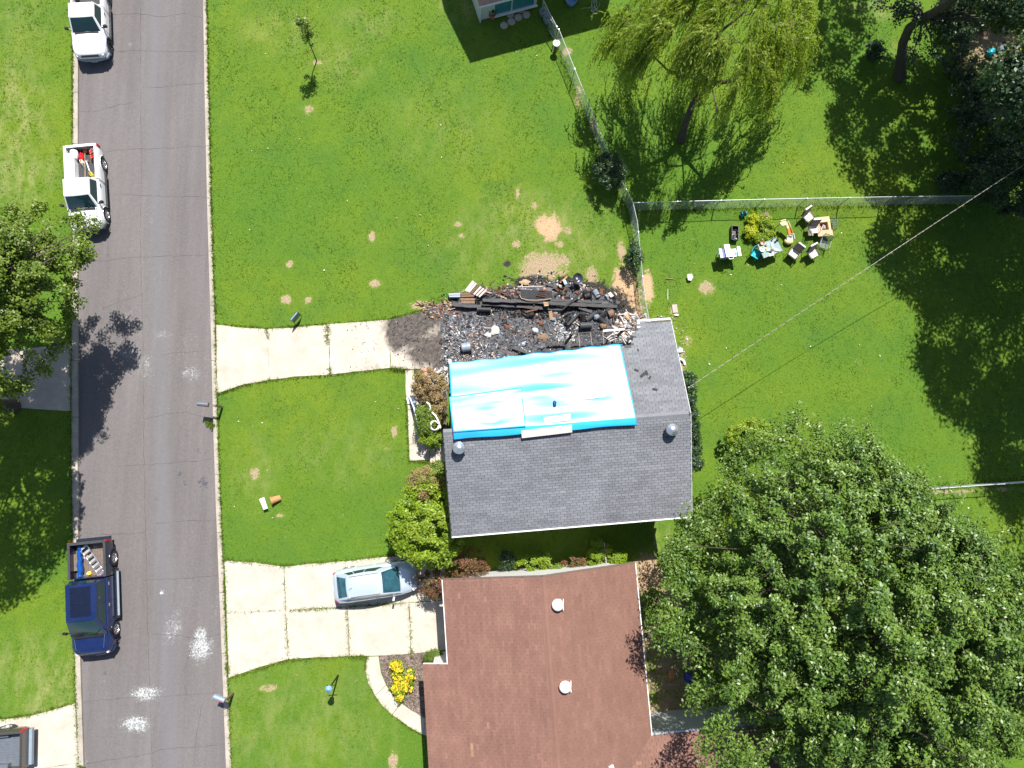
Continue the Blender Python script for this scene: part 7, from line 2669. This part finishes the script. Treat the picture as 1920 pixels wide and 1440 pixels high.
# picket fences at the north wall of the brown house
def picket_run(label, a, b, n, H, z=0.0):
    A, B = P(*a, 0), P(*b, 0)
    t = thing('picket_fence', label, 'fence', A)
    d = (B - A)
    u = d.normalized()
    yaw = math.atan2(u.y, u.x)
    pm = MB().box((0, 0, H / 2), (.075, .02, H)).add([(-.0375, -.01, H), (.0375, -.01, H), (.0375, .01, H), (-.0375, .01, H), (0, -.01, H + .05), (0, .01, H + .05)], [(0, 1, 4), (2, 3, 5), (1, 2, 5, 4), (3, 0, 4, 5)]).mesh('picket', 'white_trim')
    for i in range(n):
        o_ = link('picket', pm, t, u * d.length * (i + .5) / n)
        o_.rotation_euler = (0, 0, yaw)
    for zz in (.25, H - .2):
        MB().beam(Vector((0, 0, zz)) + Vector((-u.y, u.x, 0)) * .025, u * d.length + Vector((0, 0, zz)) + Vector((-u.y, u.x, 0)) * .025, .03, .06).build('rail', 'white_trim', t)
    return t


picket_run('white picket fence standing between the two houses', (1127, 1014), (1131, 1056), 10, .95)
picket_run('white picket fence hugging the north wall of the brown house', (1054, 1064), (1128, 1056), 20, .75)
o = MB().slab([P(916, 1071, .05), P(976, 1067, .05), P(978, 1085, .05), P(917, 1088, .05)], .08).build('concrete_pad', 'conc'); tag(o, 'sunlit concrete pad along the north wall of the brown house', kind='structure')

# leaning white trellis strip over the path and the hose coil
t = thing('fallen_railing', 'long curved white and pale blue railing fallen along the front path', 'railing', P(780, 780, 0))
p0 = Vector(t.location)
rp = [P(766, 741, .25), P(771, 752, .5), P(776, 765, .7), P(781, 785, .75), P(784, 800, .75), P(787, 815, .6), P(790, 830, .2)]
MB().tube([p - p0 for p in rp], .035, 7).build('top_rail', 'white', t, smooth=True)
mb = MB()
for i in range(len(rp) - 1):
    a_, b_ = rp[i] - p0, rp[i + 1] - p0
    mb.add([a_, b_, Vector((b_.x + .12, b_.y, .05)), Vector((a_.x + .12, a_.y, .05))], [(0, 1, 2, 3)])
o = mb.build('panel', 'skyblue', t)
sm = o.modifiers.new('s', 'SOLIDIFY'); sm.thickness = .02
MB().slab([P(762, 746, .12) - p0, P(774, 744, .16) - p0, P(781, 755, .2) - p0, P(764, 757, .12) - p0], .03).build('end_plate', 'white', t)
t = thing('hose_coil', 'tangled white hose coil lying on the yellow green shrub', 'hose', P(813, 790, 1.5))
p0 = Vector(t.location)
mb = MB()
mb.tube([P(800, 754, 1.5) - p0, P(805, 758, 1.55) - p0, P(807, 764, 1.5) - p0, P(806, 769, 1.4) - p0], .04, 7)
mb.tube([P(810, 773, 1.5) - p0, P(817, 780, 1.6) - p0, P(822, 790, 1.6) - p0, P(826, 802, 1.5) - p0], .04, 7)
for k in range(2):
    mb.tube([P(815 + (9 - k * 2) * math.cos(a), 798 + (9 - k) * math.sin(a), 1.5 + .05 * k + .05 * math.sin(a * 2)) - p0 for a in np.linspace(0, 5.8, 18)], .03, 6)
mb.build('hose', 'white', t, smooth=True)

# overhead cable, twisted pair
A, B = P(1292, 726, 4.9), P(2010, 250, 7.2)
t = thing('service_cable', 'twisted overhead cable running from the grey house to the upper right', 'cable', A)
n = 1400
for nm, mt, ph, r_, rad in (('bright_wire', 'ash', 0, .010, .006), ('insulated_wire', 'brownmetal', PI, .009, .010)):
    pts = []
    for i in range(n + 1):
        s = i / n
        p = A.lerp(B, s) - A
        p.z -= 4 * .5 * s * (1 - s)
        a_ = (B - A).length * s / .44 * 2 * PI + ph
        d = (B - A).normalized()
        sd = Vector((-d.y, d.x, 0)).normalized()
        pts.append(p + (sd * math.cos(a_) + Vector((0, 0, 1)) * math.sin(a_)) * r_)
    MB().tube(pts, rad, 4).build(nm, mt, t)
o = MB().tube([P(1292, 728, 4.2), P(1291, 726, 5.0)], .03, 8).build('service_mast', 'galv'); tag(o, 'short metal mast holding the cable at the grey roof edge', 'mast')

# ================================================================== FIRE DEBRIS
rr = random.Random(21)
deb = [(790, 572), (836, 566), (860, 560), (890, 545), (960, 540), (1000, 532), (1060, 528), (1110, 540), (1150, 560), (1165, 590), (1195, 605), (1200, 650), (1180, 700), (860, 720), (830, 700), (826, 640), (822, 600)]
dp = [P2(*p) for p in deb]
mb = MB()
gx = np.linspace(min(p[0] for p in dp) - .2, max(p[0] for p in dp) + .2, 110)
gy = np.linspace(min(p[1] for p in dp) - .2, max(p[1] for p in dp) + .2, 60)
GX, GY = np.meshgrid(gx, gy)
ridge = np.exp(-((GY - P2(1000, 556)[1]) / .5) ** 2) * .22 * (GX > P2(860, 0)[0]) + np.exp(-(((GX - P2(1120, 600)[0]) / 1.3) ** 2 + ((GY - P2(1120, 600)[1]) / .7) ** 2)) * .35
GZ = .015 + ridge + .05 * np.abs(perlin_like(GX, GY, 3.5, 30)) + .03 * np.abs(perlin_like(GX, GY, 9, 31))
poly_in = in_poly(GX, GY, dp)
edge = blobmask(GX, GY, [(950, 610, 95, 60), (1080, 600, 100, 60), (880, 620, 50, 60), (1130, 610, 60, 50)])
ok = poly_in
idx = {}
vs, fs = [], []
for j in range(GX.shape[0] - 1):
    for i in range(GX.shape[1] - 1):
        if ok[j, i] and ok[j, i + 1] and ok[j + 1, i] and ok[j + 1, i + 1]:
            q = []
            for (jj, ii) in ((j, i), (j, i + 1), (j + 1, i + 1), (j + 1, i)):
                if (jj, ii) not in idx:
                    idx[(jj, ii)] = len(vs)
                    vs.append((GX[jj, ii], GY[jj, ii], GZ[jj, ii]))
                q.append(idx[(jj, ii)])
            fs.append(tuple(q))
mb.add(vs, fs)
tt = NT('burnt_rubble_ground')
cA = tt.mix(tt.ramp(tt.noise(3.0, 7, .8), [(.38, 0), (.7, 1)]), (.020, .020, .024), (.13, .135, .155))
cA = tt.mix(tt.ramp(tt.noise(1.0, 5, .7, offs=(4, 1, 0)), [(.52, 0), (.68, .8)]), cA, (.14, .09, .065))
cA = tt.mix(tt.ramp(tt.noise(14, 5, .85, offs=(9, 1, 0)), [(.60, 0), (.72, .7)]), cA, (.34, .36, .40))
tt.base(cA); tt.set(Roughness=.7)
tt.bump(tt.noise(22, 5, .8), .8, .03)
M['rubble_ground'] = tt.m
o = mb.build('burnt_ground', 'rubble_ground', smooth=True); tag(o, 'ash covered ground where the garage stood', kind='structure')


def dz_at(x, y):
    i = int(np.clip((x - gx[0]) / (gx[-1] - gx[0]) * 109, 0, 109)); j = int(np.clip((y - gy[0]) / (gy[-1] - gy[0]) * 59, 0, 59))
    return float(GZ[j, i])


mats_f = ['ash', 'blueash', 'charwood', 'char_grey', 'rust', 'pinkash', 'tanwood']


def frag(n, region, weights, smin, smax, name='rubble', parent=None, seedv=1, stain=None):
    r = random.Random(seedv)
    mb = MB()
    c = 0
    while c < n:
        px, py = region(r)
        x, y = P2(px, py)
        c += 1
        m_ = r.choices(range(7), weights)[0]
        s = r.uniform(smin, smax) * (r.random() ** 1.5 + .35)
        q = Matrix.Rotation(r.uniform(0, 6.3), 3, 'Z') @ Matrix.Rotation(r.uniform(-.6, .6), 3, 'X') @ Matrix.Rotation(r.uniform(-.6, .6), 3, 'Y')
        z = dz_at(x, y) + s * .25
        k = r.random()
        if k < .5:
            mb.box((x, y, z), (s * r.uniform(1, 2.2), s * r.uniform(.5, 1), s * r.uniform(.12, .5)), R=q, m=m_, t=r.random(), taper=r.uniform(0, .5))
        elif k < .7:
            mb.box((x, y, z), (s * r.uniform(3, 5), s * .28, s * .22), R=q, m=m_, t=r.random())
        else:
            mb.blob((x, y, z), (s * .6, s * .5, s * .35), 5, 3, .35, m=m_, t=r.random(), rnd=r)
    return tag(mb.build(name, mats_f, parent), kind='stuff')


def reg(poly):
    xs_, ys_ = [p[0] for p in poly], [p[1] for p in poly]

    def f(r):
        while True:
            x, y = r.uniform(min(xs_), max(xs_)), r.uniform(min(ys_), max(ys_))
            if in_poly(np.array([x]), np.array([y]), poly)[0]:
                return x, y
    return f


main = [(828, 590), (880, 575), (960, 572), (1050, 580), (1150, 590), (1190, 640), (1165, 655), (1050, 668), (960, 680), (850, 692), (824, 680)]
o = frag(3400, reg(main), [8, 20, 46, 20, 5, 6, 3], .03, .10, seedv=1); o['label'] = 'countless small charred fragments and ash over the burnt garage floor'
o = frag(2000, reg([(832, 595), (900, 590), (930, 680), (835, 690)]), [30, 34, 22, 14, 4, 4, 0], .02, .07, seedv=2); o['label'] = 'pale grey ash flakes at the west end of the burnt floor'
o = frag(500, reg([(1040, 600), (1085, 600), (1080, 640), (1040, 640)]), [50, 30, 10, 10, 0, 0, 0], .03, .10, seedv=3); o['label'] = 'white ash heap beside the ladder-like frame'
o = frag(420, reg([(860, 548), (960, 536), (1060, 525), (1160, 555), (1160, 600), (960, 575), (860, 575)]), [10, 8, 45, 15, 14, 5, 3], .06, .20, seedv=4); o['label'] = 'blackened splinters along the north edge of the burnt floor'
o = frag(360, reg([(1150, 590), (1215, 588), (1215, 612), (1190, 640), (1150, 625)]), [46, 10, 6, 8, 10, 14, 6], .05, .18, seedv=5); o['label'] = 'pale broken pieces at the corner between fence and grey roof'
o = frag(420, reg([(806, 692), (842, 690), (842, 730), (812, 725)]), [60, 12, 8, 10, 0, 6, 4], .04, .13, seedv=6); o['label'] = 'white ash and broken board pieces beside the west edge of the tarpaulin'
o = frag(160, reg([(785, 570), (850, 560), (840, 600), (800, 598)]), [0, 0, 20, 5, 20, 5, 40], .05, .14, seedv=7); o['label'] = 'brown scorched scraps at the end of the narrow driveway'
o = frag(200, reg([(730, 600), (830, 590), (830, 690), (775, 692), (735, 660)]), [4, 8, 60, 20, 3, 3, 2], .02, .06, seedv=8); o['label'] = 'small black cinders on the scorched driveway slab'
o = frag(60, reg([(640, 610), (735, 605), (735, 690), (640, 696)]), [0, 4, 76, 20, 0, 0, 0], .015, .05, seedv=18); o['label'] = 'few black cinders on the pale driveway slab'
o = frag(150, reg([(1185, 585), (1290, 600), (1285, 720), (1262, 680), (1262, 620)]), [60, 10, 4, 4, 6, 10, 6], .02, .07, seedv=9); o['label'] = 'scattered pale chips on the grass east of the burnt garage'
o = frag(120, reg([(1225, 640), (1300, 1180), (1210, 1380), (1205, 1100)]), [20, 10, 10, 10, 0, 20, 40], .02, .07, seedv=19); o['label'] = 'scattered chips in the shaded side yard'

o = frag(700, reg([(850, 560), (1040, 555), (1160, 572), (1150, 596), (1040, 600), (905, 586)]), [2, 4, 70, 16, 4, 2, 2], .06, .26, seedv=31); o['label'] = 'jumble of black splintered boards under the long beams'
o = frag(520, reg([(790, 568), (850, 545), (930, 522), (1000, 500), (1110, 512), (1170, 545), (1180, 575), (1060, 560), (900, 560), (800, 590)]), [14, 12, 44, 12, 8, 6, 4], .02, .09, seedv=33); o['label'] = 'fine char and ash crumbs spilling over the grass north of the pile'
GB = 'charred timbers of the burnt garage'
beams = [((848, 571, .3), (902, 575, .3), .22, .12, 'char_grey', 'grey scorched beam at the west end of the pile, low and level'),
         ((905, 563, .45), (1035, 567, .45), .20, .16, 'char_grey', 'long charred beam below the curved dark panel'),
         ((1030, 569, .5), (1157, 575, .45), .20, .16, 'charwood', 'longest black beam pointing east along the pile'),
         ((1032, 563, .35), (1140, 567, .35), .16, .14, 'charwood', 'black beam just north of the longest one'),
         ((900, 569, .25), (1060, 580, .25), .22, .16, 'charwood', 'black beam lying underneath and south of the long charred beam'),
         ((1054, 581, .5), (1099, 540, .9), .10, .10, 'charwood', 'thin black pole slanting up across the beams'),
         ((1085, 577, .4), (1118, 588, .35), .16, .12, 'char_grey', 'short scorched beam south of the longest black beam'),
         ((1064, 609, .4), (1086, 587, .5), .14, .08, 'charwood', 'black plank slanting beside the rolled bundles'),
         ((1112, 583, .5), (1126, 600, .3), .16, .12, 'charwood', 'black stub crossing the end of the pile'),
         ((1135, 583, .4), (1146, 577, .5), .12, .12, 'charwood', 'short black stub near the pile end'),
         ((960, 652, .2), (995, 664, .25), .12, .10, 'char_grey', 'scorched beam reaching the tarpaulin edge in the middle'),
         ((962, 648, .2), (975, 662, .2), .06, .06, 'char_grey', 'thin scorched lath next to the middle beam'),
         ((1025, 647, .25), (1060, 645, .25), .10, .08, 'charwood', 'black lath west of the ladder-like frame'),
         ((1024, 533, .2), (1044, 538, .2), .14, .1, 'charwood', 'short black board north of the metal grate'),
         ((1072, 647, .3), (1145, 640, .35), .14, .08, 'charwood', 'black board running along under the ladder-like frame'),
         ((805, 707, .3), (827, 694, .35), .12, .03, 'ash', 'grey board slanting over the ash beside the driveway end'),
         ((814, 714, .25), (832, 722, .25), .06, .05, 'charwood', 'thin black lath on the ash beside the tarpaulin'),
         ((912, 547, .35), (950, 560, .3), .08, .06, 'tanwood', 'tan lath with burnt ends west of the dark panel'),
         ((965, 575, .3), (992, 575, .3), .06, .05, 'rust', 'thin brown lath on the black floor'),
         ((985, 585, .25), (1008, 580, .3), .10, .04, 'rust', 'rusty brown strip below the long beam')]
for a_, b_, w, h, mt, lab in beams:
    A_, B_ = P(*a_[:2], a_[2]), P(*b_[:2], b_[2])
    o = thing('charred_beam', lab, 'timber', ((A_ + B_) / 2).to_tuple()[:2] + (0,), group=GB)
    c0 = Vector(o.location)
    n = max(2, int((B_ - A_).length / .25))
    mb = MB()
    pts = [A_.lerp(B_, i / n) - c0 for i in range(n + 1)]
    d = (B_ - A_).normalized(); sd = Vector((-d.y, d.x, 0)).normalized(); upv = sd.cross(d) * -1
    ring = []
    for i, p in enumerate(pts):
        jw, jh = w / 2 * rr.uniform(.75, 1.1), h / 2 * rr.uniform(.75, 1.1)
        if i in (0, n):
            jw *= .8
        ring.append([p + sd * jw + upv * jh, p - sd * jw + upv * jh, p - sd * jw - upv * jh, p + sd * jw - upv * jh])
    vs = [q for r_ in ring for q in r_]
    fs = [(3, 2, 1, 0), tuple(4 * n + k for k in range(4))]
    for i in range(n):
        for j in range(4):
            j2 = (j + 1) % 4
            fs.append((i * 4 + j, i * 4 + j2, i * 4 + 4 + j2, i * 4 + 4 + j))
    mb.add(vs, fs)
    mb.build('wood', mt, o)

# ladder-like frame leaning over the tarp edge
t = thing('scorched_ladder', 'scorched ladder with four pale rungs lying against the tarpaulin edge', 'ladder', P(1110, 635, 0))
p0 = Vector(t.location)
ra, rb = P(1073, 626, 3.0) - p0, P(1170, 618, 3.0) - p0
MB().beam(ra, rb, .06, .07).build('rail', 'charwood', t)
MB().beam(P(1130, 621, 3.0) - p0 + Vector((0, 0, .08)), P(1170, 618, 3.0) - p0 + Vector((0, 0, .08)), .09, .06).build('rail_end', 'white', t)
la, lb = P(1060, 655, 4.25) - p0, P(1160, 645, 4.3) - p0
MB().beam(la, lb, .05, .06).build('rail', 'charwood', t)
for px0, px1, y0, y1 in ((1085, 1087, 626, 650), (1107, 1110, 624, 648), (1130, 1132, 622, 645), (1151, 1154, 620, 643)):
    MB().beam(P(px0, y0, 3.05) - p0, P(px1, y1, 4.3) - p0, .035, .03).build('rung', 'cushion_dark', t)
for q in (ra, rb):
    MB().beam(q, Vector((q.x, q.y, .3)), .10, .10).build('prop', 'charwood', t)

# curved dark panel and grate
t = thing('burnt_sheet', 'large dark sheet with a bright curved yellow edge on the rubble', 'panel', P(1005, 552, 0))
p0 = Vector(t.location)
c4 = [P(975, 543, .75), P(1036, 546, .75), P(1033, 561, .6), P(979, 561, .6)]
MB().slab([p - p0 for p in c4], .03).build('sheet', 'char_grey', t)
MB().tube([P(974, 553, .6) - p0, P(978, 560, .62) - p0, P(990, 562.5, .64) - p0, P(1005, 563, .64) - p0, P(1020, 562, .64) - p0, P(1034, 560, .64) - p0], .025, 7).build('edge', 'tanwood', t, smooth=True)
MB().tube([P(970, 538, .5) - p0, P(1018, 537, .55) - p0], .025, 6).build('rear_rod', 'ash', t, smooth=True)
t = thing('metal_grate', 'small rusty grate lying on the dark sheet', 'grate', P(1018, 550, .8))
p0 = Vector(t.location)
gq = [P(1010, 545, .8) - p0, P(1027, 544, .8) - p0, P(1022, 556, .72) - p0, P(1006, 554, .72) - p0]
for i in range(4):
    MB().tube([gq[i], gq[(i + 1) % 4]], .018, 6).build('frame_bar', 'rust', t)
for k in (.33, .66):
    MB().tube([gq[0].lerp(gq[3], k), gq[1].lerp(gq[2], k)], .012, 5).build('bar', 'rust', t)

# fire bowl
t = thing('fire_bowl', 'round dark metal fire bowl on a burnt stand north of the pile', 'bowl', P(1081, 534, 0))
p0 = Vector(t.location)
cb_ = P(1083, 522.5, .75) - p0
T = Matrix.Translation(cb_) @ Matrix.Rotation(.25, 4, 'Y') @ Matrix.Rotation(.2, 4, 'X')
M['bowlmetal'] = simple('dark_bowl_metal', (0.10, 0.10, 0.13), .3, metal=.6, var=.3)
MB().lathe([(.001, -.10), (.12, -.09), (.22, -.03), (.28, .04), (.30, .05), (.29, .03), (.21, -.05), (.1, -.11), (.001, -.12)], 26, T).build('bowl', 'bowlmetal', t, smooth=True, ang=50)
MB().lathe([(.001, -.06), (.06, -.065), (.07, -.09)], 12, T).build('hub', 'galv', t, smooth=True)
MB().beam(cb_ + Vector((0, 0, -.1)), (0, -.3, .1), .16, .12).build('stand', 'charwood', t)
MB().beam(cb_ + Vector((-.05, -.1, -.1)), (-.2, -.1, 0), .05, .05).build('leg', 'black', t)

# slatted pallet
t = thing('slatted_crate_side', 'tilted pale slatted panel at the north west end of the pile', 'panel', P(890, 545, 0))
p0 = Vector(t.location)
c4 = [P(873, 545, .5) - p0, P(887, 527, .7) - p0, P(913, 545, .7) - p0, P(900, 557, .45) - p0]
lu = c4[1] - c4[0]; sv = c4[3] - c4[0]


def pq(a, b, h=0):
    return c4[0] * (1 - a) * (1 - b) + c4[1] * a * (1 - b) + c4[2] * a * b + c4[3] * (1 - a) * b + Vector((0, 0, h))


for k in range(6):
    b_ = .04 + k * .18
    MB().beam(pq(0, b_), pq(1, b_), .10 if k else .16, .03).build('slat', 'cushion' if k != 2 else 'oldwood', t)
for a_ in (.05, .5, .95):
    MB().beam(pq(a_, 0, -.04), pq(a_, 1, -.04), .06, .05).build('batten', 'oldwood', t)


def crate(label, quad, z, mt, lid=None, cat='box', name='burnt_box'):
    q = [P(*p, z) for p in quad]
    c = sum(q, Vector()) / 4
    t = thing(name, label, cat, (c.x, c.y, 0))
    k = [p - Vector((c.x, c.y, 0)) for p in q]
    MB().slab(k, z * .9).build('body', mt, t)
    MB().beam(k[0].lerp(k[3], .45) + Vector((0, 0, .012)), k[1].lerp(k[2], .45) + Vector((0, 0, .012)), .025, .02).build('seam', lid or 'boxdark', t)
    return t


crate('tan wooden drawer front at the west end of the pile', [(864, 559), (890, 559), (890, 569), (864, 569)], .4, 'oldwood', 'rust')
crate('dark brown box just north of the tan drawer', [(864, 550), (888, 549), (889, 556), (865, 557)], .45, 'boxdark', 'rust')
crate('pale metal box at the very west end of the pile', [(841, 550), (863, 549), (863, 557), (842, 557)], .35, 'bumper', 'mailgrey')
crate('small white panel scrap under the grey roof corner', [(1194, 605), (1209, 606), (1207, 612), (1195, 615)], .5, 'white', 'bumper')
crate('pale wooden block hanging over the long beam', [(1018, 566), (1028, 567), (1029, 573), (1021, 574)], .6, 'tanwood', 'oldwood')
crate('dark twin panel box near the top of the pile', [(1128, 566), (1140, 566), (1140, 570), (1128, 570)], .5, 'black', 'black')


def cyl(name, label, cat, a, b, r, mt, cap='rust', hollow=False, g=None):
    A_, B_ = P(*a[:2], a[2]), P(*b[:2], b[2])
    c = (A_ + B_) / 2
    t = thing(name, label, cat, (c.x, c.y, 0), group=g)
    c = Vector((c.x, c.y, 0))
    n = 6
    pts = [A_.lerp(B_, i / n) - c for i in range(n + 1)]
    MB().tube(pts, [r * (1 + rr.uniform(-.05, .05)) for _ in pts], 14).build('body', mt, t, smooth=True, ang=40)
    d = (B_ - A_).normalized()
    MB().tube([pts[0] - d * .012, pts[0] + d * .03], r * 1.03, 14).build('rim', cap, t, smooth=True, ang=40)
    MB().tube([pts[-1] - d * .03, pts[-1] + d * .012], r * 1.03, 14).build('rim', cap, t, smooth=True, ang=40)


cyl('barrel', 'grey blue barrel lying on the ash with a rusty west end', 'barrel', (865, 652, .28), (883, 650, .28), .24, 'bumper', 'rust')
cyl('rolled_bundle', 'rusty ended black roll lying below the west beams', 'roll', (895, 580, .25), (920, 581, .25), .14, 'charwood', 'rust')
cyl('log', 'burnt log with a white mottled side at the north east of the pile', 'log', (1113, 543, .3), (1122, 558, .25), .16, 'blueash', 'charwood')
GBR = 'charred rolls at the east end of the pile'
for lab, a, b, r, mt in (('blackened roll in the middle of the east heap', (1088, 611, .4), (1108, 610, .4), .2, 'char_grey'), ('black roll leaning below the long beam end', (1092, 587, .5), (1094, 600, .3), .17, 'charwood'),
                         ('curved black roll slanting up to the right', (1100, 600, .4), (1116, 587, .5), .14, 'char_grey'), ('brown black roll right of the bluish mesh', (1122, 596, .4), (1134, 606, .3), .17, 'charwood'),
                         ('dark brown drum at the far east of the heap', (1140, 590, .35), (1150, 586, .35), .22, 'boxdark'), ('brown burnt block under the heap', (1122, 600, .25), (1128, 604, .2), .2, 'boxdark'),
                         ('black roll at the north of the beams near the dome', (1098, 556, .4), (1106, 553, .45), .16, 'charwood'), ('black roll lying before the ladder props', (1062, 604, .3), (1068, 592, .4), .12, 'charwood')):
    cyl('rolled_bundle', lab, 'roll', a, b, r, mt, 'char_grey', g=GBR)
for lab, px, py, r, mt, nm in (('tan stone at the south edge of the black heap', 1130, 612, (.22, .16, .14), 'oldwood', 'stone'), ('bluish round wire lump in the east heap', 1117, 595, (.2, .18, .16), 'blueash', 'debris_lump'),
                               ('white mushroom shaped lump on the ash', 1003, 621, (.17, .16, .12), 'ash', 'debris_lump'), ('tan sand pile with a straight edge', 1018, 632, (.34, .22, .06), 'oldwood', 'sand_pile'),
                               ('pale grey metal coil on the ash', 981, 645, (.13, .13, .06), 'bumper', 'debris_lump'), ('rusty brown lump north of the white mushroom shape', 1013, 606, (.20, .12, .06), 'rust', 'debris_lump'),
                               ('red brown cloth heap in the middle of the floor', 952, 613, (.20, .12, .05), 'rust', 'debris_lump'), ('pale plaster heap west of the middle', 928, 620, (.24, .28, .09), 'ash', 'debris_lump'),
                               ('second pale plaster heap just south west', 915, 629, (.2, .14, .08), 'ash', 'debris_lump'), ('dark red scraps below the long beam', 1040, 592, (.3, .14, .07), 'rust', 'debris_lump'),
                               ('black dome shaped lump north of the beams', 1099, 553, (.22, .2, .2), 'charwood', 'debris_lump'), ('yellowish ash lump north of the dark sheet', 984, 530, (.3, .16, .08), 'tanwood', 'debris_lump'),
                               ('orange scrap on a stone at the pile end', 1140, 556, (.14, .08, .08), 'tanwood', 'debris_lump')):
    o = MB().blob((0, 0, r[2] * .7), r, 11, 6, .22, rnd=rr).build(nm, mt, loc=P(px, py, max(.02, dz_at(*P2(px, py)) - .02)), smooth=True, ang=30)
    tag(o, lab, nm.replace('_', ' '))
t = thing('burnt_bucket', 'black bucket with a faded blue lid north of the metal grate', 'bucket', P(1052, 537, 0))
MB().lathe([(.001, 0), (.17, 0), (.2, .4), (.21, .4), (.18, .38)], 16).build('bucket', 'black', t, smooth=True, ang=40)
MB().box((.16, .12, .45), (.16, .26, .03), rz=.4).build('lid', 'skyblue', t)
o = MB().beam(P(1050, 530, .35), P(1063, 519, .2), .06, .06).build('orange_stick', 'terracotta'); tag(o, 'orange brown stick by the blue lidded bucket', 'stick')
t = thing('wire_tangle', 'tangle of rusty twisted wire north of the beams', 'wire', P(950, 552, 0))
mb = MB()
for i in range(46):
    p = Vector((rr.uniform(-.55, .55), rr.uniform(-.25, .25), rr.uniform(.2, .4))); pts = [p]
    d = Vector((rr.uniform(-1, 1), rr.uniform(-1, 1), 0)).normalized()
    for k in range(6):
        d = (d + Vector((rr.uniform(-.8, .8), rr.uniform(-.8, .8), rr.uniform(-.3, .3)))).normalized()
        p = p + d * .09; pts.append(p)
    mb.tube(pts, .013, 4)
tag(mb.build('wires', 'rust', t), kind='stuff')
t = thing('gutter_pieces', 'bundle of bent pale gutter strips beside the grey roof corner', 'gutter pieces', P(1160, 632, 0))
p0 = Vector(t.location)
for k, arc in enumerate([[(1138, 634), (1150, 625), (1165, 627), (1175, 640)], [(1140, 637), (1152, 630), (1166, 632), (1173, 645)], [(1143, 640), (1155, 635), (1165, 638)], [(1148, 628), (1162, 622), (1172, 630)]]):
    MB().tube([P(x, y, 1.6 + k * .08) - p0 for x, y in arc], .03, 6).build('strip', 'ash', t, smooth=True)
for q in ((1140, 636), (1172, 640)):
    MB().beam(P(*q, 1.6) - p0, P(*q, .1) - p0, .06, .06).build('support', 'charwood', t)
t = thing('burnt_basket', 'scorched wicker-like basket frame left of the grey roof corner', 'basket', P(1154, 602, 0))
mb = MB()
for i in range(5):
    mb.tube([(.2 * math.cos(a), .2 * math.sin(a) * 1.2, .1 + .08 * i) for a in np.linspace(0, 2 * PI, 14)], .016, 5)
for a in np.linspace(0, 2 * PI, 9):
    mb.tube([(.2 * math.cos(a), .24 * math.sin(a), 0), (.2 * math.cos(a), .24 * math.sin(a), .45)], .014, 5)
mb.build('weave', 'oldwood', t)
MB().blob((0, 0, .12), (.14, .16, .1)).build('contents', 'charwood', t)
t = thing('torn_insulation', 'white torn sheet hanging in the burnt notch of the grey roof', 'sheet', P(1187, 630, 3.4))
p0 = Vector(t.location)
MB().slab([P(1189, 622, 3.9) - p0, P(1193, 626, 3.9) - p0, P(1189, 640, 3.6) - p0, P(1186, 634, 3.5) - p0], .03).build('sheet', 'cushion', t)
MB().blob(tuple(P(1186, 641, 3.7) - p0), (.24, .12, .08), 9, 5, .3).build('wad', 'ash', t)
o = MB().slab([P(826, 736, 1.2), P(836, 731, 1.6), P(838, 748, 1.0)], .03).build('triangular_panel', 'white'); tag(o, 'white triangular panel by the west edge of the tarpaulin', 'panel')
for i, (a, b_) in enumerate((((1046, 640), (1050, 660)), ((1012, 648), (1014, 664)))):
    pass
# exposed framing under the burnt roof edge
for i in range(14):
    a = .8 + i * .62
    if a > cu[-1]:
        break
    dd = cut_at(a)
    s_ = on_roof(a, dd - .5) + Vector((0, 0, -.2)); e__ = on_roof(a, min(SL, dd + rr.uniform(.02, .18))) + Vector((0, 0, -.2))
    MB().beam(s_, e__, .045, .14).build('rafter', 'charwood', grey)
# leaves and litter on lawns
mb = MB()
for i in range(120):
    while True:
        px, py = rr.uniform(420, 1900), rr.uniform(20, 1000)
        if not (760 < px < 1300 and 500 < py) and not (px < 790 and 590 < py < 740):
            break
    x, y = P2(px, py)
    q = Matrix.Rotation(rr.uniform(0, 6), 3, 'Z') @ Matrix.Rotation(rr.uniform(-.5, .5), 3, 'X')
    s = rr.uniform(.03, .065)
    m_ = rr.choices([0, 1, 2], [5, 3, 3])[0]
    vs = [q @ Vector(v) + Vector((x, y, .05)) for v in ((-s, 0, 0), (0, s * .6, .01), (s, 0, 0), (0, -s * .6, .01))]
    mb.add(vs, [(0, 1, 2, 3)], m_)
o = mb.build('fallen_leaves', ['tanwood', 'terracotta', 'cushion']); tag(o, 'fallen tan and orange leaves scattered over the lawns', 'leaves', kind='stuff')
